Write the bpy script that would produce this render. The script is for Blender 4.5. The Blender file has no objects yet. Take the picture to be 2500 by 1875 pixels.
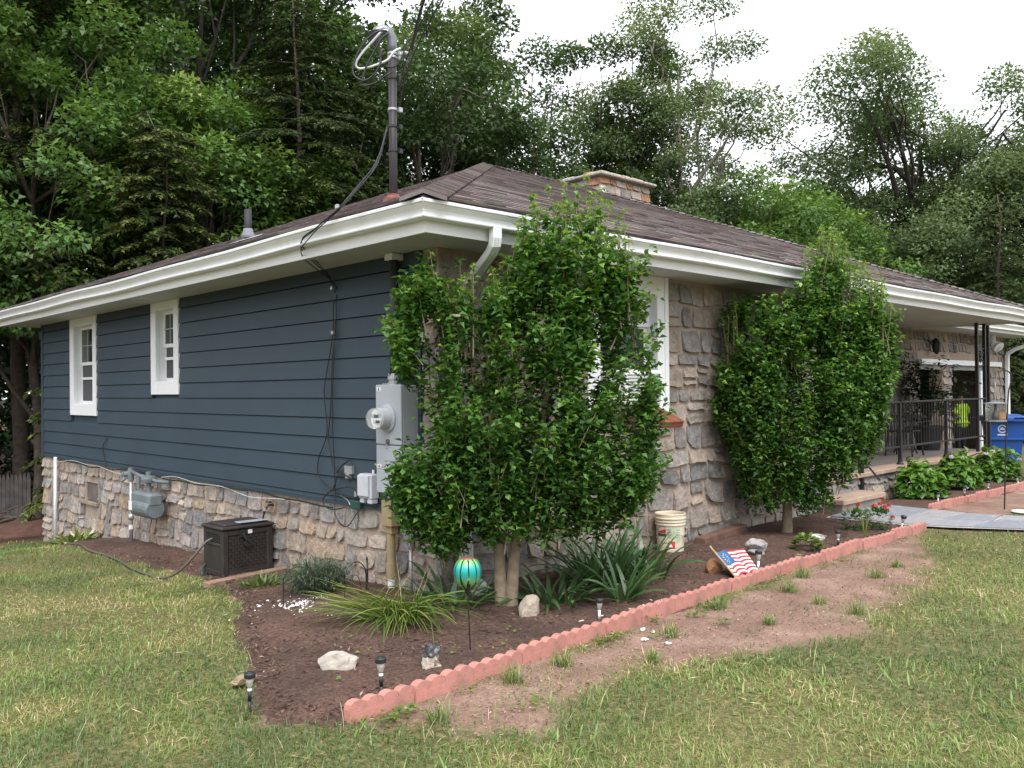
import bpy, math, random
import numpy as np
from mathutils import Vector, Matrix, noise
R = math.radians
S = bpy.context.scene
COL = S.collection

# ------------------------------------------------------------------ camera
cam_d = bpy.data.cameras.new('camera'); cam = bpy.data.objects.new('camera', cam_d); COL.objects.link(cam)
cam_d.sensor_width = 36.0; cam_d.lens = 36.0*2110.33/2500.0
cam_d.clip_start = 0.05; cam_d.clip_end = 2000
_r = Vector((0.72052235, -0.6933666, -0.00950307)); _u = Vector((0.00231519, -0.01129892, 0.99993348)); _f = Vector((0.69342785, 0.72049642, 0.00653585))
CAM = Vector((-4.3, -5.295, 1.63))
cam.matrix_world = Matrix(((_r.x, _u.x, -_f.x, CAM.x), (_r.y, _u.y, -_f.y, CAM.y), (_r.z, _u.z, -_f.z, CAM.z), (0, 0, 0, 1)))
S.camera = cam

# ------------------------------------------------------------------ sky and sun (bright overcast)
SUN_DIR = Vector((-0.36, -0.52, 1.0)).normalized()
W = bpy.data.worlds.new('World'); S.world = W; W.use_nodes = True
nt = W.node_tree; nt.nodes.clear()
out = nt.nodes.new('ShaderNodeOutputWorld'); bg = nt.nodes.new('ShaderNodeBackground')
sky = nt.nodes.new('ShaderNodeTexSky'); sky.sky_type = 'NISHITA'; sky.sun_disc = False
sky.sun_elevation = math.asin(SUN_DIR.z); sky.sun_rotation = math.atan2(SUN_DIR.x, SUN_DIR.y) % (2*math.pi)
sky.air_density = 1.0; sky.dust_density = 4.0
hs = nt.nodes.new('ShaderNodeHueSaturation'); hs.inputs['Saturation'].default_value = 0.22
mx = nt.nodes.new('ShaderNodeMix'); mx.data_type = 'RGBA'; mx.inputs[0].default_value = 0.72
mx.inputs[7].default_value = (9.4, 9.7, 10.2, 1)
nt.links.new(sky.outputs[0], hs.inputs['Color']); nt.links.new(hs.outputs[0], mx.inputs[6])
nt.links.new(mx.outputs[2], bg.inputs['Color']); bg.inputs['Strength'].default_value = 0.085
nt.links.new(bg.outputs[0], out.inputs['Surface'])
sd = bpy.data.lights.new('sun', 'SUN'); sd.energy = 1.5; sd.angle = R(45); sd.color = (1.0, 0.98, 0.95)
sun = bpy.data.objects.new('sun', sd); COL.objects.link(sun)
sun.rotation_euler = (-SUN_DIR).to_track_quat('-Z', 'Y').to_euler(); sun.location = (-6, -9, 14)
vs = S.view_settings; vs.view_transform = 'Standard'; vs.look = 'None'; vs.exposure = 1.4; vs.gamma = 1.0; vs.use_curve_mapping = False
S.cycles.max_bounces = 6; S.cycles.diffuse_bounces = 3; S.cycles.glossy_bounces = 2; S.cycles.transmission_bounces = 4; S.cycles.transparent_max_bounces = 6
S.cycles.use_denoising = True

rnd = random.Random(7); rng = np.random.default_rng(11)

# ------------------------------------------------------------------ terrain height
_ys = [-30, -3, 0, .7, 2.7, 6.5, 10.2, 14, 40, 400]; _zs = [0, 0, -.01, -.04, -.17, -.32, -.78, -1.1, -1.4, -1.4]
def gz(x, y): return float(np.interp(y, _ys, _zs))
def gz_np(x, y): return np.interp(y, _ys, _zs)

# ------------------------------------------------------------------ materials
MATS = {}
def nodes(name):
    m = bpy.data.materials.new(name); m.use_nodes = True; t = m.node_tree
    return m, t, t.nodes, t.links, t.nodes['Principled BSDF']
def simple(name, col, rough=.6, metal=0, var=.12, scale=9, bump=0.0, bscale=60, trans=0, spec=.5, dirt=None, dscale=2.5, dth=(.5, .7)):
    """noise-varied principled material; dirt = second colour in patches"""
    if name in MATS: return MATS[name]
    m, t, N, L, p = nodes(name)
    tc = N.new('ShaderNodeTexCoord'); nz = N.new('ShaderNodeTexNoise'); nz.inputs['Scale'].default_value = scale; nz.inputs['Detail'].default_value = 5
    L.new(tc.outputs['Object'], nz.inputs['Vector'])
    cr = N.new('ShaderNodeValToRGB'); e = cr.color_ramp.elements
    e[0].position = .3; e[1].position = .7
    e[0].color = tuple(max(0, c*(1-var)) for c in col)+(1,); e[1].color = tuple(min(1, c*(1+var)) for c in col)+(1,)
    L.new(nz.outputs['Fac'], cr.inputs['Fac']); src = cr.outputs['Color']
    if dirt:
        n2 = N.new('ShaderNodeTexNoise'); n2.inputs['Scale'].default_value = dscale; n2.inputs['Detail'].default_value = 8; n2.inputs['Roughness'].default_value = .65
        L.new(tc.outputs['Object'], n2.inputs['Vector'])
        mr = N.new('ShaderNodeMapRange'); mr.inputs[1].default_value = dth[0]; mr.inputs[2].default_value = dth[1]
        L.new(n2.outputs['Fac'], mr.inputs[0])
        mm = N.new('ShaderNodeMix'); mm.data_type = 'RGBA'; mm.inputs[7].default_value = dirt+(1,)
        L.new(mr.outputs[0], mm.inputs[0]); L.new(src, mm.inputs[6]); src = mm.outputs[2]
    L.new(src, p.inputs['Base Color'])
    p.inputs['Roughness'].default_value = rough; p.inputs['Metallic'].default_value = metal
    p.inputs['Transmission Weight'].default_value = trans; p.inputs['Specular IOR Level'].default_value = spec
    if bump:
        b = N.new('ShaderNodeBump'); b.inputs['Strength'].default_value = bump; b.inputs['Distance'].default_value = .01
        n3 = N.new('ShaderNodeTexNoise'); n3.inputs['Scale'].default_value = bscale; n3.inputs['Detail'].default_value = 6
        L.new(tc.outputs['Object'], n3.inputs['Vector']); L.new(n3.outputs['Fac'], b.inputs['Height']); L.new(b.outputs[0], p.inputs['Normal'])
    MATS[name] = m; return m
def attrmat(name, rough=.85, scale=14, var=.35, bump=.5, bscale=40, streak=None, spec=.3, speck=None):
    """base colour from the per-vertex colour of each piece, broken up by noise"""
    if name in MATS: return MATS[name]
    m, t, N, L, p = nodes(name)
    a = N.new('ShaderNodeAttribute'); a.attribute_name = 'col'
    tc = N.new('ShaderNodeTexCoord'); nz = N.new('ShaderNodeTexNoise'); nz.inputs['Scale'].default_value = scale; nz.inputs['Detail'].default_value = 8; nz.inputs['Roughness'].default_value = .7
    vec = tc.outputs['Object']
    if streak:
        mp = N.new('ShaderNodeMapping'); mp.inputs['Scale'].default_value = streak; L.new(vec, mp.inputs['Vector']); vec = mp.outputs[0]
    L.new(vec, nz.inputs['Vector'])
    mr = N.new('ShaderNodeMapRange'); mr.inputs[1].default_value = .25; mr.inputs[2].default_value = .75; mr.inputs[3].default_value = 1-var; mr.inputs[4].default_value = 1+var
    L.new(nz.outputs['Fac'], mr.inputs[0])
    mm = N.new('ShaderNodeMix'); mm.data_type = 'RGBA'; mm.blend_type = 'MULTIPLY'; mm.inputs[0].default_value = 1
    L.new(a.outputs['Color'], mm.inputs[6]); L.new(mr.outputs[0], mm.inputs[7]); src = mm.outputs[2]
    if speck:
        n2 = N.new('ShaderNodeTexNoise'); n2.inputs['Scale'].default_value = speck[1]; n2.inputs['Detail'].default_value = 10; n2.inputs['Roughness'].default_value = .75
        L.new(tc.outputs['Object'], n2.inputs['Vector'])
        m2 = N.new('ShaderNodeMapRange'); m2.inputs[1].default_value = .56; m2.inputs[2].default_value = .68; m2.inputs[4].default_value = speck[2]
        L.new(n2.outputs['Fac'], m2.inputs[0])
        mz = N.new('ShaderNodeMix'); mz.data_type = 'RGBA'; mz.inputs[7].default_value = speck[0]+(1,)
        L.new(m2.outputs[0], mz.inputs[0]); L.new(src, mz.inputs[6]); src = mz.outputs[2]
    L.new(src, p.inputs['Base Color']); p.inputs['Roughness'].default_value = rough; p.inputs['Specular IOR Level'].default_value = spec
    if bump:
        b = N.new('ShaderNodeBump'); b.inputs['Strength'].default_value = bump; b.inputs['Distance'].default_value = .02
        n3 = N.new('ShaderNodeTexNoise'); n3.inputs['Scale'].default_value = bscale; n3.inputs['Detail'].default_value = 8
        L.new(tc.outputs['Object'], n3.inputs['Vector']); L.new(n3.outputs['Fac'], b.inputs['Height']); L.new(b.outputs[0], p.inputs['Normal'])
    MATS[name] = m; return m
def leafmat(name, stops, transl=.35, rough=.5, gloss=.06):
    """leaf: ramp over the per-leaf tone, diffuse + translucent + a little gloss"""
    if name in MATS: return MATS[name]
    m, t, N, L, p = nodes(name); N.remove(p)
    o = N['Material Output']; a = N.new('ShaderNodeAttribute'); a.attribute_name = 'tone'
    cr = N.new('ShaderNodeValToRGB'); el = cr.color_ramp.elements
    while len(el) < len(stops): el.new(.5)
    for e, (ps, c) in zip(el, stops): e.position = ps; e.color = c+(1,)
    L.new(a.outputs['Fac'], cr.inputs['Fac'])
    d = N.new('ShaderNodeBsdfDiffuse'); tr = N.new('ShaderNodeBsdfTranslucent'); g = N.new('ShaderNodeBsdfGlossy'); g.inputs['Roughness'].default_value = rough
    L.new(cr.outputs[0], d.inputs[0])
    hv = N.new('ShaderNodeHueSaturation'); hv.inputs['Hue'].default_value = .485; hv.inputs['Value'].default_value = 1.25; L.new(cr.outputs[0], hv.inputs['Color']); L.new(hv.outputs[0], tr.inputs[0])
    m1 = N.new('ShaderNodeMixShader'); m1.inputs[0].default_value = transl; L.new(d.outputs[0], m1.inputs[1]); L.new(tr.outputs[0], m1.inputs[2])
    m2 = N.new('ShaderNodeMixShader'); m2.inputs[0].default_value = gloss; L.new(m1.outputs[0], m2.inputs[1]); L.new(g.outputs[0], m2.inputs[2])
    L.new(m2.outputs[0], o.inputs[0]); MATS[name] = m; return m

white = simple('white_paint', (.77, .78, .80), .45, var=.03, scale=3)
white_dirty = simple('white_gutter', (.77, .78, .80), .38, var=.03, scale=3, dirt=(.60, .60, .58), dscale=3.5, dth=(.52, .8))
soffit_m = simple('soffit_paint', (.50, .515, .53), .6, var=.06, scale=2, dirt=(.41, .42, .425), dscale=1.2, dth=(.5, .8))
siding_m = simple('navy_siding', (.035, .055, .075), .55, spec=.3, var=.07, scale=1.2, bump=.06, bscale=25, dirt=(.041, .062, .082), dscale=.7)
mortar = simple('mortar', (.37, .285, .235), .95, var=.16, scale=6, bump=.7, bscale=38, dirt=(.27, .225, .20), dscale=2.2)
stone_m = attrmat('fieldstone', .9, 13, .5, .9, 30, streak=(1, 1, .8), speck=((.46, .41, .375), 19, .5))
shingle_m = attrmat('asphalt_shingle', .95, 5, .32, .4, 160)
black_iron = simple('black_iron', (.012, .012, .013), .45, var=.2, scale=12)
black_pl = simple('black_plastic', (.018, .018, .02), .5, var=.2)
cable_m = simple('black_cable', (.010, .011, .013), .5, var=.1)
grey_metal = simple('grey_enamel', (.36, .385, .42), .42, var=.04, scale=2, dirt=(.30, .32, .345), dscale=2)
galv = simple('galvanised', (.42, .43, .44), .42, .55, var=.15, scale=12)
concrete = simple('concrete', (.36, .255, .19), .9, var=.12, scale=5, bump=.3, bscale=60, dirt=(.25, .19, .15), dscale=3)
slab_top = simple('porch_floor', (.20, .17, .165), .8, var=.15, scale=3, bump=.15, dirt=(.27, .215, .19), dscale=1.6)
glass_m, _t, _N, _L, _p = nodes('window_glass'); _p.inputs['Base Color'].default_value = (.018, .022, .024, 1); _p.inputs['Roughness'].default_value = .06; _p.inputs['Specular IOR Level'].default_value = .75
clear_m, _t, _N, _L, _p = nodes('clear_glass'); _p.inputs['Base Color'].default_value = (.9, .92, .92, 1); _p.inputs['Roughness'].default_value = .12; _p.inputs['Transmission Weight'].default_value = .9; _p.inputs['Alpha'].default_value = .45
bark = simple('grey_bark', (.085, .067, .053), .95, var=.35, scale=10, bump=.8, bscale=22)
bark_lt = simple('pale_bark', (.25, .195, .135), .95, var=.25, scale=14, bump=.6, bscale=30, dirt=(.17, .15, .105), dscale=6)
bark_dk = simple('dark_bark', (.045, .037, .031), .95, var=.3, scale=8, bump=.8, bscale=20)

# ------------------------------------------------------------------ mesh helpers
def tag(o, label=None, cat=None, group=None, kind=None):
    for k, v in (('label', label), ('category', cat), ('group', group), ('kind', kind)):
        if v: o[k] = v
    return o
def empty(name, loc, label=None, cat=None, group=None):
    o = bpy.data.objects.new(name, None); COL.objects.link(o); o.location = loc; o.empty_display_size = .1
    return tag(o, label, cat, group)
def wloc(o):
    v = Vector((0, 0, 0))
    while o is not None: v += o.location; o = o.parent
    return v
def link(name, me, mat, parent=None, loc=None):
    o = bpy.data.objects.new(name, me); COL.objects.link(o)
    if mat is not None and not me.materials: me.materials.append(mat)
    if parent is not None: o.parent = parent
    if loc is not None: o.location = loc
    return o
def copy_tree(o, parent=None):
    c = o.copy(); COL.objects.link(c)
    if parent is not None: c.parent = parent
    for ch in o.children: copy_tree(ch, c)
    return c
class MB:
    """collects simple shapes given in world coordinates; build() links them as one mesh"""
    def __init__(s): s.v = []; s.f = []; s.m = []; s.c = []; s.cur = 0; s.col = (1, 1, 1)
    def add(s, vs, fs):
        b = len(s.v); s.v += [tuple(v) for v in vs]; s.c += [s.col]*len(vs)
        for f in fs: s.f.append(tuple(i+b for i in f)); s.m.append(s.cur)
    def box(s, a, b, M=None):
        (x0, y0, z0), (x1, y1, z1) = a, b
        vs = [(x0, y0, z0), (x1, y0, z0), (x1, y1, z0), (x0, y1, z0), (x0, y0, z1), (x1, y0, z1), (x1, y1, z1), (x0, y1, z1)]
        if M is not None: vs = [M @ Vector(v) for v in vs]
        s.add(vs, [(0, 3, 2, 1), (4, 5, 6, 7), (0, 1, 5, 4), (1, 2, 6, 5), (2, 3, 7, 6), (3, 0, 4, 7)]); return s
    def bbox(s, a, b, r, M=None):
        """box with chamfered vertical and horizontal edges"""
        (x0, y0, z0), (x1, y1, z1) = a, b
        def ring(z, i): return [(x0+i+r, y0+i, z), (x1-i-r, y0+i, z), (x1-i, y0+i+r, z), (x1-i, y1-i-r, z), (x1-i-r, y1-i, z), (x0+i+r, y1-i, z), (x0+i, y1-i-r, z), (x0+i, y0+i+r, z)]
        vs = ring(z0, r)+ring(z0+r, 0)+ring(z1-r, 0)+ring(z1, r)
        if M is not None: vs = [M @ Vector(v) for v in vs]
        fs = [tuple(range(7, -1, -1)), tuple(range(24, 32))]
        for k in range(3):
            for i in range(8): fs.append((k*8+i, k*8+(i+1) % 8, (k+1)*8+(i+1) % 8, (k+1)*8+i))
        s.add(vs, fs); return s
    def tube(s, pts, r, n=8, cap=True):
        pts = [Vector(p) for p in pts]; rs = list(r) if hasattr(r, '__len__') else [r]*len(pts)
        vs = []; prev = None
        for i, p in enumerate(pts):
            d = (pts[min(i+1, len(pts)-1)]-pts[max(i-1, 0)])
            d = d.normalized() if d.length > 1e-9 else Vector((0, 0, 1))
            if prev is None: a = d.orthogonal().normalized()
            else:
                a = prev-d*prev.dot(d); a = a.normalized() if a.length > 1e-6 else d.orthogonal().normalized()
            prev = a; b = d.cross(a)
            for k in range(n):
                t = 2*math.pi*k/n; vs.append(p+(a*math.cos(t)+b*math.sin(t))*rs[i])
        fs = []
        for i in range(len(pts)-1):
            for k in range(n): fs.append((i*n+k, i*n+(k+1) % n, (i+1)*n+(k+1) % n, (i+1)*n+k))
        if cap: fs.append(tuple(range(n-1, -1, -1))); fs.append(tuple(range((len(pts)-1)*n, len(pts)*n)))
        s.add(vs, fs); return s
    def lathe(s, prof, c=(0, 0, 0), n=20, M=None, cap=True):
        vs = []; fs = []
        for (r, z) in prof:
            for k in range(n):
                t = 2*math.pi*k/n; v = Vector((r*math.cos(t), r*math.sin(t), z))
                v = (M @ v) if M is not None else v
                vs.append(v+Vector(c))
        for i in range(len(prof)-1):
            for k in range(n): fs.append((i*n+k, i*n+(k+1) % n, (i+1)*n+(k+1) % n, (i+1)*n+k))
        if cap: fs.append(tuple(range(n-1, -1, -1))); fs.append(tuple(range((len(prof)-1)*n, len(prof)*n)))
        s.add(vs, fs); return s
    def sweep(s, prof, path, closed=False):
        """profile of world points per station: path = list of functions/offset lists"""
        n = len(prof); vs = [v for st in path for v in st]; fs = []
        for i in range(len(path)-1):
            for k in range(n-1): fs.append((i*n+k, i*n+k+1, (i+1)*n+k+1, (i+1)*n+k))
        s.add(vs, fs); return s
    def build(s, name, mats, parent=None, loc=None, smooth=False):
        off = wloc(parent) if parent is not None else Vector(loc or (0, 0, 0))
        me = bpy.data.meshes.new(name)
        me.from_pydata([(v[0]-off.x, v[1]-off.y, v[2]-off.z) for v in s.v], [], s.f)
        if any(c != (1, 1, 1) for c in s.c):
            at = me.color_attributes.new('col', 'FLOAT_COLOR', 'POINT'); at.data.foreach_set('color', np.array([tuple(c)+(1,) for c in s.c], dtype=np.float32).ravel())
        for m in (mats if isinstance(mats, (list, tuple)) else [mats]): me.materials.append(m)
        me.polygons.foreach_set('material_index', s.m)
        if smooth: me.polygons.foreach_set('use_smooth', [True]*len(s.f))
        me.update()
        return link(name, me, None, parent, None if parent is not None else off)
def np_mesh(name, V, faces, tone=None, off=(0, 0, 0), col=None):
    """V (N,3); faces list of (M,k) index arrays; tone (N,)"""
    me = bpy.data.meshes.new(name); V = (np.asarray(V)-np.array(off)).astype(np.float32)
    me.vertices.add(len(V)); me.vertices.foreach_set('co', V.ravel())
    tot = np.concatenate([np.full(len(f), f.shape[1]) for f in faces]); idx = np.concatenate([f.ravel() for f in faces])
    me.loops.add(len(idx)); me.loops.foreach_set('vertex_index', idx.astype(np.int32))
    me.polygons.add(len(tot)); st = np.concatenate([[0], np.cumsum(tot)[:-1]])
    me.polygons.foreach_set('loop_start', st.astype(np.int32))
    me.update(calc_edges=True)
    if tone is not None:
        a = me.attributes.new('tone', 'FLOAT', 'POINT'); a.data.foreach_set('value', np.asarray(tone, dtype=np.float32))
    if col is not None:
        a = me.color_attributes.new('col', 'FLOAT_COLOR', 'POINT'); a.data.foreach_set('color', np.asarray(np.c_[col, np.ones(len(V))], dtype=np.float32).ravel())
    return me
def nrm(a): return a/np.maximum(np.linalg.norm(a, axis=1, keepdims=True), 1e-9)
def cards(P, D, N, L, Wd, tone, fold=.25, lobed=False, droop=0.0):
    """leaf blades: base point P, direction D, rough normal N, length L, width Wd -> V, F, tone per vertex"""
    P = np.asarray(P); D = nrm(D); Sd = nrm(np.cross(D, N)); U = np.cross(Sd, D)
    L = L[:, None]; Wd = Wd[:, None]
    tip = P+D*L-U*L*droop
    if lobed is True:
        r1 = P+D*L*.30+Sd*Wd*.52+U*Wd*fold; r2 = P+D*L*.55+Sd*Wd*.30+U*Wd*fold*.4
        l1 = P+D*L*.30-Sd*Wd*.52+U*Wd*fold; l2 = P+D*L*.55-Sd*Wd*.30+U*Wd*fold*.4
        V = np.stack([P, r1, r2, tip, l2, l1], 1).reshape(-1, 3); b = np.arange(len(P))[:, None]*6
        return V, [np.concatenate([b+np.array([[0, 1, 2, 3]]), b+np.array([[3, 4, 5, 0]])])], np.repeat(tone, 6)
    if lobed == 'tri':
        q = P+D*L*.2
        V = np.stack([q+Sd*Wd*.5, tip, q-Sd*Wd*.5], 1).reshape(-1, 3); return V, [np.arange(len(P)*3).reshape(-1, 3)], np.repeat(tone, 3)
    r = P+D*L*.45+Sd*Wd*.5+U*Wd*fold; l = P+D*L*.45-Sd*Wd*.5+U*Wd*fold
    V = np.stack([P, r, tip, l], 1).reshape(-1, 3); b = np.arange(len(P))[:, None]*4
    return V, [b+np.array([[0, 1, 2, 3]])], np.repeat(tone, 4)
def merge(parts):
    Vs = []; Fs = {}; Ts = []; o = 0
    for V, F, T in parts:
        for f in F: Fs.setdefault(f.shape[1], []).append(f+o)
        Vs.append(V); Ts.append(T); o += len(V)
    return np.concatenate(Vs), [np.concatenate(v) for v in Fs.values()], np.concatenate(Ts)
def blades(P, A, lean, L, Wd, tone, seg=4, curl=1.6, tw=None):
    """strap leaves: base P, azimuth A, initial lean from vertical, length, width, bending over by curl radians along the length"""
    n = len(P); H = np.stack([np.cos(A), np.sin(A), np.zeros(n)], 1); Sd = np.stack([-np.sin(A), np.cos(A), np.zeros(n)], 1)
    if tw is not None:
        Sd = nrm(Sd*np.cos(tw)[:, None]+np.array([0, 0, 1.])*np.sin(tw)[:, None])
    pts = [P.copy()]; p = P.copy()
    for k in range(seg):
        th = lean+np.asarray(curl)*(k/seg); p = p+(H*np.sin(th)[:, None]+np.array([0, 0, 1.])*np.cos(th)[:, None])*(L/seg)[:, None]; pts.append(p)
    V = []; prof = [.75]+[1.0-.75*max(0, (k/seg-.35)/.65)**1.5 for k in range(1, seg)]
    for k in range(seg):
        w = (Wd*.5*prof[k])[:, None]; V += [pts[k]-Sd*w, pts[k]+Sd*w]
    V.append(pts[seg]); V = np.stack(V, 1); m = 2*seg+1; b = np.arange(n)[:, None]*m
    q = [b+np.array([[2*k, 2*k+1, 2*k+3, 2*k+2]]) for k in range(seg-1)]; tr = b+np.array([[2*seg-2, 2*seg-1, 2*seg]])
    grad = np.linspace(0, 1, m)[None, :]
    T = np.clip(tone[:, None]+.12*(grad-.4), 0, 1)
    return V.reshape(-1, 3), [np.concatenate(q), tr], T.ravel()
def rdir(n, up=None):
    v = nrm(rng.normal(size=(n, 3)))
    return v
# value noise on arrays
_perm = rng.random((64, 64, 8))
def vnoise(x, y, f=1.0, ch=0):
    x = np.asarray(x)*f; y = np.asarray(y)*f; xi = np.floor(x).astype(int); yi = np.floor(y).astype(int); fx = x-xi; fy = y-yi
    fx = fx*fx*(3-2*fx); fy = fy*fy*(3-2*fy); g = lambda a, b: _perm[a % 64, b % 64, ch]
    return (g(xi, yi)*(1-fx)+g(xi+1, yi)*fx)*(1-fy)+(g(xi, yi+1)*(1-fx)+g(xi+1, yi+1)*fx)*fy
def fbm(x, y, f, ch=0): return .55*vnoise(x, y, f, ch)+.28*vnoise(x, y, f*2.1, (ch+1) % 8)+.17*vnoise(x, y, f*4.3, (ch+2) % 8)
def inpoly(x, y, poly):
    x = np.asarray(x); y = np.asarray(y); c = np.zeros(x.shape, bool); n = len(poly); j = n-1
    for i in range(n):
        xi, yi = poly[i]; xj, yj = poly[j]
        hit = ((yi > y) != (yj > y)) & (x < (xj-xi)*(y-yi)/(yj-yi+1e-12)+xi); c ^= hit; j = i
    return c
# ================================================================== GROUND
BED = [(-1.98, -1.60), (-2.20, -1.36), (-2.05, -.96), (-1.53, .2), (-1.09, 1.16), (-.71, 2.25), (-.62, 3.2), (-.64, 4.6), (-.66, 6.97), (-.35, 8.3), (.1, 8.5), (.1, .1), (7.5, .1), (7.5, -.25), (5.9, -.25), (5.85, -1.42), (4.2, -1.40), (2.6, -1.43), (.2, -1.54)]
BED2 = [(7.38, -.10), (7.38, -.93), (9.2, -.95), (11.1, -1.02), (14.5, -1.05), (14.5, -.02)]
DIRT = [(-1.98, -1.6), (.2, -1.54), (2.6, -1.43), (5.9, -1.42), (5.9, -1.51), (4.54, -1.92), (3.51, -2.39), (2.52, -2.58), (1.72, -2.81), (.86, -2.48), (.05, -2.44), (-.48, -2.14), (-.98, -2.15), (-1.24, -2.38), (-1.5, -2.40), (-1.76, -2.0), (-2.0, -1.85)]
PATH = [(5.88, -.27), (7.44, -.27), (7.36, -.93), (7.24, -1.57), (7.40, -2.05), (7.9, -3.2), (8.8, -4.6), (7.6, -5.0), (6.9, -3.4), (6.40, -2.32), (6.02, -1.6), (5.88, -1.12)]
WOODS_Y = 11.0
def edge_dist(x, y, poly):
    d = np.full(x.shape, 9.)
    for i in range(len(poly)):
        a = np.array(poly[i]); bb = np.array(poly[(i+1) % len(poly)]); ab_ = bb-a
        t_ = np.clip(((x-a[0])*ab_[0]+(y-a[1])*ab_[1])/(ab_@ab_+1e-12), 0, 1)
        d = np.minimum(d, np.hypot(x-a[0]-t_*ab_[0], y-a[1]-t_*ab_[1]))
    return d
def zone(x, y):
    """0 lawn .. 1 bare for each vertex, with ragged edges"""
    jx = x+.22*(fbm(x, y, 3.1, 0)-.5); jy = y+.22*(fbm(x, y, 3.1, 3)-.5)
    d = inpoly(jx, jy, BED) | inpoly(x, y, BED2) | inpoly(x, y, PATH)
    s = np.where(inpoly(x, y, DIRT), 1, -1)*edge_dist(x, y, DIRT)+.62*(fbm(x, y, 1.5, 0)-.53)+.25*(fbm(x, y, 6, 3)-.5)
    right = inpoly(jx, jy, [(7.4, -.95), (14, -1.0), (14, -1.9), (7.3, -1.75)])
    woods = (jy > WOODS_Y) | ((jx > -.2) & (jy > 10.2))
    q = np.clip((s+.10)/.26, 0, 1); q = q*q*(3-2*q)
    return np.maximum(q, np.where(d | right, 1.0, 0.0)), woods*1.0
def ground_mesh():
    def ax(lo, a, b, hi, st, n):
        m = np.arange(a, b+1e-6, st); k = np.linspace(0, 1, n)[1:]**2.6
        return np.concatenate([(a-(a-lo)*k)[::-1], m, b+(hi-b)*k])
    xs = ax(-400, -6.0, 9.0, 500, .09, 26); ys = ax(-300, -5.4, 9.0, 600, .09, 26)
    X, Y = np.meshgrid(xs, ys); x = X.ravel(); y = Y.ravel()
    z = gz_np(x, y)+.022*(fbm(x, y, 1.3, 1)-.5)+.012*(fbm(x, y, 7, 2)-.5)
    d, w = zone(x, y); nx = len(xs); ny = len(ys)
    i = (np.arange(ny-1)[:, None]*nx+np.arange(nx-1)[None, :]).ravel()
    me = np_mesh('ground', np.stack([x, y, z], 1), [np.stack([i, i+1, i+nx+1, i+nx], 1)], None)
    a = me.attributes.new('bare', 'FLOAT', 'POINT'); a.data.foreach_set('value', d.astype(np.float32))
    a = me.attributes.new('woods', 'FLOAT', 'POINT'); a.data.foreach_set('value', w.astype(np.float32))
    me.polygons.foreach_set('use_smooth', [True]*len(me.polygons))
    return me
gm, t, N, L, p = nodes('ground_soil')
tc = N.new('ShaderNodeTexCoord')
def nz_(scale, detail=8, rough=.65):
    n = N.new('ShaderNodeTexNoise'); n.inputs['Scale'].default_value = scale; n.inputs['Detail'].default_value = detail; n.inputs['Roughness'].default_value = rough
    L.new(tc.outputs['Object'], n.inputs['Vector']); return n
def ramp_(src, stops):
    c = N.new('ShaderNodeValToRGB'); e = c.color_ramp.elements
    while len(e) < len(stops): e.new(.5)
    for k, (ps, col) in zip(e, stops): k.position = ps; k.color = col+(1,)
    L.new(src, c.inputs['Fac']); return c.outputs['Color']
def mix_(fac, a, b):
    m = N.new('ShaderNodeMix'); m.data_type = 'RGBA'; L.new(fac, m.inputs[0]); L.new(a, m.inputs[6]); L.new(b, m.inputs[7]); return m.outputs[2]
thatch = ramp_(nz_(26, 9, .8).outputs['Fac'], [(.34, (.055, .065, .020)), (.5, (.135, .125, .050)), (.66, (.30, .235, .13))])
dirtc = ramp_(nz_(2.2).outputs['Fac'], [(.3, (.20, .125, .098)), (.48, (.25, .158, .122)), (.7, (.36, .245, .195))])
speck = ramp_(nz_(55, 6, .7).outputs['Fac'], [(.35, (.6, .6, .6)), (.6, (1, 1, 1)), (.75, (1.3, 1.3, 1.3))])
woodc = ramp_(nz_(1.5).outputs['Fac'], [(.3, (.05, .028, .02)), (.7, (.10, .055, .038))])
ab = N.new('ShaderNodeAttribute'); ab.attribute_name = 'bare'; aw = N.new('ShaderNodeAttribute'); aw.attribute_name = 'woods'
c = mix_(aw.outputs['Fac'], mix_(ab.outputs['Fac'], thatch, dirtc), woodc)
mm = N.new('ShaderNodeMix'); mm.data_type = 'RGBA'; mm.blend_type = 'MULTIPLY'; mm.inputs[0].default_value = 1; L.new(c, mm.inputs[6]); L.new(speck, mm.inputs[7])
L.new(mm.outputs[2], p.inputs['Base Color']); p.inputs['Roughness'].default_value = .95; p.inputs['Specular IOR Level'].default_value = .15
b = N.new('ShaderNodeBump'); b.inputs['Strength'].default_value = .6; b.inputs['Distance'].default_value = .02; L.new(nz_(38).outputs['Fac'], b.inputs['Height']); L.new(b.outputs[0], p.inputs['Normal'])
tag(link('ground', ground_mesh(), gm), 'patchy lawn and bare pinkish soil sloping down to the left', 'ground', kind='structure')

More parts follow.
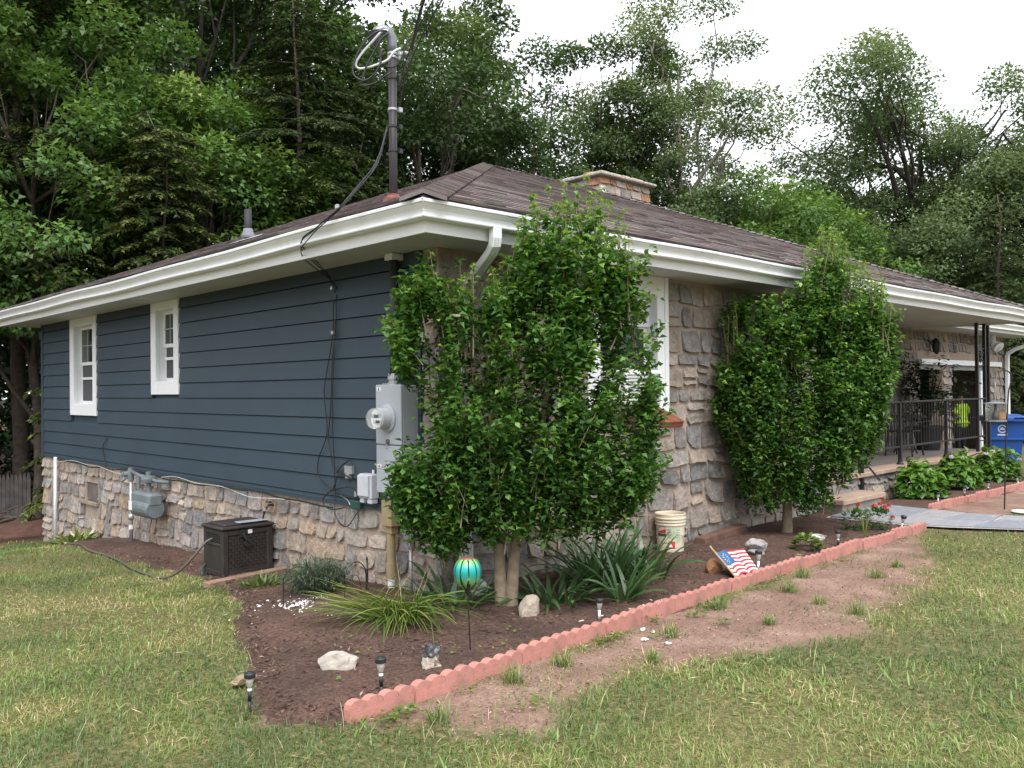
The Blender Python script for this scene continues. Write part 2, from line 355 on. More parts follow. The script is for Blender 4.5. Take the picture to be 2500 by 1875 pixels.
# mulch beds: a raised, uneven sheet with soft edges
mulch_m, t, N, L, p = nodes('mulch'); tc = N.new('ShaderNodeTexCoord')
c = ramp_(nz_(42, 8, .75).outputs['Fac'], [(.30, (.03, .019, .015)), (.46, (.085, .053, .043)), (.6, (.14, .09, .072)), (.74, (.26, .185, .155))])
c2 = ramp_(nz_(1.7, 5).outputs['Fac'], [(.35, (.75, .75, .75)), (.65, (1.35, 1.25, 1.2))])
mm = N.new('ShaderNodeMix'); mm.data_type = 'RGBA'; mm.blend_type = 'MULTIPLY'; mm.inputs[0].default_value = 1; L.new(c, mm.inputs[6]); L.new(c2, mm.inputs[7])
L.new(mm.outputs[2], p.inputs['Base Color']); p.inputs['Roughness'].default_value = .9; p.inputs['Specular IOR Level'].default_value = .2
b = N.new('ShaderNodeBump'); b.inputs['Strength'].default_value = .9; b.inputs['Distance'].default_value = .025; L.new(nz_(48, 8, .75).outputs['Fac'], b.inputs['Height']); L.new(b.outputs[0], p.inputs['Normal'])
def edge_dist(x, y, poly):
    d = np.full(x.shape, 9.)
    for i in range(len(poly)):
        a = np.array(poly[i]); bb = np.array(poly[(i+1) % len(poly)]); ab_ = bb-a
        t_ = np.clip(((x-a[0])*ab_[0]+(y-a[1])*ab_[1])/(ab_@ab_+1e-12), 0, 1)
        d = np.minimum(d, np.hypot(x-a[0]-t_*ab_[0], y-a[1]-t_*ab_[1]))
    return d
def bed_mesh(name, poly, st, h=.034, rag=.20):
    px = [q[0] for q in poly]; py = [q[1] for q in poly]
    xs = np.arange(min(px)-.1, max(px)+.1, st); ys = np.arange(min(py)-.1, max(py)+.1, st)
    X, Y = np.meshgrid(xs, ys); x = X.ravel(); y = Y.ravel(); ins = inpoly(x, y, poly)
    s = np.where(ins, 1, -1)*edge_dist(x, y, poly)+rag*(fbm(x, y, 3, 5)-.5)
    z = gz_np(x, y)+.006+.022*(fbm(x, y, 2.2, 4)-.4)+.02*(fbm(x, y, 11, 6)-.5)+h*np.clip(s/.15, -1.6, 1)
    nx = len(xs); ny = len(ys); i = (np.arange(ny-1)[:, None]*nx+np.arange(nx-1)[None, :]).ravel()
    q = np.stack([i, i+1, i+nx+1, i+nx], 1); keep = (s[q] > -.10).all(1)
    me = np_mesh(name, np.stack([x, y, z], 1), [q[keep]]); me.polygons.foreach_set('use_smooth', [True]*len(me.polygons)); return me
tag(link('mulch_bed', bed_mesh('mulch_bed', BED, .035), mulch_m), 'dark brown mulch bed wrapping the corner of the house', 'mulch bed', kind='structure')
tag(link('mulch_bed', bed_mesh('mulch_bed', BED2, .06), mulch_m), 'dark mulch bed with hydrangeas in front of the porch', 'mulch bed', kind='structure')
def mulchz(x, y): return gz(x, y)+.03
# loose bark chips
def chips():
    n = 95000; x = rng.uniform(-2.3, 7.2, n); y = rng.uniform(-1.6, 6.5, n); k = inpoly(x, y, BED) & (np.hypot(x+4.3, y+5.3) < 11.5) & (rng.random(n) < np.clip(6.5/np.hypot(x+4.3, y+5.3), .3, 1)); x = x[k]; y = y[k]; n = len(x)
    P = np.stack([x, y, gz_np(x, y)+.03+.012*rng.random(n)], 1); A = rng.uniform(0, 6.28, n)
    D = np.stack([np.cos(A), np.sin(A), rng.normal(0, .25, n)], 1); Nn = np.stack([rng.normal(0, .35, n), rng.normal(0, .35, n), np.ones(n)], 1)
    T = np.clip(rng.beta(1.3, 2.6, n)+.25*(fbm(x, y, 1.5, 2)-.5), 0, 1)
    return np_mesh('mulch_chips', *cards(P, D, Nn, rng.uniform(.014, .05, n), rng.uniform(.006, .015, n), T, .15))
chip_m = leafmat('bark_chip', [(0, (.03, .018, .015)), (.4, (.085, .05, .04)), (.7, (.18, .115, .092)), (1, (.42, .31, .26))], 0.0, .8, .02)
tag(link('mulch_chips', chips(), chip_m), 'loose shredded bark chips scattered over the mulch', 'mulch', kind='stuff')

# ------------------------------------------------------------------ flagstone path
path_bed = MB(); path_bed.add([(x, y, gz(x, y)+.028) for x, y in PATH], [tuple(range(len(PATH)))])
pb = tag(path_bed.build('path', simple('path_joint', (.42, .37, .33), .95, var=.15, bump=.3)), 'blue grey flagstone path running out from the porch step', 'path', kind='structure')
flag_m = attrmat('bluestone', .75, 4, .18, .25, 50, streak=(1, 5, 1), speck=((.42, .42, .44), 7, .5))
def inset_poly(pts, d):
    c = Vector((sum(p[0] for p in pts)/len(pts), sum(p[1] for p in pts)/len(pts)))
    o = []
    for p_ in pts:
        v = Vector(p_)-c; o.append(c+v*(1-d/max(v.length, .01)))
    return o
_rows = [(-.29, -.62), (-.62, -1.02), (-1.02, -1.42), (-1.42, -1.85), (-1.85, -2.4), (-2.4, -3.0), (-3.0, -3.7), (-3.7, -4.6)]
def path_x(y):
    l = np.interp(-y, [.27, 1.12, 1.6, 2.32, 3.4, 5.0], [5.9, 5.9, 6.03, 6.42, 6.92, 7.6]); r_ = np.interp(-y, [.27, .93, 1.57, 2.05, 3.2, 4.6], [7.42, 7.34, 7.23, 7.4, 7.9, 8.8]); return float(l), float(r_)
for k, (ya, yb) in enumerate(_rows):
    cut = [0, [.52, .36, .64, .45, .6, .4, .55, .5][k], 1]
    for j in range(2):
        q = []
        for (yy, cc) in ((ya, cut[j]), (yb, cut[j]), (yb, cut[j+1]), (ya, cut[j+1])):
            l, r_ = path_x(yy); sk = .04*math.sin(9*yy+5*cc); q.append((l+(r_-l)*cc, yy+sk))
        ip = inset_poly(q, .022); cc = rnd.choice([(.205, .215, .24), (.235, .24, .26), (.19, .195, .225), (.26, .255, .262)])
        m_ = MB(); m_.col = cc; top = [(p_.x, p_.y, gz(p_.x, p_.y)+.047+.004*rnd.random()) for p_ in inset_poly(q, .03)]; bot = [(p_.x, p_.y, gz(p_.x, p_.y)+.02) for p_ in ip]; mid = [(p_.x, p_.y, gz(p_.x, p_.y)+.042) for p_ in ip]
        m_.add(top+mid+bot, [(0, 1, 2, 3)]+[(i+4, (i+1) % 4+4, (i+1) % 4, i) for i in range(4)]+[(i+8, (i+1) % 4+8, (i+1) % 4+4, i+4) for i in range(4)])
        m_.build('flagstone', flag_m, pb)
# ================================================================== HOUSE
house = empty('house', (0, 0, 0), 'single storey house with navy plank siding on the side, fieldstone front and brown hip roof', 'house')
PAL = [(.32, .27, .235), (.26, .235, .215), (.23, .205, .195), (.335, .275, .225), (.20, .19, .19), (.285, .235, .205), (.36, .30, .25), (.245, .225, .22), (.32, .255, .215)]
PAL_F = PAL+[(.34, .255, .19), (.35, .275, .205), (.34, .29, .25), (.29, .265, .255), (.31, .27, .245)]
PAL_G = [(.25, .222, .20), (.21, .193, .18), (.29, .25, .22), (.175, .168, .165), (.265, .232, .21), (.32, .265, .215), (.235, .213, .20), (.29, .245, .212)]
def stone_geo(mb, rect, wf, thick, col, seed, wr=(-99, 99, -99, 99, 0.0)):
    u0, u1, z0, z1 = rect; r = random.Random(seed)
    ss = [-1, -.955, -.38, .3, .955, 1]; ts = [-1, -.96, -.4, .25, .90, 1]
    cu, cz, hu, hz = (u0+u1)/2, (z0+z1)/2, (u1-u0)/2, (z1-z0)/2; vs = []
    cs_, ct_, ccut = r.choice((-1, 1)), r.choice((-1, 1, 1)), r.choice((0, .10, .18, .28, .42)); k = [r.uniform(-.13, .13) for _ in range(4)]; ph = r.uniform(0, 6); tl = r.uniform(-.25, .25); bot = r.uniform(.55, 1.15)
    for t in ts:
        for s in ss:
            sx = s*(1-.05*abs(t)**4*(1+4*k[0]))+k[1]*t*.30*abs(s); tx = t*(1-.06*abs(s)**4*(1+4*k[2]))+k[3]*s*.42
            cc_ = ccut*(max(0, s*cs_)*max(0, t*ct_))**2; sx *= 1-cc_; tx *= 1-cc_*.8
            u = cu+hu*sx; z = cz+hz*tx
            u += .010*noise.noise(Vector((u*9, z*9, seed*.37)))+.011*noise.noise(Vector((u*27, z*27, seed*.37))); z += .015*noise.noise(Vector((u*9+9, z*6, seed*.21)))+.012*noise.noise(Vector((u*25+9, z*25, seed*.21)))
            e_ = min(1, max(0, (u-wr[0])/.25), max(0, (wr[1]-u)/.25), max(0, (wr[3]-z)/.2))
            wu, wz = .036*noise.noise(Vector((u*1.9+3, z*2.3, wr[4]))), .042*noise.noise(Vector((u*2.1+40, z*1.9, wr[4]))); u += wu*e_; z += wz*e_
            ring = abs(s) == 1 or abs(t) == 1
            d = -.025 if ring else thick*(.22+.95*bot*((1-t)*.5)**1.3+tl*.35*s)+.006*noise.noise(Vector((u*9, z*9, ph)))+.008*noise.noise(Vector((u*31, z*31, ph)))
            if not ring and t > .7: d *= .35
            vs.append(wf(u, z, d))
    fs = [(j*6+i, j*6+i+1, (j+1)*6+i+1, (j+1)*6+i) for j in range(5) for i in range(5)]
    f_ = r.uniform(.78, 1.18); mb.col = tuple(c*f_*r.uniform(.985, 1.015) for c in col); mb.add(vs, fs)
def layout(u0, u1, zlo, zhi, holes, seed, hmin=.15, hmax=.30, wmin=.17, wmax=.5):
    """courses of uneven stones, cut round the holes; zlo may be a function of u"""
    r = random.Random(seed); out = []; zl = min(zlo(u0+(u1-u0)*k/20) for k in range(21)); z = zl-.05; ci = 0
    while z < zhi-.04:
        h = min(r.uniform(hmin, hmax), zhi-z)
        if zhi-(z+h) < hmin*.6: h = zhi-z
        spans = [(u0, u1)]
        for (a, b, c, d) in holes:
            if c < z+h-.03 and d > z+.03:
                spans = [q for (p_, e) in spans for q in (((p_, min(e, a)) if p_ < a else None), ((max(p_, b), e) if e > b else None)) if q]
        for (a, b) in spans:
            u = a
            while u < b-.03:
                w = r.uniform(wmin, wmax); w = min(w, b-u)
                if b-(u+w) < wmin*.7: w = b-u
                if z+h > zlo(u+w/2)-.1:
                    q = r.random(); j = lambda: r.uniform(-.018, .018)
                    if q < .22 and h > .2 and w > .2:
                        m = z+h*r.uniform(.35, .65); out.append((u, u+w, z, m)); out.append((u, u+w, m, z+h))
                    elif q < .34 and w > .36:
                        m = u+w*r.uniform(.35, .65); zz = z+h*r.uniform(.4, .7); out.append((u, m, z, z+h)); out.append((m, u+w, z, zz)); out.append((m, u+w, zz, z+h))
                    else: out.append((u, u+w, z, z+h))
                u += w
        z += h; ci += 1
    return out
fw = lambda u, z, d: (u, -d, z)
lw = lambda u, z, d: (-d, u, z)
pw = lambda u, z, d: (u, 1.45-d, z)
all_stones = []   # (apparent size, wall key, rect, fn, palette, seed)
WIN = (1.72, 2.955, 1.37, 2.9)
def add_wall(key, rects, fn, pal, gap, thick, face, hole_edges=()):
    wr0 = (min(r_[0] for r_ in rects), max(r_[1] for r_ in rects), -9, max(r_[3] for r_ in rects), len(key)*1.7)
    for i, (a, b, c, d) in enumerate(rects):
        g = gap*rnd.uniform(.6, 1.5); q = (a+g, b-g, c+g*.9, d-g*.9)
        wr = wr0
        for (h0, h1, h2, h3) in hole_edges:
            if d > h2-.3 and c < h3+.3: wr = (max(wr[0], h1), wr[1], wr[2], wr[3], wr[4]) if a >= h1-.01 else ((wr[0], min(wr[1], h0), wr[2], wr[3], wr[4]) if b <= h0+.01 else (wr[0], wr[1], -9, min(wr[3], h2) if d <= h2+.1 else wr[3], wr[4]))
        P = Vector(fn((a+b)/2, (c+d)/2, 0)); v = P-CAM; cosn = abs(v.normalized().dot(Vector(face)))
        all_stones.append(((b-a)*(d-c)*cosn/v.length_squared, key, q, fn, rnd.choice(pal), i*13+len(key)*101, thick, wr))
add_wall('stone_wall', layout(-.035, 7.2, lambda u: -.02, 2.745, [WIN], 5, .12, .27, .15, .44), fw, PAL_G+PAL[:5], .012, .034, (0, 1, 0), [WIN])
add_wall('foundation_wall', layout(0.0, 10.30, lambda u: gz(0, u)-.03, .615, [(7.70, 8.25, .05, .35)], 9, .11, .26, .13, .40), lw, PAL_F, .013, .027, (1, 0, 0), [(7.70, 8.25, .05, .35)])
add_wall('stone_return', layout(.0, .195, lambda u: .6, 2.745, [], 3, .15, .3, .2, .3), lw, PAL, .006, .03, (1, 0, 0))
HOLES_P = [(13.42, 14.62, -.2, 2.06), (15.13, 17.5, -.2, 2.06), (13.30, 18.12, 2.05, 2.17)]
add_wall('porch_wall', layout(7.22, 18.47, lambda u: 0.3 if u < 12.9 else -.05, 2.745, HOLES_P, 21, .17, .34, .14, .34), pw, PAL_G, .009, .04, (0, 1, 0), HOLES_P)
# chimney stones
chim_f = lambda u, z, d: (u, 5.5-d, z)
chim_l = lambda u, z, d: (8.5-d, u, z)
PAL_C = [(.34, .27, .23), (.38, .20, .12), (.30, .26, .235), (.40, .33, .29), (.36, .235, .16), (.44, .42, .40)]
add_wall('chimney', layout(8.48, 10.06, lambda u: 4.6, 5.74, [], 31, .16, .3, .15, .34), chim_f, PAL_C, .008, .03, (0, 1, 0))
add_wall('chimney', layout(5.5, 6.3, lambda u: 4.9, 5.74, [], 33, .16, .3, .15, .34), chim_l, PAL_C, .008, .03, (1, 0, 0))
BACK = {}
m = MB(); m.box((.003, .003, -.6), (1.72, .22, 2.757)); m.box((1.721, .003, -.6), (2.954, .22, 1.372)); m.box((2.955, .003, -.6), (7.2, .22, 2.757)); m.box((6.98, .221, -.6), (7.2, 1.45, 2.757)); BACK['stone_wall'] = m.build('stone_wall', mortar, house)
m = MB(); m.box((.003, .221, -1.6), (.22, 7.72, .618)); m.box((.003, 7.721, -1.6), (.22, 8.23, .07)); m.box((.003, 7.721, .34), (.22, 8.23, .618)); m.box((.003, 8.231, -1.6), (.22, 10.28, .618)); m.box((.221, 10.06, -1.6), (12.9, 10.28, 2.757)); BACK['foundation_wall'] = m.build('foundation_wall', mortar, house)
m = MB(); m.box((0.001, .19, .619), (.22, .20, 2.757)); BACK['stone_return'] = BACK['stone_wall']; m.build('wall_edge', mortar, house)
m = MB()
m.box((7.2, 1.452, -.3), (13.42, 1.65, 2.757)); m.box((13.421, 1.452, 2.17), (18.45, 1.65, 2.757)); m.box((14.62, 1.452, -.3), (15.13, 1.72, 2.169)); m.box((17.5, 1.452, -.3), (18.45, 1.65, 2.169)); m.box((18.25, 1.651, -.3), (18.45, 9, 2.757))
m.box((13.421, 2.6, -.3), (18.24, 2.7, 2.757) ) if False else None
BACK['porch_wall'] = m.build('porch_wall', mortar, house)
m = MB(); m.box((8.503, 5.503, 4.2), (10.05, 6.3, 5.74)); BACK['chimney'] = m.build('chimney', mortar, house)
all_stones.sort(key=lambda s: -s[0])
rest = {}
for k, (_, key, q, fn, pal, seed, th, wr) in enumerate(all_stones):
    if k < 298:
        m = MB(); stone_geo(m, q, fn, th*rnd.uniform(.7, 1.2), pal, seed, wr); m.build('stone', stone_m, BACK[key])
    else:
        stone_geo(rest.setdefault(BACK[key].name, (MB(), BACK[key]))[0], q, fn, th, pal, seed, wr)
for nm, (m, par) in rest.items():
    tag(m.build('stones', stone_m, par), kind='stuff')
# dark interior and carport room behind the openings
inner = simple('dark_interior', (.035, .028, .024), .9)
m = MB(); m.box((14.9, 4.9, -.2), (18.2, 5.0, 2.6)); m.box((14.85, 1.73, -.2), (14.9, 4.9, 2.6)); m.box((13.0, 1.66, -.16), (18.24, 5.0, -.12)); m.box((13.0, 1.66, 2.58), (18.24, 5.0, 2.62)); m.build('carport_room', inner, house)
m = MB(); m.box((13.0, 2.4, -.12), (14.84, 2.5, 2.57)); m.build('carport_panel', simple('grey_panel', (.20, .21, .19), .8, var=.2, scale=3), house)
m = MB(); m.box((13.30, 1.36, 2.06), (18.12, 1.58, 2.165)); m.build('lintel', white, house)
m = MB(); m.box((13.43, 1.47, 1.96), (17.49, 1.6, 2.055)); m.build('lintel_board', simple('grey_board', (.30, .31, .30), .7), house)
for xa in (16.90, 17.34):
    m = MB(); m.box((xa, 1.44, -.1), (xa+.12, 1.56, 1.955)); m.build('door_post', white, house)

# siding: one plank per course and per stretch between the windows
PITCH = .1776; Z0 = .684
W1 = (7.69, 8.83, 1.31); W2 = (4.865, 5.69, 1.61)
m = MB(); m.box((.02, .2, .62), (.2, 10.27, 2.757)) if False else None
for k in range(-1, 12):
    za = Z0+k*PITCH; zb = min(za+PITCH-.009, 2.757)
    if k == -1: za = .640; zb = Z0-.008
    spans = [(.345, 10.20)]
    for (a, b, c) in (W2, W1):
        if c < zb-.02: spans = [q for (s0, s1) in spans for q in ([(s0, s1)] if (b <= s0 or a >= s1) else [(s0, a), (b, s1)])]
    for (a, b) in spans:
        zb2 = zb
        m = MB(); o = -.025 if k >= 0 else -.016
        y0, y1 = a+.002, b-.002
        vs = [(o, y0, za), (o, y1, za), (-.010, y1, zb2), (-.010, y0, zb2), (.02, y0, za), (.02, y1, za), (.02, y1, zb2), (.02, y0, zb2), (o+.001, y0, za+.008), (o+.001, y1, za+.008)]
        m.add(vs, [(0, 1, 9, 8), (8, 9, 2, 3), (0, 4, 5, 1), (3, 2, 6, 7), (0, 8, 3, 7, 4), (1, 5, 6, 2, 9)])
        m.build('siding_plank', siding_m, house)
for (a, b) in ((.198, .343), (10.205, 10.30)):
    m = MB(); m.bbox((-.03, a, .60), (.02, b, 2.756), .004); m.build('corner_board', siding_m, house)
m = MB(); m.box((-.028, .345, .615), (.02, 10.20, .638)); m.build('drip_board', siding_m, house)
m = MB()
for k in range(5):
    z = .70+k*.4
m.box((.021, .21, .62), (.2, W2[0], 2.757)); m.box((.021, W2[0], .62), (.2, W2[1], W2[2])); m.box((.021, W2[1], .62), (.2, W1[0], 2.757)); m.box((.021, W1[0], .62), (.2, W1[1], W1[2])); m.box((.021, W1[1], .62), (.2, 10.26, 2.757))
m.build('side_wall', siding_m, house)

curtain = simple('room_dark', (.05, .045, .045), .9)
screen_m = simple('insect_screen', (.06, .062, .066), .75, var=.05)
muntin_m = simple('dull_muntin', (.34, .40, .37), .5)
drape = simple('green_drape', (.10, .16, .12), .9, var=.25, scale=16)
def side_window(a, b, zs, oa, ob, oz, mid, ztop):
    """trim with an opening [oa,ob]x[oz,ztop] on the left wall; sash set back"""
    w = MB(); o = -.034
    w.bbox((o, a, zs), (.02, oa, 2.756), .004); w.bbox((o, ob, zs), (.02, b, 2.756), .004)
    w.bbox((o+.002, oa, zs), (.02, ob, oz), .004); w.bbox((o+.002, oa, ztop), (.02, ob, 2.756), .004)
    w.box((.0205, oa-.01, oz-.01), (.14, oa, ztop)); w.box((.0205, ob, oz-.01), (.14, ob+.01, ztop)); w.box((.0205, oa, oz-.02), (.14, ob, oz)); w.box((.0205, oa, ztop), (.14, ob, ztop+.02))
    win = w.build('window', white, house)
    for (z0, z1, x) in ((mid-.005, ztop, .07), (oz, mid+.03, .095)):
        s = MB(); t = .045
        s.box((x, oa+.001, z0), (x+.024, oa+t, z1)); s.box((x, ob-t, z0), (x+.024, ob-.001, z1)); s.box((x+.001, oa+t, z0), (x+.023, ob-t, z0+t)); s.box((x+.001, oa+t, z1-t), (x+.023, ob-t, z1-.001)); s.build('sash', white, win)
        g = MB(); g.box((x+.010, oa+t, z0+t), (x+.014, ob-t, z1-t)); g.build('pane', glass_m, win)
    z0, z1 = mid+.04, ztop-.045
    for k in (1,):
        q = MB(); y = oa+.045+(ob-oa-.09)*.62; q.box((.064, y-.006, z0), (.0695, y+.006, z1)); q.build('muntin', muntin_m, win)
    q = MB(); q.box((.062, oa+.045, (z0+z1)/2-.006), (.068, ob-.045, (z0+z1)/2+.006)); q.build('muntin', muntin_m, win)
    q = MB(); q.box((.085, oa+.05, oz+.05), (.088, ob-.05, mid-.01)); q.build('insect_screen', screen_m, win)
    q = MB(); q.box((.06, oa+.05, oz+(mid-oz)*.62), (.084, ob-.05, oz+(mid-oz)*.62+.035)); q.build('screen_rail', white, win)
side_window(W1[0], W1[1], W1[2], 7.83, 8.66, 1.478, 2.06, 2.63)
side_window(W2[0], W2[1], W2[2], 5.00, 5.54, 1.772, 2.20, 2.65)
# front window, head to the soffit, deep white trim
w = MB(); oa, ob, oz, zt = 1.90, 2.79, 1.47, 2.56
w.bbox((1.725, -.05, 1.375), (oa, .02, 2.756), .004); w.bbox((ob, -.05, 1.375), (2.95, .02, 2.756), .004); w.bbox((2.905, -.062, 1.34), (2.965, -.05, 2.755), .003)
w.bbox((oa, -.048, 1.375), (ob, .02, oz), .004); w.bbox((oa, -.048, zt), (ob, .02, 2.756), .004)
w.box((oa-.01, .0205, oz-.01), (oa, .16, zt)); w.box((ob, .0205, oz-.01), (ob+.01, .16, zt)); w.box((oa, .0205, oz-.02), (ob, .16, oz)); w.box((oa, .0205, zt), (ob, .16, zt+.02))
win = w.build('window', white, house)
for (z0, z1, y) in ((2.25, zt, .05), (1.80, 2.28, .085)):
    s = MB(); t = .05
    s.box((oa+.001, y, z0), (oa+t, y+.024, z1)); s.box((ob-t, y, z0), (ob-.001, y+.024, z1)); s.box((oa+t, y+.001, z0), (ob-t, y+.023, z0+t)); s.box((oa+t, y+.001, z1-t), (ob-t, y+.023, z1-.001)); s.build('sash', white, win)
    g = MB(); g.box((oa+t, y+.010, z0+t), (ob-t, y+.014, z1-t)); g.build('pane', glass_m, win)
for k in (1, 2, 3):
    q = MB(); x = oa+.05+(ob-oa-.1)*k/4; q.box((x-.008, .044, 2.30), (x+.008, .0495, zt-.05)); q.build('muntin', white, win)
q = MB(); q.box((oa+.05, .042, 2.40), (ob-.05, .049, 2.416)); q.build('muntin', white, win)
q = MB(); q.box((2.50, .03, oz), (ob-.03, .045, 1.80)); q.build('side_panel', simple('grey_panel_screen', (.16, .16, .165), .8, var=.12, scale=60), win)
# foundation hatch
m = MB(); m.box((.02, 7.74, .07), (.06, 8.22, .34)); hb = m.build('hatch', simple('grey_brown_wood', (.12, .10, .088), .9, var=.3, scale=6, bump=.4), house)
m = MB(); m.bbox((-.05, 7.66, .02), (.06, 8.42, .07), .006); m.build('hatch_sill', simple('weathered_board', (.26, .215, .17), .9, var=.25, scale=8, bump=.4), house)

# eaves: soffit, fascia, gutters with a mitred corner
m = MB(); m.box((-.545, -.545, 2.758), (13.03, 10.85, 2.772)); m.build('soffit', soffit_m, house)
m = MB(); m.box((-.562, -.562, 2.732), (-.546, 10.87, 2.93)); m.build('fascia', white, house)
m = MB(); m.box((-.545, -.562, 2.732), (13.05, -.546, 2.93)); m.build('fascia', white, house)
m = MB(); m.box((13.031, -.545, 2.732), (13.05, 10.87, 2.93)); m.build('fascia', white, house)
GP = [(o, z+.022) for o, z in [(.0, 2.915), (.002, 2.80), (.004, 2.795), (.078, 2.795), (.088, 2.796), (.091, 2.803), (.089, 2.812), (.080, 2.817), (.081, 2.832), (.088, 2.850), (.103, 2.868), (.112, 2.880), (.113, 2.888), (.127, 2.890), (.129, 2.909), (.124, 2.913), (.110, 2.912), (.108, 2.900)]]
def gutter(stations, nm='gutter', par=house, corner=None):
    m = MB(); path = []
    for st in stations: path.append([st(o, z) for o, z in GP])
    m.sweep(GP, path); return m.build(nm, white_dirty, par)
sag = lambda t, s=0: .006*math.sin(t*2.1+s)+.004*math.sin(t*.9+1+s)
gl = [(lambda o, z, y=y: (-.563-o, y, z+sag(y))) for y in np.linspace(10.95, 0.2, 22)]+[lambda o, z: (-.563-o, -.563-o, z)]
gf = [lambda o, z: (-.563-o, -.563-o, z)]+[(lambda o, z, x=x: (x, -.563-o, z+sag(x, 2))) for x in np.linspace(.2, 13.12, 26)]
gutter(gl); gutter(gf)
m = MB(); 
for q in ((-.05, .0), (.0, -.05)): pass
m.tube([(-.655, -.655, 2.82), (-.648, -.648, 2.845), (-.655, -.655, 2.875), (-.680, -.680, 2.907), (-.693, -.693, 2.932)], .006, 6); m.build('gutter_mitre', white_dirty, house)
# downspout at the corner: elbow back to the wall, then straight down in front of the stone
def ribbed(mb, pts, wx=.085, wy=.06):
    prev = None
    ring = lambda p, ax, ay: [Vector(p)+ax*(wx*.5*c[0])+ay*(wy*.5*c[1]) for c in ((-1, -.8), (-.85, -1), (-.5, -1), (-.42, -.86), (-.3, -.86), (-.22, -1), (.22, -1), (.3, -.86), (.42, -.86), (.5, -1), (.85, -1), (1, -.8), (1, .8), (.85, 1), (-.85, 1), (-1, .8))]
    rings = []
    for i, p_ in enumerate(pts):
        d = (Vector(pts[min(i+1, len(pts)-1)])-Vector(pts[max(i-1, 0)])).normalized(); ax = Vector((1, 0, 0)); ax = (ax-d*ax.dot(d)).normalized(); ay = d.cross(ax)
        if ay.y > 0: ay = -ay
        ay = -ay
        rings.append(ring(p_, ax, ay))
    n = 16; vs = [v for r_ in rings for v in r_]; fs = [(i*n+k, i*n+(k+1) % n, (i+1)*n+(k+1) % n, (i+1)*n+k) for i in range(len(pts)-1) for k in range(n)]
    fs += [tuple(range(n-1, -1, -1)), tuple(range((len(pts)-1)*n, len(pts)*n))]; mb.add(vs, fs)
m = MB(); ribbed(m, [(.04, -.625, 2.83), (.04, -.625, 2.75), (.043, -.612, 2.70), (.06, -.56, 2.655), (.14, -.24, 2.49), (.175, -.12, 2.41), (.184, -.094, 2.36), (.187, -.088, 2.30), (.187, -.088, .42)]); m.build('downspout', white, house)
m = MB(); ribbed(m, [(.187, -.09, .42), (.187, -.09, .26)], .10, .075); ribbed(m, [(.187, -.09, .262), (.187, -.10, .20), (.187, -.16, .12), (.187, -.28, .07)], .115, .09); m.build('downspout', white, house)

# ---------------------------------------------------------------- roof
PT = .403; AL = math.atan(PT); CA, SA = math.cos(AL), math.sin(AL); E0 = -.66; ZE = 2.958; AY = 5.2; XR = 13.16; XK = 8.0; YB = 11.04
KR = (XR-XK)/(AY-E0)
apx = (AY, AY, ZE+(AY-E0)*PT); apr = (XK, AY, apx[2])
m = MB(); m.add([(E0, E0, ZE), (XR, E0, ZE), (XR, YB, ZE), (E0, YB, ZE), apx, apr, (E0, E0, ZE-.03), (XR, E0, ZE-.03), (XR, YB, ZE-.03), (E0, YB, ZE-.03)],
      [(0, 1, 5, 4), (1, 2, 5), (2, 3, 4, 5), (3, 0, 4), (0, 6, 7, 1), (1, 7, 8, 2), (2, 8, 9, 3), (3, 9, 6, 0), (9, 8, 7, 6)])
roof = m.build('roof', simple('roof_felt', (.05, .045, .045), .95, var=.2), house)
SPAL = [(.075, .058, .056), (.10, .078, .075), (.125, .10, .097), (.145, .117, .113), (.165, .136, .131), (.185, .153, .147), (.205, .172, .166), (.23, .195, .188)]
EX = .142
fr = lambda a, s, n: (a, E0+s*CA-n*SA, ZE+s*SA+n*CA)
lr = lambda a, s, n: (E0+s*CA-n*SA, a, ZE+s*SA+n*CA)
shing = []
def lay_plane(fn, lo, hi, key):
    s = 0; row = 0
    while s < 6.33-.05:
        u = lo(s+EX*.5)+.02; ue = hi(s+EX*.5)-.02; u -= 0
        st = rnd.uniform(0, .3)
        while u < ue-.05:
            w = rnd.uniform(.12, .36)-(st if False else 0); w = min(w, ue-u)
            P = Vector(fn(u+w/2, s+EX/2, 0)); v = P-CAM
            shing.append((w/ v.length_squared, key, fn, u, w, s, row))
            u += w+.003
        s += EX; row += 1
lay_plane(fr, lambda s: E0+s*CA, lambda s: XR-s*CA*KR, 'f')
lay_plane(lr, lambda s: E0+s*CA, lambda s: YB-s*CA, 'l')
def shingle_geo(m, fn, u, w, s, row):
    bl = vtone(u, s); c = SPAL[int(min(.999, max(0, (bl-.28)*1.35*.75+rnd.random()*.50+.0))*len(SPAL))]
    m.col = tuple(q*rnd.uniform(.9, 1.1) for q in c); t = rnd.choice((.012, .012, .018)); d = rnd.uniform(-.004, .003)
    a, b = s-.006+d, s+EX*1.08
    vs = [fn(u, a, t), fn(u+w, a, t), fn(u+w, b, .004), fn(u, b, .004), fn(u, a, .001), fn(u+w, a, .001)]
    m.add(vs, [(0, 1, 2, 3), (4, 5, 1, 0), (0, 3, 4), (1, 5, 2)])
def vtone(u, s): return float(fbm(u*.9, s*4.0, .9, 3))
shing.sort(key=lambda q: -q[0]); big = MB()
for k, (_, key, fn, u, w, s, row) in enumerate(shing):
    if k < 300: mm_ = MB(); shingle_geo(mm_, fn, u, w, s, row); mm_.build('shingle', shingle_m, roof)
    else: shingle_geo(big, fn, u, w, s, row)
tag(big.build('shingles', shingle_m, roof), kind='stuff')
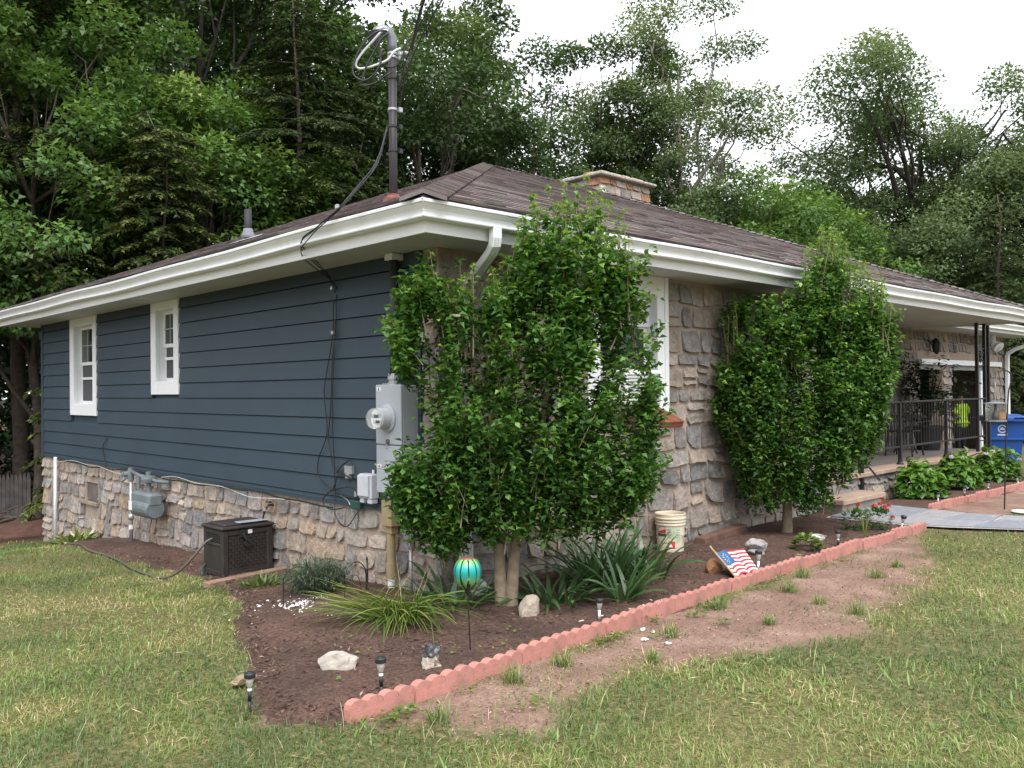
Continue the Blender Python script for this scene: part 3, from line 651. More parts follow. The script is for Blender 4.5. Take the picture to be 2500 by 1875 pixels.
def hip_caps(a, b, wa, wb):
    """folded caps from a up to b; wa, wb = directions down the two planes"""
    a = Vector(a); b = Vector(b); n = int((b-a).length/.13); d = (b-a)/n
    for k in range(n):
        p0 = a+d*k; p1 = p0+d*1.75; c = rnd.choice(SPAL[:5]); m = MB(); m.col = tuple(q*rnd.uniform(.9, 1.15) for q in c)
        up0 = Vector((0, 0, .046)); up1 = Vector((0, 0, .006)); wa_ = Vector(wa)*.17; wb_ = Vector(wb)*.17
        th = Vector((0, 0, .03))
        m.add([p0+up0, p1+up1, p1+wa_+up1*.6, p0+wa_+up0*.75, p1+wb_+up1*.6, p0+wb_+up0*.75, p0+up0-th, p0+wa_+up0*.75-th, p0+wb_+up0*.75-th], [(0, 3, 2, 1), (0, 1, 4, 5), (0, 6, 7, 3), (0, 5, 8, 6)])
        m.build('hip_cap', shingle_m, roof)
dn = lambda v: Vector(v).normalized()
hip_caps((E0, E0, ZE), apx, dn((1, -.12, -.05)) if False else dn((.7, -.7, -.28)), dn((-.7, .7, -.28)))
hip_caps(apx, apr, dn((0, -1, -.417)), dn((0, 1, -.417)))
hip_caps((XR, E0, ZE), apr, dn((-.7, -.7, -.29)), dn((.75, .66, -.33)))
# chimney cap stones and clay flue
def slab_stone(m, a, b, seed):
    (x0, y0, z0), (x1, y1, z1) = a, b; r = random.Random(seed); j = lambda: r.uniform(-.012, .012)
    m.bbox((x0+j(), y0+j(), z0), (x1+j(), y1+j(), z1+j()), .018)
x = 8.38
for k, wd in enumerate((.30, .36, .28, .40, .42)):
    m = MB(); m.col = rnd.choice([(.40, .35, .30), (.34, .31, .28), (.45, .27, .16), (.38, .33, .28)]); slab_stone(m, (x, 5.36, 5.745), (x+wd-.01, 5.78, 5.815), k); m.build('cap_stone', stone_m, BACK['chimney']); x += wd
y = 5.79
for k, wd in enumerate((.30, .34)):
    m = MB(); m.col = rnd.choice([(.36, .35, .33), (.33, .31, .29)]); slab_stone(m, (8.38, y, 5.745), (8.8, y+wd-.01, 5.815), k+9); m.build('cap_stone', stone_m, BACK['chimney']); y += wd
m = MB(); m.box((8.8, 5.79, 5.74), (10.1, 6.38, 5.80)); m.build('chimney_crown', mortar, BACK['chimney'])
m = MB(); m.lathe([(.13, 5.75), (.13, 5.87), (.15, 5.875), (.15, 5.91), (.12, 5.912), (.11, 5.80)], (8.75, 5.95, 0), 14); m.build('flue', simple('terracotta', (.42, .16, .07), .85, var=.2), BACK['chimney'])
# vent pipe with its boot on the left slope
vx, vy = .16, 3.46; vz = ZE+(vx-E0)*PT
m = MB(); m.tube([(vx, vy, vz-.05), (vx, vy, vz+.33)], .039, 14); vp_ = m.build('vent_pipe', simple('dark_grey_pipe', (.028, .028, .036), .6, spec=.3), roof, smooth=True)
m = MB(); m.lathe([(.075, .0), (.07, .03), (.055, .07), (.048, .10)], (vx, vy, vz+.02), 14); m.build('pipe_boot', simple('grey_rubber', (.16, .16, .19), .6), roof, smooth=True)
m = MB(); Mx = Matrix.Translation((vx, vy, vz+.016)) @ Matrix.Rotation(-AL, 4, 'Y'); m.box((-.16, -.14, -.002), (.12, .14, .004), Mx); m.build('flashing', simple('bright_flashing', (.72, .72, .76), .35, .3, var=.05), roof)

# ---------------------------------------------------------------- wing eave beyond the porch
m = MB(); m.box((13.05, .76, 2.758), (18.95, 1.46, 2.772)); m.build('soffit', soffit_m, house)
m = MB(); m.box((13.06, .744, 2.745), (18.96, .76, 2.90)); m.build('fascia', white, house)
gutter([(lambda o, z, x=x: (x, .743-o, z-.012)) for x in np.linspace(13.3, 19.0, 8)])
m = MB(); m.add([(13.2, .70, 2.90), (19.05, .70, 2.90), (19.05, 6.5, 4.8), (13.2, 6.5, 4.8)], [(0, 1, 2, 3)]); m.box((13.07, .762, 2.772), (18.95, 6.4, 2.80)); m.build('wing_roof', simple('wing_shingle', (.13, .112, .11), .95, var=.3, scale=6, bump=.5), house)
m = MB(); ribbed(m, [(18.62, .68, 2.80), (18.62, .68, 2.70), (18.60, .72, 2.64), (18.52, 1.2, 2.47), (18.50, 1.34, 2.38), (18.50, 1.36, 2.30), (18.50, 1.36, .05)], .10, .08); m.build('downspout', white, house)
# small soffit lamp over the second side window, wall lantern and floodlight
m = MB(); m.lathe([(.09, 2.744), (.11, 2.748), (.11, 2.757)], (-.22, 5.45, 0), 16); tag(m.build('soffit_vent', soffit_m, None, (-.22, 5.45, 2.744)), 'low round white fitting on the soffit above the narrower side window', 'vent')
# ================================================================== ELECTRICAL AND WALL EQUIPMENT
red_m = simple('red_print', (.55, .03, .03), .5); paper = simple('white_label', (.75, .75, .76), .5, var=.03)
MX = -.195   # front of the meter cabinet
t = empty('meter_cabinet', (-.02, .42, .80), 'tall grey steel electric meter cabinet on the navy siding', 'meter cabinet')
m = MB(); m.bbox((MX+.012, .235, .805), (-.022, .575, 1.675), .008); m.build('body', grey_metal, t)
m = MB(); m.bbox((MX-.004, .232, 1.198), (MX+.011, .578, 1.680), .005); m.build('upper_cover', grey_metal, t)
m = MB(); m.bbox((MX-.002, .232, .803), (MX+.011, .578, 1.190), .005); lc = m.build('lower_cover', grey_metal, t)
m = MB(); m.bbox((MX-.010, .31, 1.065), (MX-.0025, .455, 1.165), .004); m.box((MX-.012, .37, 1.045), (MX-.0026, .41, 1.064)); m.build('breaker_flap', grey_metal, t)
m = MB(); Mr = Matrix.Rotation(-math.pi/2, 4, 'Y'); yc, zc_ = .415, 1.41
m.lathe([(.115, 0), (.115, .012), (.10, .016), (.094, .02)], (MX-.004, yc, zc_), 26, Mr); m.build('meter_ring', grey_metal, t, smooth=False)
m = MB(); m.lathe([(.085, .018), (.085, .10), (.078, .105)], (MX-.004, yc, zc_), 26, Mr); mt = m.build('meter', simple('light_grey_plastic', (.50, .51, .54), .4, var=.03), t, smooth=False)
m = MB(); m.lathe([(.083, .106), (.083, .14), (.074, .158), (.03, .162)], (MX-.004, yc, zc_), 26, Mr); m.build('meter_glass', clear_m, mt, smooth=True)
m = MB(); m.lathe([(.074, .106), (.074, .109)], (MX-.004, yc, zc_), 22, Mr); m.build('dial', paper, mt)
m = MB(); m.box((MX-.116, yc-.032, zc_+.005), (MX-.1135, yc+.03, zc_+.03)); m.box((MX-.116, yc-.045, zc_-.035), (MX-.1135, yc+.005, zc_-.012)); m.build('display', simple('dark_display', (.03, .035, .035), .3), mt)
for (zz) in (1.628, 1.005):
    m = MB(); m.box((MX-.0062, .50, zz), (MX-.0045, .565, zz+.030)); lb = m.build('warning_label', paper, t)
    m = MB(); m.box((MX-.0068, .525, zz+.004), (MX-.0063, .538, zz+.026)); m.build('label_mark', black_pl, lb)
    m = MB(); m.box((MX-.0068, .545, zz+.005), (MX-.0063, .562, zz+.009)); m.box((MX-.0068, .503, zz+.005), (MX-.0063, .520, zz+.009)); m.box((MX-.0068, .545, zz+.015), (MX-.0063, .558, zz+.019)); m.build('label_mark', red_m, lb)
m = MB(); m.lathe([(.022, 0), (.022, .01), (.012, .014)], (MX-.004, .41, 1.222), 12, Mr); m.build('latch', simple('dark_latch', (.08, .075, .07), .5), t)
m = MB(); m.tube([(MX-.012, .41, 1.215), (MX-.018, .415, 1.19), (MX-.014, .412, 1.16)], .003, 5); m.tube([(MX-.004, .41, .81), (MX-.02, .42, .79), (MX-.012, .40, .775), (MX-.004, .39, .80)], .003, 5); m.build('seal_wire', galv, t)
m = MB(); m.lathe([(.052, 1.679), (.052, 1.70), (.046, 1.702), (.046, 1.72), (.055, 1.722), (.055, 1.748), (.048, 1.75), (.048, 1.772)], (-.085, .475, 0), 20); m.build('hub', galv, t)
for yy in (.33, .30, .36):
    m = MB(); m.lathe([(.008, 1.68), (.008, 1.69), (.005, 1.694)], (-.12, yy+.22, 0), 8); m.build('screw', galv, t)

# service mast through the eave and roof, weatherhead with drip loops
mast_m = simple('painted_mast', (.036, .031, .036), .5, var=.15, scale=6, dirt=(.045, .037, .038), dscale=4, spec=.35)
mx_, my_ = -.075, .478
t = empty('service_mast', (mx_, my_, 1.772), 'tall dark service mast pipe rising through the eave above the roof', 'mast')
m = MB(); m.tube([(mx_, my_, 1.772), (mx_, my_, 2.757)], .040, 16); m.build('lower_pipe', simple('black_conduit', (.03, .03, .034), .5), t, smooth=True)
m = MB(); m.tube([(mx_, my_, 2.76), (mx_, my_, 4.40)], .034, 16); m.build('pipe', mast_m, t, smooth=True)
m = MB(); m.box((mx_-.052, my_-.045, 2.70), (mx_+.06, my_+.06, 2.752)); m.build('soffit_block', white, t)
m = MB(); m.lathe([(.041, 0), (.043, .004), (.043, .012), (.041, .016)], (mx_, my_, 2.06), 14); m.build('pipe_band', paper, t)
rz_ = ZE+(mx_-E0)*PT
m = MB(); m.lathe([(.10, rz_-.03), (.08, rz_+.015), (.055, rz_+.03), (.043, rz_+.05)], (mx_, my_, 0), 14); m.build('roof_seal', simple('red_brown_sealant', (.17, .055, .045), .9, var=.5, scale=22), t)
m = MB(); m.tube([(mx_, my_, 4.38), (mx_, my_, 4.47), (mx_-.004, my_+.004, 4.53), (mx_-.03, my_+.012, 4.575), (mx_-.07, my_+.03, 4.59), (mx_-.115, my_+.05, 4.565), (mx_-.14, my_+.062, 4.53)], [.036, .039, .043, .045, .043, .040, .036], 14); wh = m.build('weatherhead', simple('cast_alloy', (.17, .18, .20), .35, .5), t, smooth=True)
m = MB(); m.lathe([(.048, 0), (.048, .10)], (mx_-.115, my_+.05, 4.47), 14, Matrix.Rotation(-.35, 4, 'Y')); m.build('insulator_plate', black_pl, wh)
for zz, mm_ in ((4.40, galv), (4.37, galv), (3.94, galv), (3.80, black_pl), (3.60, black_pl), (4.20, black_pl)):
    m = MB(); m.lathe([(.035, -.012), (.040, -.008), (.040, .008), (.035, .012)], (mx_, my_, zz), 14); m.box((mx_+.03, my_-.05, zz-.018), (mx_+.065, my_-.03, zz+.018)); m.build('clamp', mm_, t)
m = MB(); m.tube([(mx_+.045, my_-.03, 4.39), (mx_+.075, my_-.07, 4.41), (mx_+.10, my_-.09, 4.40)], .016, 8); m.build('bracket', galv, t)
def bez(pts, n=6):
    """Catmull-Rom through the points"""
    P = [Vector(p_) for p_ in pts]; o = []
    for i in range(len(P)-1):
        p0, p1, p2, p3 = P[max(i-1, 0)], P[i], P[i+1], P[min(i+2, len(P)-1)]
        for k in range(n):
            s = k/n; o.append(.5*((2*p1)+(p2-p0)*s+(2*p0-5*p1+4*p2-p3)*s*s+(3*p1-p0-3*p2+p3)*s**3))
    return o+[P[-1]]
dz = Vector((-.035, -.02, 0))
def loop(name, pts, r, mat, par, n=7):
    m = MB(); m.tube(bez([Vector(p_)+dz for p_ in pts], 5), r, n); return m.build(name, mat, par, smooth=True)
white_cable = simple('pale_cable', (.62, .63, .62), .45, var=.05)
loop('drip_loop', [(-.15, .4, 4.53), (-.18, .43, 4.53), (-.21, .46, 4.49), (-.27, .52, 4.4), (-.32, .56, 4.32), (-.34, .58, 4.26), (-.32, .57, 4.23), (-.28, .52, 4.23), (-.21, .45, 4.26), (-.15, .4, 4.3), (-.12, .36, 4.36), (-.06, .36, 4.40)], .009, white_cable, wh)
loop('drip_loop', [(-.17, .39, 4.52), (-.23, .43, 4.51), (-.29, .49, 4.45), (-.34, .54, 4.35), (-.37, .57, 4.24), (-.37, .57, 4.17), (-.34, .54, 4.13), (-.3, .5, 4.12), (-.25, .45, 4.17), (-.22, .42, 4.24), (-.21, .42, 4.3)], .008, cable_m, wh)
loop('drip_loop', [(-.16, .38, 4.50), (-.21, .41, 4.45), (-.26, .46, 4.33), (-.3, .5, 4.22), (-.32, .52, 4.12), (-.32, .53, 4.09), (-.29, .5, 4.08), (-.23, .44, 4.11), (-.17, .38, 4.17), (-.13, .38, 4.20)], .008, cable_m, wh)
loop('splice', [(-.21, .43, 4.30), (-.20, .42, 4.36), (-.18, .42, 4.37)], .014, black_pl, wh)
loop('drip_loop', [(-.2, .42, 4.36), (-.12, .51, 4.30), (-.08, .47, 4.27), (-.04, .43, 4.29), (-.01, .4, 4.36), (.01, .39, 4.43), (.03, .375, 4.5), (.08, .36, 4.52)], .007, cable_m, wh)
loop('drip_loop', [(-.04, .43, 4.22), (.01, .38, 4.28), (.03, .37, 4.34), (.06, .35, 4.43), (.07, .35, 4.50)], .006, cable_m, wh)
def cable(pts, r, label, cat='cable', n=6, name='service_cable', group=None, mat=None):
    m = MB(); m.tube(bez(pts, n), r, 6); o = m.build(name, mat or cable_m, None, pts[0], smooth=True); return tag(o, label, cat, group)
cable([(.03, .36, 4.43), (-.6, -.72, 4.47), (-1.9, -3.2, 4.34), (-7.05, -14.1, 4.1)], .011, 'thick twisted black power line running from the top of the mast', name='overhead_line')
cable([(-.035, .44, 4.10), (-.7, -.70, 4.10), (-1.8, -3.2, 4.2), (-6.87, -14.3, 4.6)], .005, 'upper of the two thin overhead wires clamped at mid mast', name='overhead_line')
cable([(-.035, .44, 3.97), (-.7, -.70, 4.0), (-1.8, -3.2, 4.12), (-6.89, -14.3, 4.5)], .005, 'lower of the two thin overhead wires clamped at mid mast', name='overhead_line')
# communication drops: mast to gutter to wall
ex = -.72
cable([(mx_-.05, my_+.01, 3.80), (-.32, .36, 3.42), (-.60, .30, 3.13), (ex, .34, 2.99), (-.72, .62, 2.90), (-.60, 1.05, 2.82), (-.045, 1.47, 2.63), (-.045, 1.45, 2.35), (-.045, 1.47, 2.1), (-.045, 1.59, 1.73), (-.045, 1.61, 1.57), (-.045, 1.57, 1.25), (-.045, 1.71, 1.02), (-.045, 1.73, .87), (-.045, 1.63, .79), (-.05, 1.47, .74)], .0048, 'black communication cable with the wide left bulge low on the siding')
cable([(mx_-.05, my_+.02, 3.78), (-.33, .38, 3.40), (-.60, .32, 3.11), (ex, .36, 2.97), (-.71, .70, 2.86), (-.56, 1.10, 2.76), (-.05, 1.42, 2.60), (-.045, 1.40, 2.42), (-.045, 1.41, 2.19), (-.045, 1.45, 2.02), (-.045, 1.47, 1.88), (-.045, 1.51, 1.44), (-.045, 1.55, 1.21), (-.045, 1.51, 1.07), (-.045, 1.47, .95), (-.045, 1.33, .88), (-.045, 1.18, .84)], .0045, 'black communication cable curving right into the small wall bracket')
cable([(mx_-.05, my_, 3.79), (-.34, .35, 3.43), (-.61, .28, 3.14), (ex, .32, 3.00), (-.73, .58, 2.91), (-.62, 1.0, 2.83), (-.05, 1.44, 2.6), (-.05, 1.43, 2.02), (-.05, 1.47, 1.46), (-.05, 1.44, .91), (-.05, 1.43, .73), (-.085, 1.39, .56), (-.09, 1.32, .48), (-.09, 1.24, .44), (-.09, 1.15, .46), (-.085, 1.06, .55), (-.05, 1.01, .62)], .0045, 'black communication cable hanging in a loop over the stone foundation')
for (x_, y_, z_) in ((-.70, .33, 3.03), (-.06, 1.43, 2.56), (-.055, 1.43, 2.16)):
    m = MB(); m.bbox((x_-.02, y_-.016, z_-.016), (x_+.004, y_+.016, z_+.016), .003); tag(m.build('cable_clip', galv, None, (x_, y_, z_)), {3.03: 'small bright cable clamp above the gutter by the mast', 2.56: 'pale cable clip on the wire just under the soffit', 2.16: 'lower pale cable clip halfway up the siding wires'}[z_], 'cable clip')
t = empty('wire_bracket', (-.03, 1.22, .85), 'small tangle of black coax and splitters on the siding beside the grey utility box', 'cable junction')
m = MB(); m.box((-.05, 1.16, .90), (-.024, 1.28, .97)); m.box((-.06, 1.20, .86), (-.024, 1.25, .90)); m.build('splitter', galv, t)
for pts in ([(-.04, 1.16, 1.03), (-.05, 1.23, 1.01), (-.05, 1.33, .96), (-.05, 1.40, .90)], [(-.05, 1.36, .93), (-.06, 1.22, .88), (-.06, 1.10, .84), (-.05, 1.06, .80)], [(-.05, 1.47, .74), (-.07, 1.30, .77), (-.07, 1.15, .79), (-.06, 1.05, .74), (-.05, 1.02, .68)], [(-.05, 1.47, .73), (-.06, 1.30, .71), (-.06, 1.12, .70), (-.06, 1.05, .72)], [(-.05, 1.46, .75), (-.08, 1.58, .66), (-.08, 1.55, .585), (-.08, 1.42, .57), (-.07, 1.25, .60)], [(-.05, 1.38, .88), (-.06, 1.43, .78), (-.05, 1.46, .74)]):
    m = MB(); m.tube(bez(pts, 5), .0055, 6); m.build('coax', cable_m, t, smooth=True)
m = MB(); m.tube([(-.05, 1.10, .70), (-.05, 1.10, .76)], .014, 8); m.build('connector', galv, t)
m = MB(); m.bbox((-.07, 1.02, .60), (-.03, 1.17, .675), .008); m.build('ground_block', simple('green_plastic', (.015, .06, .045), .5), t)
m = MB(); m.tube(bez([(-.05, 1.35, .70), (-.06, 1.22, .67), (-.06, 1.16, .60), (-.055, 1.14, .50), (-.05, 1.12, .44)], 5), .003, 5); m.build('ground_wire', galv, t)
t = empty('utility_box', (-.03, .86, .69), 'pale grey plastic telephone box mounted left of the meter cabinet', 'utility box')
pg = simple('pale_grey_plastic', (.52, .53, .58), .5, var=.06, dirt=(.42, .42, .46), dscale=9)
m = MB(); m.bbox((-.115, .775, .715), (-.03, .965, .925), .008); m.build('body', pg, t)
m = MB(); m.bbox((-.135, .80, .735), (-.116, .955, .915), .006); m.build('lid', pg, t)
m = MB(); m.bbox((-.11, .78, .675), (-.04, .845, .714), .006); m.bbox((-.11, .895, .675), (-.04, .955, .714), .006); m.build('cable_hood', pg, t)
m = MB(); m.box((-.035, .845, .925), (-.028, .875, .955)); m.build('tab', pg, t)
# tan junction box and pipes below the cabinet
tan = simple('tan_paint', (.30, .235, .13), .55, var=.06, dirt=(.24, .19, .11), dscale=6)
t = empty('conduit_run', (-.08, .54, -.03), 'tan metal junction box with its pipe running down into the mulch', 'conduit')
m = MB(); m.bbox((-.155, .44, .525), (-.052, .575, .735), .005); m.build('junction_box', tan, t)
m = MB(); m.bbox((-.13, .47, .46), (-.06, .56, .523), .005); m.build('box_collar', tan, t)
m = MB(); m.tube([(-.095, .525, .13), (-.095, .525, .46)], .036, 14); m.lathe([(.043, .10), (.043, .22)], (-.095, .525, 0), 14); m.build('tan_pipe', tan, t, smooth=False)
m = MB(); m.tube([(-.095, .525, -.08), (-.095, .525, .11)], .030, 14); m.build('white_pipe', simple('weathered_white', (.58, .57, .56), .6, var=.12, scale=10), t, smooth=True)
m = MB(); m.tube([(-.10, .50, .735), (-.10, .50, .80)], .035, 12); m.build('nipple', galv, t)
t = empty('grey_conduit', (-.085, .27, -.03), 'thin grey conduit with a square fitting bending away from the meter cabinet', 'conduit')
m = MB(); m.tube(bez([(-.10, .44, .805), (-.10, .43, .72), (-.09, .36, .65), (-.085, .29, .60), (-.085, .27, .54), (-.085, .265, .49)], 5), .0165, 10); m.build('bend', galv, t, smooth=True)
m = MB(); m.bbox((-.125, .225, .43), (-.05, .325, .485), .01); m.build('fitting', simple('dark_grey_fitting', (.20, .205, .23), .5), t)
m = MB(); m.tube([(-.085, .27, .43), (-.085, .27, -.08)], .0145, 10); m.lathe([(.022, .36), (.022, .40), (.018, .43)], (-.085, .27, 0), 10); m.build('riser', galv, t, smooth=True)
# cable run along the bottom of the siding
wig = [(-.05+.012*math.sin(y*5.3), y, .598+.016*math.sin(y*2.1+1)+.010*math.sin(y*7)) for y in np.arange(1.5, 9.8, .22)]
cable(wig, .009, 'black cable bundle sagging along the lower edge of the navy siding', n=3, name='cable_bundle')
wig = [(-.058+.01*math.sin(y*4), y, .59+.03*math.sin(y*1.7)+.014*math.sin(y*5+2)) for y in np.arange(2.0, 9.5, .22)]
cable(wig, .0035, 'thin whitish wire looping along the top of the foundation stones', n=3, name='bell_wire', mat=white_cable)
cable([(-.03, 7.25, 1.01), (-.045, 7.38, .90), (-.04, 7.36, .75), (-.045, 7.28, .62)], .006, 'short black wire curling out of the siding beside the far window', name='wire_stub')
# gas meter
blu = simple('gas_grey', (.135, .165, .18), .5, var=.12, scale=8, dirt=(.19, .215, .225), dscale=9)
gx = -.16; gb = gz(0, 6.03)
t = empty('gas_meter', (gx, 5.6, gb), 'blue grey gas meter and regulator hung on the fieldstone foundation', 'gas meter')
m = MB(); m.tube([(gx, 6.03, gb-.08), (gx, 6.03, .56)], .022, 10); m.lathe([(.034, .02), (.034, .09)], (gx, 6.03, 0), 10); m.lathe([(.032, .16), (.032, .21)], (gx, 6.03, 0), 10); m.build('riser', galv, t, smooth=True)
m = MB(); m.lathe([(.03, -.10), (.03, -.05)], (gx, 6.03, 0), 10); m.build('pipe_tag', paper, t)
m = MB(); m.tube([(gx, 6.03, .52), (gx, 6.03, .68)], .036, 10); m.tube([(gx-.08, 6.06, .60), (gx+.03, 6.04, .60)], .03, 10); m.lathe([(.02, 0), (.09, .012), (.09, .028), (.03, .05), (.03, .07)], (gx-.02, 6.12, .56), 14, Matrix.Rotation(-.9, 4, 'Y')); m.build('valve', blu, t)
m = MB(); m.tube([(gx, 6.03, .64), (gx, 5.75, .60), (gx, 5.48, .585)], .024, 10); m.tube([(gx, 5.45, .585), (gx+.02, 5.25, .56), (-.04, 5.12, .545)], .024, 10); m.build('pipe', blu, t, smooth=True)
m = MB(); m.lathe([(.03, -.055), (.085, -.04), (.092, -.005), (.092, .005), (.085, .03), (.035, .045), (.035, .085), (.02, .09)], (gx-.01, 5.42, .58), 18); m.tube([(gx-.01, 5.42, .42), (gx-.01, 5.42, .54)], .03, 10); m.build('regulator', blu, t, smooth=False)
m = MB(); m.tube([(gx-.02, 5.72, .44), (gx-.02, 5.72, .60)], .022, 10); m.build('union', blu, t)
m = MB(); m.bbox((gx-.13, 5.14, .26), (gx+.06, 5.70, .425), .03); m.lathe([(.105, -.27), (.125, -.24), (.125, .24), (.105, .27)], (gx-.035, 5.42, .235), 20, Matrix.Rotation(math.pi/2, 4, 'X')); gmb = m.build('meter_body', blu, t)
m = MB(); m.box((gx-.1665, 5.56, .20), (gx-.161, 5.66, .31)); m.build('meter_label', paper, t)
# white pvc pipe at the far corner
m = MB(); m.tube([(-.075, 9.44, gz(0, 9.44)-.05), (-.075, 9.40, .645)], .026, 10); tag(m.build('drain_pipe', simple('white_pvc', (.72, .72, .76), .4, var=.03), None, (-.075, 9.44, gz(0, 9.44)), smooth=True), 'thin white plastic pipe upright against the far end of the foundation', 'pipe')
# hose tap
t = empty('hose_tap', (-.05, 2.62, .47), 'small dark tap on the stone just above the hose reel box', 'tap')
m = MB(); m.tube([(.02, 2.62, .50), (-.07, 2.62, .50), (-.10, 2.64, .46), (-.105, 2.65, .42)], .014, 8); m.build('spout', simple('old_brass', (.07, .06, .05), .5, .5), t, smooth=True)
m = MB(); m.lathe([(.03, 0), (.034, .006), (.03, .012)], (-.07, 2.62, .525), 10); m.build('handle', black_iron, t)
m = MB(); m.lathe([(.018, -.01), (.018, .02)], (-.10, 2.642, .455), 8); m.build('collar', galv, t)
cable([(-.105, 2.65, .42), (-.11, 2.67, .36), (-.12, 2.72, .31)], .009, 'short black hose dropping from the tap behind the box', 'hose', name='hose_lead')
# air conditioner in the front window and the board under it
t = empty('air_conditioner', (2.2, -.15, 1.48), 'white window air conditioner half hidden behind the left shrub', 'air conditioner')
acw = simple('ac_white', (.70, .71, .70), .5, var=.04)
m = MB(); m.bbox((1.93, -.32, 1.48), (2.48, .03, 1.80), .012); m.build('casing', acw, t)
for k in range(9):
    m = MB(); m.box((1.96, -.326, 1.51+k*.03), (2.30, -.321, 1.522+k*.03)); m.build('louver', simple('ac_grey', (.22, .23, .23), .6), t)
m = MB(); m.box((2.32, -.327, 1.51), (2.45, -.321, 1.77)); m.build('grille', simple('ac_grey2', (.33, .34, .34), .6), t)
rw = simple('red_brown_wood', (.19, .062, .032), .55, var=.35, scale=9, bump=.25)
m = MB(); Mx = Matrix.Translation((2.47, -.12, 1.455)) @ Matrix.Rotation(R(24), 4, 'X') @ Matrix.Rotation(R(0), 4, 'Z')
m.bbox((-.20, -.38, -.018), (.16, .06, .018), .006, Mx); m.bbox((-.20, -.38, -.05), (.16, -.35, -.019), .004, Mx)
tag(m.build('support_board', rw, None, (2.55, -.12, 1.455)), 'reddish brown board sloping out below the front window', 'board')
# wall lantern and floodlight on the porch wall
t = empty('wall_lantern', (13.85, 1.36, 2.40), 'black iron ornament on the porch stone above the white lintel', 'wall lantern')
m = MB(); m.lathe([(.02, -.16), (.07, -.10), (.09, .06), (.05, .10), (.01, .16)], (13.85, 1.28, 2.42), 6); m.build('body', black_iron, t)
m = MB(); m.tube([(13.85, 1.41, 2.48), (13.85, 1.28, 2.58)], .02, 6); m.tube([(13.68, 1.39, 2.55), (13.76, 1.33, 2.46), (13.85, 1.30, 2.44), (13.95, 1.33, 2.46), (14.04, 1.39, 2.56)], .022, 6); m.build('arm', black_iron, t)
t = empty('floodlight', (17.2, 1.36, 2.66), 'white twin floodlight under the wing eave beside the porch column', 'floodlight')
for (dx, rot) in ((-.10, .5), (.12, -.35)):
    m = MB(); m.lathe([(.05, 0), (.07, .05), (.11, .18), (.12, .20), (.10, .20)], (17.2+dx*.4, 1.28, 2.60), 14, Matrix.Rotation(math.pi*.72, 4, 'X') @ Matrix.Rotation(rot, 4, 'Y')); m.build('lamp_head', white, t)
m = MB(); m.lathe([(.07, 2.60), (.07, 2.757)], (17.2, 1.28, 0), 12); m.build('base', white, t)
# ================================================================== PORCH
t = empty('porch', (10, .7, 0), 'raised porch with tan concrete edge, stone base and one lower step', 'porch')
m = MB(); m.bbox((6.35, -.035, .365), (13.30, .32, .43), .01); m.build('coping', concrete, t)
m = MB(); m.bbox((7.22, .322, .30), (13.27, 1.40, .428), .004); m.build('floor', slab_top, t)
m = MB(); m.box((6.4, .03, -.3), (13.22, .3, .364)); m.box((13.0, .3, -.3), (13.22, 1.44, .30)); pbw = m.build('base_wall', mortar, t)
bs = lambda u, z, d: (u, .03-d, z)
far = MB()
for i, (a, b_, c_, d_) in enumerate(layout(6.4, 13.22, lambda u: -.02, .36, [], 77, .11, .2, .16, .42)):
    q = (a+.008, b_-.008, c_+.008, d_-.008)
    mm_ = MB(); stone_geo(mm_, q, bs, .03, rnd.choice(PAL), i*7+3); mm_.build('stone', stone_m, pbw)
m = MB(); m.bbox((6.2, -.36, .135), (7.45, .028, .20), .008); m.build('step_slab', concrete, t)
m = MB(); m.box((6.24, -.32, -.1), (7.38, .02, .133)); m.build('step_riser', simple('step_block', (.25, .205, .17), .9, var=.25, scale=6, bump=.4), t)
# iron railing
t = empty('porch_railing', (10.2, .12, .43), 'black iron porch railing with thin balusters', 'railing')
RY = .13
for px_ in (9.15, 11.05):
    m = MB(); m.box((px_-.022, RY-.022, .50), (px_+.022, RY+.022, 1.40)); pst = m.build('post', black_iron, t)
    m = MB(); m.lathe([(.055, .43), (.055, .445), (.035, .47), (.03, .53)], (px_, RY, 0), 10); m.build('foot', black_iron, pst)
for zz, hw in ((1.385, .022), (.70, .016)):
    m = MB(); m.bbox((7.50, RY-hw, zz-.015), (12.95, RY+hw, zz+.015), .004); m.build('rail', black_iron, t)
x = 7.62
while x < 12.9:
    if min(abs(x-9.15), abs(x-11.05)) > .05:
        m = MB(); m.box((x-.0065, RY-.0065, .714), (x+.0065, RY+.0065, 1.371)); bl_ = m.build('baluster', black_iron, t)
        m = MB(); m.lathe([(.008, 1.02), (.0115, 1.035), (.0115, 1.05), (.008, 1.065)], (x, RY, 0), 6); m.build('twist', black_iron, bl_)
    x += .112
m = MB(); m.box((7.47, -.03, .20), (7.53, .03, 1.15)); m.build('step_post', black_iron, t)
m = MB(); m.tube([(7.50, 0, .62), (7.49, -.13, .50), (7.40, -.30, .36)], .014, 6); m.tube([(7.2, .02, .80), (7.46, -.02, .56)], .016, 6); m.tube([(7.36, .10, .70), (7.33, .08, .60), (7.38, .06, .50), (7.35, .05, .45)], .012, 6); m.build('hand_rail', black_iron, t)
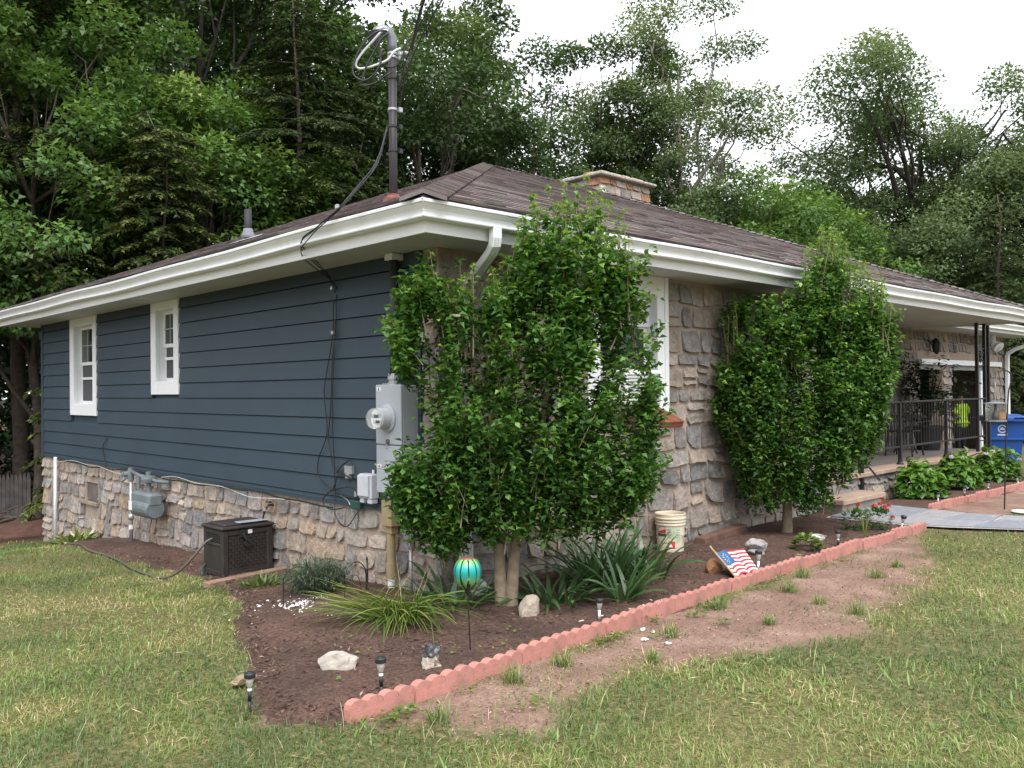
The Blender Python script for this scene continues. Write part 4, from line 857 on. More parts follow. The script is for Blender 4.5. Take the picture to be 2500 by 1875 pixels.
# ornamental column holding the eave
t = empty('porch_column', (12.95, .13, .43), 'three legged black iron column with a scroll panel at the porch corner', 'column')
for (a, b_) in ((12.58, .13), (12.98, .13), (13.18, .13)):
    m = MB(); m.box((a-.026, b_-.026, .43), (a+.026, b_+.026, 2.757)); m.build('upright', black_iron, t)
for zz in (2.30, 2.22, 2.06, 1.99, .62):
    m = MB(); m.box((12.60, .12, zz-.008), (12.96, .14, zz+.008)); m.build('crossbar', black_iron, t)
for k in range(3):
    z = 2.08+k*.075
    m = MB(); m.tube([(12.66+.22*s, .13, z+.03*math.sin(s*6.28*1.5)) for s in np.linspace(0, 1, 14)], .016, 5); m.build('scroll', black_iron, t)
for zz in (.75, 1.0, 1.25, 1.5, 1.75, 2.0, 2.25, 2.5):
    m = MB(); m.tube([(13.0+.16*s, .13, zz+.09*math.sin(s*3.14)) for s in np.linspace(0, 1, 7)], .009, 5); m.build('scroll', black_iron, t)
# dark metal chair and little table behind the rail
t = empty('patio_chair', (10.9, .75, .43), 'dark metal patio chair standing on the porch behind the railing', 'chair')
m = MB(); m.bbox((10.68, .55, .84), (11.10, .97, .87), .01); m.build('seat', black_iron, t)
for (a, b_) in ((10.70, .57), (11.08, .57), (10.70, .95), (11.08, .95)):
    m = MB(); m.tube([(a, b_, .84), (a+(a-10.89)*.25, b_+(b_-.76)*.2, .43)], .014, 6); m.build('leg', black_iron, t)
m = MB(); m.tube(bez([(10.70, .95, .86), (10.68, 1.0, 1.15), (10.74, 1.02, 1.32), (10.89, 1.03, 1.36), (11.04, 1.02, 1.32), (11.10, 1.0, 1.15), (11.08, .95, .86)], 4), .014, 6); m.build('back_frame', black_iron, t)
for k in range(4):
    m = MB(); x = 10.77+k*.08; m.tube([(x, .97, .87), (x, 1.02, 1.32)], .007, 5); m.build('back_bar', black_iron, t)
t = empty('patio_table', (11.75, .95, .43), 'round dark patio table next to the porch chair', 'table')
m = MB(); m.lathe([(.30, 1.06), (.32, 1.07), (.32, 1.09), (.30, 1.10)], (11.6, .98, 0), 20); m.build('top', black_iron, t)
for a in (0, 2.1, 4.2):
    m = MB(); m.tube(bez([(11.6+.24*math.cos(a), .98+.24*math.sin(a), .43), (11.6+.10*math.cos(a), .98+.1*math.sin(a), .72), (11.6+.18*math.cos(a), .98+.18*math.sin(a), 1.06)], 4), .014, 6); m.build('leg', black_iron, t)

# ================================================================== GARDEN EDGING
edge_m = simple('salmon_concrete', (.44, .19, .158), .9, var=.12, scale=7, bump=.35, bscale=70, dirt=(.27, .14, .11), dscale=5, dth=(.46, .72))
def edging_proto(name='edging_block', nsc=4, pitch=.1016):
    m = MB(); top = []
    for k in range(nsc):
        for j in range(6 if k < nsc-1 else 7):
            a = math.pi*(1-j/6); top.append((k*pitch+pitch*.5*(1+math.cos(a)*.98), .085+.042*math.sin(a)**.8 if 0 < j < 6 else .085))
    n = len(top); f_ = [(x, -.027, z) for x, z in top]; b_ = [(x, .027, z) for x, z in top]; fb = [(x, -.027, -.06) for x, z in top]; bb = [(x, .027, -.06) for x, z in top]
    m.add(f_+b_+fb+bb, [(i, i+1, n+i+1, n+i) for i in range(n-1)]+[(2*n+i, 2*n+i+1, i+1, i) for i in range(n-1)]+[(n+i, n+i+1, 3*n+i+1, 3*n+i) for i in range(n-1)]+[(0, n, 3*n, 2*n), (n-1, 2*n-1, 4*n-1, 3*n-1)])
    return m
pts_line = [(-1.94, -1.655), (.2, -1.57), (2.6, -1.465), (5.92, -1.47)]
def along(line, d):
    for (a, b_) in zip(line, line[1:]):
        l = math.hypot(b_[0]-a[0], b_[1]-a[1])
        if d <= l: return a[0]+(b_[0]-a[0])*d/l, a[1]+(b_[1]-a[1])*d/l
        d -= l
    return line[-1]
proto = None; d = 0; total = sum(math.hypot(b_[0]-a[0], b_[1]-a[1]) for a, b_ in zip(pts_line, pts_line[1:])); BL = .4064
def lay_edging(line, lab, grp, first):
    global proto
    total = sum(math.hypot(b_[0]-a[0], b_[1]-a[1]) for a, b_ in zip(line, line[1:])); d = 0; k_ = 0
    while d+BL < total+.05:
        a = along(line, d); b_ = along(line, d+BL)
        o = first if (first and first.get('used') is None) else first.copy()
        if first.get('used') is None: first['used'] = 1
        else: COL.objects.link(o)
        o.location = (a[0], a[1]+rnd.uniform(-.012, .012), gz(a[0], a[1])-.022+rnd.uniform(-.008, .008)); o.rotation_euler = (rnd.uniform(-.09, .09), rnd.uniform(-.028, .028), math.atan2(b_[1]-a[1], b_[0]-a[0])+rnd.uniform(-.02, .02))
        tag(o, lab if isinstance(lab, str) else EB+lab[min(k_, len(lab)-1)], 'edging block', grp); d += BL+.003; k_ += 1
        if 'used' in o and o is not first: del o['used']
p0 = edging_proto().build('edging_block', edge_m)
EB = 'pink scalloped edging block '
ROW = ['at the lawn tip, its end face showing', 'in front of the black and marbled rocks', 'in front of the garden spinner stake', 'midway between garden spinner and cream wedge rock', 'in front of the cream wedge rock', 'in front of the half hidden solar lamp', 'in front of the small grey green iris fan', 'in front of the tallest iris clump', 'in front of the bare mulch left of the flag', 'at the foot of the flag pole', 'beside the white stemmed lamp at the flag corner', 'midway between the flag and the grey lumpy rock', 'in front of the grey lumpy rock', 'in front of the low yellow green plant', 'in front of the flat white rock and its lamp', 'in front of the thin upright strap plant', 'between the strap plant and the red flowers', 'in front of the red flowers', 'at the path end, touching the flagstones']
lay_edging(pts_line, ROW, 'scalloped edging blocks along the corner bed', p0); del p0['used']
p1 = p0.copy(); COL.objects.link(p1)
lay_edging([(7.40, -.955), (9.2, -.985), (11.1, -1.06), (13.6, -1.12)], 'salmon pink scalloped block in the edging row in front of the hydrangeas', 'scalloped edging blocks by the porch bed', p1); del p1['used']

# ================================================================== SOLAR LAMPS
lens_m = simple('frosted_lens', (.62, .60, .55), .35, var=.03, trans=.5); refl = simple('white_tip', (.75, .75, .77), .35)
def lamp_proto(stake_mat, upper_mat):
    t = empty('solar_lamp', (0, 0, 0))
    m = MB(); m.lathe([(.024, .172), (.030, .175), (.031, .196), (.027, .201), (.017, .2015)], (0, 0, 0), 16); m.lathe([(.016, .2016), (.014, .204)], (0, 0, 0), 8); m.build('cap', black_pl, t)
    m = MB(); m.lathe([(.011, .118), (.014, .13), (.020, .150), (.0225, .1715)], (0, 0, 0), 14); m.build('lens', lens_m, t, smooth=True)
    m = MB(); m.lathe([(.0125, .104), (.0125, .112), (.004, .124)], (0, 0, 0), 12); m.build('reflector', refl, t)
    m = MB(); m.tube([(0, 0, .048), (0, 0, .1035)], .0105, 10); m.build('upper_stake', upper_mat, t, smooth=True)
    m = MB(); m.tube([(0, 0, -.05), (0, 0, .047)], .0095, 10); m.build('lower_stake', stake_mat, t, smooth=True)
    return t
lampA = lamp_proto(black_pl, black_pl); lampB = lamp_proto(black_pl, refl)
usedL = set()
def put_lamp(pr, x, y, sc, tilt, lab):
    o = pr if pr.name not in usedL else copy_tree(pr); usedL.add(pr.name)
    o.location = (x, y, gz(x, y)+.008); o.scale = (sc,)*3; o.rotation_euler = (tilt[0], tilt[1], rnd.uniform(0, 6)); tag(o, lab, 'solar lamp', 'solar path lamps')
put_lamp(lampA, -2.2, -1.15, .95, (.02, -.01), 'black solar lamp on the lawn edge at the lower left tip of the bed')
put_lamp(lampA, -1.6, -1.46, 1.0, (.0, .02), 'black solar lamp right behind the first pink edging blocks')
put_lamp(lampB, .26, -1.40, .9, (.03, .0), 'solar lamp half covered by iris leaves in front of the left shrub')
put_lamp(lampB, 2.42, -1.36, 1.05, (.05, -.10), 'white stemmed solar lamp beside the small flag')
put_lamp(lampA, 4.02, -1.32, .95, (.0, .03), 'solar lamp between the yellow green plant and the flat white rock')
put_lamp(lampB, 5.43, -1.36, 1.0, (.10, -.22), 'tilted white stemmed solar lamp beside the red flowers')
put_lamp(lampB, 7.98, -.84, .9, (.02, .02), 'solar lamp in front of the first hydrangea by the path')
put_lamp(lampA, 8.87, -.88, .95, (.02, .02), 'solar lamp between the first and second hydrangeas')
put_lamp(lampA, 9.70, -.93, 1.0, (-.03, .02), 'solar lamp in front of the gap between second and third hydrangeas')
put_lamp(lampB, 11.0, -.98, .9, (.12, -.2), 'leaning white stemmed solar lamp in front of the last hydrangea')

# ================================================================== ROCKS
def rock(name, x, y, sx, sy, sz, seed, col, label, zoff=0.0, rotz=0.0, rough=.28, flat=1.0, spk=None, base=None, parent=None, cat='rock'):
    bm_ = bpy.data.meshes.new(name); import bmesh
    b = bmesh.new(); bmesh.ops.create_icosphere(b, subdivisions=2 if name == 'stone_chip' else 4, radius=1.0); rs = random.Random(seed); offs = Vector((rs.uniform(-50, 50), rs.uniform(-50, 50), rs.uniform(-50, 50)))
    planes = [(Vector((rs.gauss(0, 1), rs.gauss(0, 1), rs.gauss(0, .8))).normalized(), rs.uniform(.55, .85)) for _ in range(11)]
    for v in b.verts:
        d_ = v.co.normalized(); r_ = 1.0
        for n_, h_ in planes:
            c_ = d_.dot(n_)
            if c_ > .05: r_ = min(r_, h_/c_)
        r_ *= 1+rough*(noise.noise(d_*1.6+offs)*.5+noise.noise(d_*4+offs)*.22+noise.noise(d_*11+offs)*.10)
        q = d_*r_; v.co = Vector((q.x*sx, q.y*sy, max(q.z, -.55)*sz))
    b.to_mesh(bm_); b.free()
    o = link(name, bm_, col); zb = (gz(x, y)+.03) if base is None else base
    o.location = (x, y, zb+sz*.38+zoff); o.rotation_euler = (0, 0, rotz); bm_.polygons.foreach_set('use_smooth', [False]*len(bm_.polygons))
    return tag(o, label, cat)
rk1 = simple('rock_pale', (.36, .33, .29), .9, var=.25, scale=14, bump=.7, bscale=30, dirt=(.20, .15, .12), dscale=7, dth=(.55, .7))
rk2 = simple('rock_marbled', (.42, .36, .30), .9, var=.2, scale=20, bump=.6, dirt=(.13, .095, .08), dscale=18, dth=(.5, .58))
rk3 = simple('rock_black', (.035, .035, .038), .45, var=.5, scale=14, bump=.8, bscale=25, dirt=(.22, .23, .25), dscale=12, dth=(.58, .66))
rk4 = simple('rock_cream', (.34, .285, .23), .9, var=.12, scale=6, bump=.4)
rk5 = simple('rock_grey', (.31, .29, .285), .9, var=.25, scale=14, bump=.7, dirt=(.14, .115, .105), dscale=8, dth=(.52, .65))
rk6 = simple('rock_rust', (.26, .12, .055), .9, var=.25, scale=6, bump=.5, dirt=(.13, .08, .06), dscale=5, dth=(.5, .65))
rk7 = simple('rock_white', (.48, .46, .44), .9, var=.1, scale=9, bump=.7, dirt=(.12, .10, .085), dscale=13, dth=(.5, .6))
rock('rock', -1.57, -.98, .125, .085, .075, 4, rk1, 'flat topped pale rock lying alone in the mulch left of the lamp', rotz=-.5)
rock('rock', -1.20, -1.37, .073, .062, .068, 8, rk2, 'cream and brown marbled rock under the black rock')
rock('rock', -1.19, -1.36, .068, .055, .050, 15, rk3, 'black glassy rock balanced on the marbled rock', zoff=.085)
rock('rock', .04, -.95, .10, .085, .115, 21, rk4, 'cream wedge shaped rock at the foot of the left shrub', rotz=.6, rough=.15)
rock('rock', 3.16, -.90, .145, .11, .085, 33, rk5, 'grey lumpy rock behind the flag, with an overhanging top', zoff=.06)
rock('rock', 3.12, -.92, .115, .09, .06, 36, rk5, 'smaller grey rock beneath the grey lumpy rock behind the flag', zoff=.0)
rock('rock', 4.24, -.95, .17, .12, .045, 41, rk7, 'flat white crusted rock near the trunk of the second shrub', rotz=-.3)
rock('rock', 2.12, -1.10, .11, .09, .095, 47, rk6, 'rust brown rock propping up the flag', rotz=.4, rough=.12)
rock('rock', -2.06, -.78, .10, .06, .03, 52, simple('soil_stone', (.24, .18, .11), .95, bump=.5), 'low tan stone half buried at the left lawn edge of the bed', rotz=.3)
# white shell-like chips by the edging
chipm = simple('white_stone_chip', (.62, .60, .57), .7, var=.08)
for k, (x, y) in enumerate([(.81, -1.36), (.97, -1.31), (1.02, -1.36), (.66, -1.36), (.37, -1.33), (.17, -1.32), (.37, -1.69), (.38, -1.77), (.37, -1.89), (.22, -2.0), (.19, -1.84), (-.6, -1.39), (-.07, -1.46), (-.52, -1.30)]):
    o = rock('stone_chip', x, y, .026+.012*rnd.random(), .018, .012, 60+k, chipm, 'small flat white stone chip lying by the pink edging', rotz=rnd.uniform(0, 3), base=gz(x, y)+(.03 if y > -1.5 else .006), cat='stone chip'); o['group'] = 'white stone chips along the edging'

# ================================================================== BUCKET, BOARD, FLAG, ORNAMENT
t = empty('bucket', (2.76, -.20, .03), 'cream plastic bucket with red and green print against the stone wall', 'bucket')
bx, by, bz_ = 2.76, -.20, .02
pail = simple('cream_plastic', (.66, .58, .45), .45, var=.05, scale=4, dirt=(.55, .45, .34), dscale=3)
prof = [(.0, .004), (.125, .0), (.130, .006), (.140, .265), (.150, .268), (.150, .276), (.142, .28), (.142, .295), (.152, .298), (.152, .306), (.144, .310), (.144, .325), (.155, .328), (.155, .338), (.147, .342), (.149, .366), (.153, .372), (.149, .378), (.143, .375), (.140, .36), (.122, .02), (.0, .018)]
m = MB(); m.lathe([(r_, z+bz_) for r_, z in prof], (bx, by, 0), 32, cap=False); m.build('pail', pail, t, smooth=False)
def wrap(a0, a1, z0, z1, r_, mat, nm, n=8, parent=None, slant=0):
    m = MB(); vs = []
    for k in range(n+1):
        a = a0+(a1-a0)*k/n; rr = lambda z: r_+.130+.010*z/.265
        vs += [(bx+rr(z0)*math.cos(a), by+rr(z0)*math.sin(a), bz_+z0), (bx+rr(z1)*math.cos(a), by+rr(z1)*math.sin(a), bz_+z1-(slant*(1-k/n)))]
    m.add(vs, [(2*k, 2*k+2, 2*k+3, 2*k+1) for k in range(n)]); return m.build(nm, mat, t)
ca = math.atan2(CAM.y-by, CAM.x-bx)   # side facing the lawn
grn = simple('green_print', (.02, .10, .05), .5); pgr = simple('pale_green_print', (.45, .52, .36), .5, var=.02); dkp = simple('dark_print', (.10, .12, .10), .5)
wrap(ca-1.05, ca-.30, .16, .19, .001, grn, 'printed_band'); wrap(ca-.95, ca-.32, .195, .235, .001, red_m, 'printed_band', slant=.03); wrap(ca-1.05, ca-.97, .20, .235, .0012, red_m, 'printed_band')
wrap(ca-.22, ca+.32, .14, .255, .0008, pgr, 'label_panel'); wrap(ca+.36, ca+.75, .10, .25, .0008, pgr, 'label_panel')
for k in range(6): wrap(ca-.18, ca+.02+.05*(k % 2), .155+k*.015, .160+k*.015, .0015, dkp, 'label_text', 4)
for k in range(4): wrap(ca+.42, ca+.62+.05*(k % 2), .15+k*.024, .154+k*.024, .0015, dkp, 'label_text', 4)
wrap(ca-.15, ca+.33, .045, .115, .0010, red_m, 'label_picture')
m = MB()
for (a0, z0, da, dz_) in ((-.10, .05, .14, .035), (.02, .055, .10, .03), (-.12, .085, .10, .015), (.08, .05, .04, .02)):
    pass
wrap(ca-.10, ca+.10, .06, .088, .0016, paper, 'picture_shape', 4, slant=.008); wrap(ca+.10, ca+.15, .046, .075, .0016, paper, 'picture_shape', 2); wrap(ca-.05, ca-.01, .046, .062, .0016, paper, 'picture_shape', 2); wrap(ca-.12, ca-.02, .086, .096, .0016, paper, 'picture_shape', 3, slant=.006)
m = MB(); hp = [(bx+.150*math.cos(ca-.35), by+.150*math.sin(ca-.35), bz_+.275)]
hp += [(bx+.168*math.cos(ca-.35+a), by+.168*math.sin(ca-.35+a), bz_+.275-.115*math.sin(a/1.45*1.57)) for a in np.linspace(.1, 1.45, 8)]
hp += [(bx+.160*math.cos(ca+1.1+a), by+.160*math.sin(ca+1.1+a), bz_+.16+.11*(a/1.5)) for a in np.linspace(.1, 1.5, 8)]
m.tube(hp, .003, 6); hd = m.build('handle', galv, t)
m = MB(); m.tube(hp[7:10], .010, 8); m.build('grip', black_pl, hd)
m = MB(); Mx = Matrix.Translation((3.75, -.16, .05)) @ Matrix.Rotation(R(9), 4, 'Z'); m.bbox((-.55, -.06, -.03), (.55, .06, .05), .008, Mx); tag(m.build('timber', simple('reddish_timber', (.13, .07, .05), .9, var=.35, scale=7, bump=.5), None, (3.75, -.16, .03)), 'reddish brown timber lying at the wall foot right of the bucket', 'timber')
m = MB(); Mx = Matrix.Translation((-.42, 2.36, gz(0, 2.36)+.02)) @ Matrix.Rotation(R(8), 4, 'Z'); m.bbox((-.45, -.05, -.03), (.42, .05, .035), .006, Mx); tag(m.build('timber', simple('old_timber', (.24, .15, .11), .9, var=.3, scale=8, bump=.5), None, (-.42, 2.36, gz(0, 2.36))), 'weathered tan timber edging in front of the hose reel box', 'timber')
# wavy flag leaning on the rust rock
t = empty('flag', (2.1, -1.35, .03), 'small striped flag with a ring of white stars lying against the rust rock', 'flag')
A_, B_, C_, D_ = Vector((2.10, -1.14, .22)), Vector((2.005, -1.40, .06)), Vector((2.44, -1.19, .21)), Vector((2.29, -1.44, .065))
nrm_ = (C_-A_).cross(B_-A_).normalized(); nrm_ = -nrm_ if nrm_.z < 0 else nrm_
def fp(u, v, lift=0):
    q = (A_*(1-u)+C_*u)*(1-v)+(B_*(1-u)+D_*u)*v
    return q+nrm_*(lift+.016*math.sin(u*6.28*2.2+v*1.2)*min(1, u*4))+(B_-A_)*(.06*math.sin(u*6.28*2.2))
fred = simple('flag_red', (.36, .035, .045), .8, var=.1); fwhite = simple('flag_white', (.68, .66, .64), .8, var=.04); fblue = simple('flag_blue', (.035, .10, .22), .8, var=.12)
NS = 13; nu = 26
for k in range(NS):
    m = MB(); v0, v1 = k/NS, (k+1)/NS; us = np.linspace(0, 1, nu); vs = []
    for u in us: vs += [fp(u, v0), fp(u, v1), fp(u, v0, -.006), fp(u, v1, -.006)]
    m.add(vs, [q for i in range(nu-1) for q in ((4*i, 4*i+1, 4*i+5, 4*i+4), (4*i+2, 4*i+6, 4*i+7, 4*i+3), (4*i, 4*i+4, 4*i+6, 4*i+2), (4*i+1, 4*i+3, 4*i+7, 4*i+5))]); m.build('stripe', fred if k % 2 == 0 else fwhite, t, smooth=True)
m = MB(); us = np.linspace(0, .42, 12); vv = np.linspace(0, .54, 6); g = [[fp(u, v, .004) for v in vv] for u in us]
m.add([p_ for r_ in g for p_ in r_], [(i*6+j, i*6+j+1, (i+1)*6+j+1, (i+1)*6+j) for i in range(11) for j in range(5)]); cn = m.build('canton', fblue, t, smooth=True)
for k in range(13):
    a = 6.283*k/13; c_ = (.20+.12*math.cos(a), .27+.17*math.sin(a)); m = MB()
    m.add([fp(c_[0]+.020*(1 if j % 2 == 0 else .45)*math.cos(j*.628), c_[1]+.026*(1 if j % 2 == 0 else .45)*math.sin(j*.628), .0065) for j in range(10)], [tuple(range(10))]); m.build('star', fwhite, cn)
m = MB(); m.tube([tuple(A_+(A_-B_)*.14+Vector((-.02, 0, .01))), tuple(B_+(B_-A_)*.10+Vector((-.012, 0, .005)))], .008, 8); m.lathe([(.004, -.012), (.012, 0), (.004, .012)], A_+(A_-B_)*.16+Vector((-.02, 0, .012)), 8); m.build('pole', simple('tan_stick', (.40, .27, .15), .7, var=.15), t)
rock('rock', 2.16, -1.47, .055, .035, .022, 71, rk4, 'small cream stone wedged between the flag and the edging', rotz=.4)
# turquoise spinner
ox, oy = -.82, -1.27
t = empty('garden_spinner', (ox, oy, .03), 'turquoise and lime metal petal globe on a thin black garden stake', 'garden ornament')
m = MB(); m.tube([(ox+.012, oy-.01, -.05), (ox+.006, oy-.005, .18), (ox, oy, .375)], .0045, 6); m.build('stake', black_iron, t)
m = MB(); m.lathe([(.006, .37), (.016, .385), (.021, .41), (.024, .435), (.018, .437)], (ox, oy, 0), 10); m.build('cup', black_iron, t)
pm, tt, N, L, p = nodes('petal_paint'); tc = N.new('ShaderNodeTexCoord'); sp = N.new('ShaderNodeSeparateXYZ'); L.new(tc.outputs['Object'], sp.inputs[0])
mr = N.new('ShaderNodeMapRange'); mr.inputs[1].default_value = .42; mr.inputs[2].default_value = .575; L.new(sp.outputs['Z'], mr.inputs[0])
c = ramp_(mr.outputs[0], [(0, (.20, .42, .10)), (.3, (.03, .33, .28)), (.62, (.02, .36, .36)), (.85, (.16, .48, .16)), (1, (.30, .52, .10))]); L.new(c, p.inputs['Base Color']); p.inputs['Roughness'].default_value = .28; p.inputs['Metallic'].default_value = .25
for k in range(10):
    a0 = 6.283*k/10; m = MB(); vs = []
    for j in range(11):
        s = j/10; th = .10+s*(math.pi-.45); rr = .083*math.sin(th)**.85*(1.0 if s > .1 else .9); z = .520+.092*math.cos(th)*(1 if th < 1.57 else 1.12)
        hw = .245*(math.sin(min(1, s*1.05+.05)*math.pi)**.6)+.02
        for q in (-1, 0, 1): vs.append((ox+(rr+.004*(1-abs(q)))*math.cos(a0+q*hw), oy+(rr+.004*(1-abs(q)))*math.sin(a0+q*hw), z-.005))
    m.add([(v[0], v[1], v[2]) for v in vs], [(j*3+i, j*3+i+1, (j+1)*3+i+1, (j+1)*3+i) for j in range(10) for i in range(2)]); m.build('petal', pm, t, smooth=True)
m = MB(); m.lathe([(.046, .588), (.046, .594), (.034, .603), (.012, .608)], (ox, oy, 0), 18); m.build('cap', simple('copper_cap', (.20, .075, .06), .45, .3), t, smooth=True)
# hose reel box
brn = simple('brown_resin', (.026, .021, .020), .55, var=.15, scale=5, dirt=(.04, .033, .03), dscale=4); hz = gz(0, 2.7)
t = empty('hose_reel_box', (-.32, 2.78, hz), 'dark brown plastic hose reel box against the stone foundation', 'hose box')
x0, x1, y0, y1 = -.575, -.06, 2.57, 2.99
m = MB(); m.box((x0, y0+.02, hz+.035), (x1, y1, hz+.34)); m.box((x0+.02, y0, hz+.06), (x1-.02, y0+.02, hz+.10)); m.box((x0+.01, y0+.09, hz+.34), (x1, y1, hz+.47)); m.box((x0, y0+.001, hz+.34), (x0+.03, y0+.10, hz+.47)); m.box((x0, y1-.05, hz+.34), (x0+.03, y1, hz+.47)); m.box((x0+.03, y0+.015, hz+.34), (x1, y0+.09, hz+.47)); m.build('body', brn, t)
m = MB()
for (a, b_) in ((x0, y0), (x1-.05, y0), (x0, y1-.06)): m.bbox((a-.006, b_-.006, hz-.01), (a+.056, b_+.056, hz+.475), .008)
m.bbox((x0+.056, y0-.003, hz+.03), (x1-.05, y0+.02, hz+.075), .005); m.bbox((x0+.056, y0-.003, hz+.42), (x1-.05, y0+.02, hz+.47), .005); m.bbox((x0-.004, y0+.06, hz+.03), (x0+.02, y1-.06, hz+.08), .005); m.bbox((x0-.008, y0+.05, hz+.315), (x0+.02, y1-.05, hz+.345), .006); m.bbox((x0-.004, y0+.05, hz+.43), (x0+.02, y1-.05, hz+.47), .005); m.build('frame', brn, t)
m = MB(); m.box((x0-.001, y0+.06, hz+.346), (x0+.012, y1-.07, hz+.425)); m.build('hose_slot', simple('slot_dark', (.004, .004, .004), .9), t)
m = MB()   # woven front panel
for r_ in range(11):
    for k in range(14):
        a = x0+.06+k*.029; b_ = hz+.085+r_*.030; o_ = .007 if (r_+k) % 2 else .002
        m.box((a, y0-.001+(.01-o_), b_), (a+.027, y0+.014, b_+.028))
m.build('woven_panel', brn, t)
m = MB(); m.box((x0+.08, y0-.0035, hz-.005), (x0+.22, y0+.01, hz+.028)); m.build('foot_gap', MATS['slot_dark'], t)
m = MB(); m.bbox((x0-.022, y0-.022, hz+.476), (x1+.022, y1+.02, hz+.51), .012); m.bbox((x0+.03, y0+.03, hz+.505), (x1-.03, y1-.02, hz+.527), .014); m.build('lid', brn, t)
m = MB(); m.box((x0+.17, y0-.020, hz+.40), (x0+.21, y0-.004, hz+.47)); m.tube([(x0+.19, y0-.02, hz+.44), (x0+.22, y0-.035, hz+.38), (x0+.25, y0-.035, hz+.345)], .012, 6)
m.lathe([(.03, 0), (.042, .004), (.042, .016), (.03, .02)], (x0+.25, y0-.008, hz+.335), 16, Matrix.Rotation(math.pi/2, 4, 'X')); m.build('crank', black_pl, t)
m = MB(); m.box((x0+.255, y0-.0045, hz+.425), (x0+.30, y0-.0032, hz+.462)); m.build('sticker', paper, t)
m = MB(); m.bbox((x0+.18, y0+.02, hz+.5275), (x1-.02, y0+.13, hz+.535), .003); tag(m.build('tool_tray', simple('grey_tray', (.30, .33, .38), .4), None, (-.25, 2.65, hz+.53)), 'flat blue grey tray left on the lid of the hose box', 'tray')
hose_m = simple('olive_hose', (.085, .082, .06), .5, var=.1)
hpts = [(x0+.02, 2.80, hz+.385), (x0-.06, 2.81, hz+.35), (x0-.16, 2.86, hz+.22), (x0-.26, 2.98, hz+.07), (x0-.34, 3.15, hz+.0), (-.93, 3.5, gz(0, 3.5)+.015), (-.90, 4.0, gz(0, 4)+.02), (-.80, 4.6, gz(0, 4.6)+.02), (-.74, 5.2, gz(0, 5.2)+.02), (-.72, 5.9, gz(0, 5.9)+.02), (-.62, 6.5, gz(0, 6.5)+.025), (-.55, 7.2, gz(0, 7.2)+.025)]
cable(hpts, .013, 'olive green garden hose trailing from the box along the bed edge', 'hose', name='garden_hose', mat=hose_m)
cable([(x0-.01, 2.93, hz+.12), (x0-.03, 2.96, hz+.06), (x0-.035, 2.95, hz-.0), (x0+.02, 3.05, hz+.0)], .008, 'teal green hose end beside the hose reel box', 'hose', name='hose_end', mat=simple('teal_hose', (.02, .10, .085), .45))
# bird feeder and shepherd hook
t = empty('shepherd_hook', (8.26, -1.57, 0), 'tall thin black shepherd hook stuck in the bare soil by the path', 'plant hook')
hk = [(8.26, -1.57, -.1), (8.32, -1.58, .8), (8.37, -1.60, 1.45), (8.39, -1.62, 1.62), (8.40, -1.64, 1.72), (8.36, -1.62, 1.80), (8.29, -1.57, 1.825), (8.22, -1.52, 1.80)]
m = MB(); m.tube(bez(hk, 5), .009, 6); m.build('pole', black_iron, t, smooth=True)
t = empty('bird_feeder', (8.20, -1.50, 1.16), 'clear sided bird feeder with a flat grey lid hanging from the hook', 'bird feeder')
fx, fy = 8.20, -1.50
m = MB(); m.tube([(8.22, -1.52, 1.80), (fx+.01, fy-.005, 1.66), (fx, fy, 1.62), (fx, fy, 1.405)], .0035, 5); m.build('hanger', galv, t)
m = MB(); m.lathe([(.155, 1.385), (.158, 1.39), (.09, 1.402), (.01, 1.41)], (fx, fy, 0), 22); m.build('lid', simple('grey_lid', (.16, .165, .19), .5), t)
m = MB(); m.lathe([(.120, 1.17), (.125, 1.384)], (fx, fy, 0), 18, cap=False); m.build('clear_wall', clear_m, t, smooth=True)
m = MB(); m.lathe([(.040, 1.17), (.045, 1.20), (.043, 1.24), (.018, 1.29), (.015, 1.384)], (fx, fy, 0), 12); m.build('core', simple('dark_brown_core', (.03, .018, .012), .3), t, smooth=True)
m = MB(); rr_ = Vector((.72, -.69, 0)); 
m.bbox((-.035, -.03, 0), (.05, .03, .11), .008, Matrix.Translation((fx, fy, 1.172)) @ Matrix.Rotation(R(-44), 4, 'Z') @ Matrix.Translation((.065, .02, 0))); m.build('seed_cake', simple('orange_seed', (.45, .22, .05), .9, var=.3, scale=60), t)
m = MB(); m.lathe([(.13, 1.15), (.13, 1.169)], (fx, fy, 0), 18); m.build('tray', simple('grey_lid2', (.2, .2, .2), .5), t)
# wheelie bin
t = empty('wheelie_bin', (15.7, .70, -.01), 'blue plastic wheelie bin with a pale crest at the end of the porch', 'bin')
blue = simple('blue_plastic', (.012, .075, .30), .42, var=.06, scale=4); Mb = Matrix.Translation((15.62, .62, -.01)) @ Matrix.Rotation(R(-66), 4, 'Z')
m = MB(); b0 = [(-.27, -.30, .05), (.27, -.30, .05), (.27, .28, .05), (-.27, .28, .05)]; b1 = [(-.36, -.41, .93), (.36, -.41, .93), (.36, .36, .93), (-.36, .36, .93)]
m.add([Mb @ Vector(v) for v in b0+b1], [(3, 2, 1, 0), (0, 1, 5, 4), (1, 2, 6, 5), (2, 3, 7, 6), (3, 0, 4, 7), (4, 5, 6, 7)]); m.box((-.345, -.40, .52), (.345, .33, .56), Mb); m.build('body', blue, t)
m = MB(); m.bbox((-.40, -.46, .88), (.40, .40, .955), .02, Mb); m.build('rim', blue, t)
m = MB(); m.bbox((-.41, -.48, .956), (.41, .40, 1.0), .015, Mb); m.bbox((-.30, -.38, .995), (.30, .30, 1.03), .015, Mb); m.bbox((-.14, -.51, .90), (.14, -.47, .975), .01, Mb); m.build('lid', blue, t)
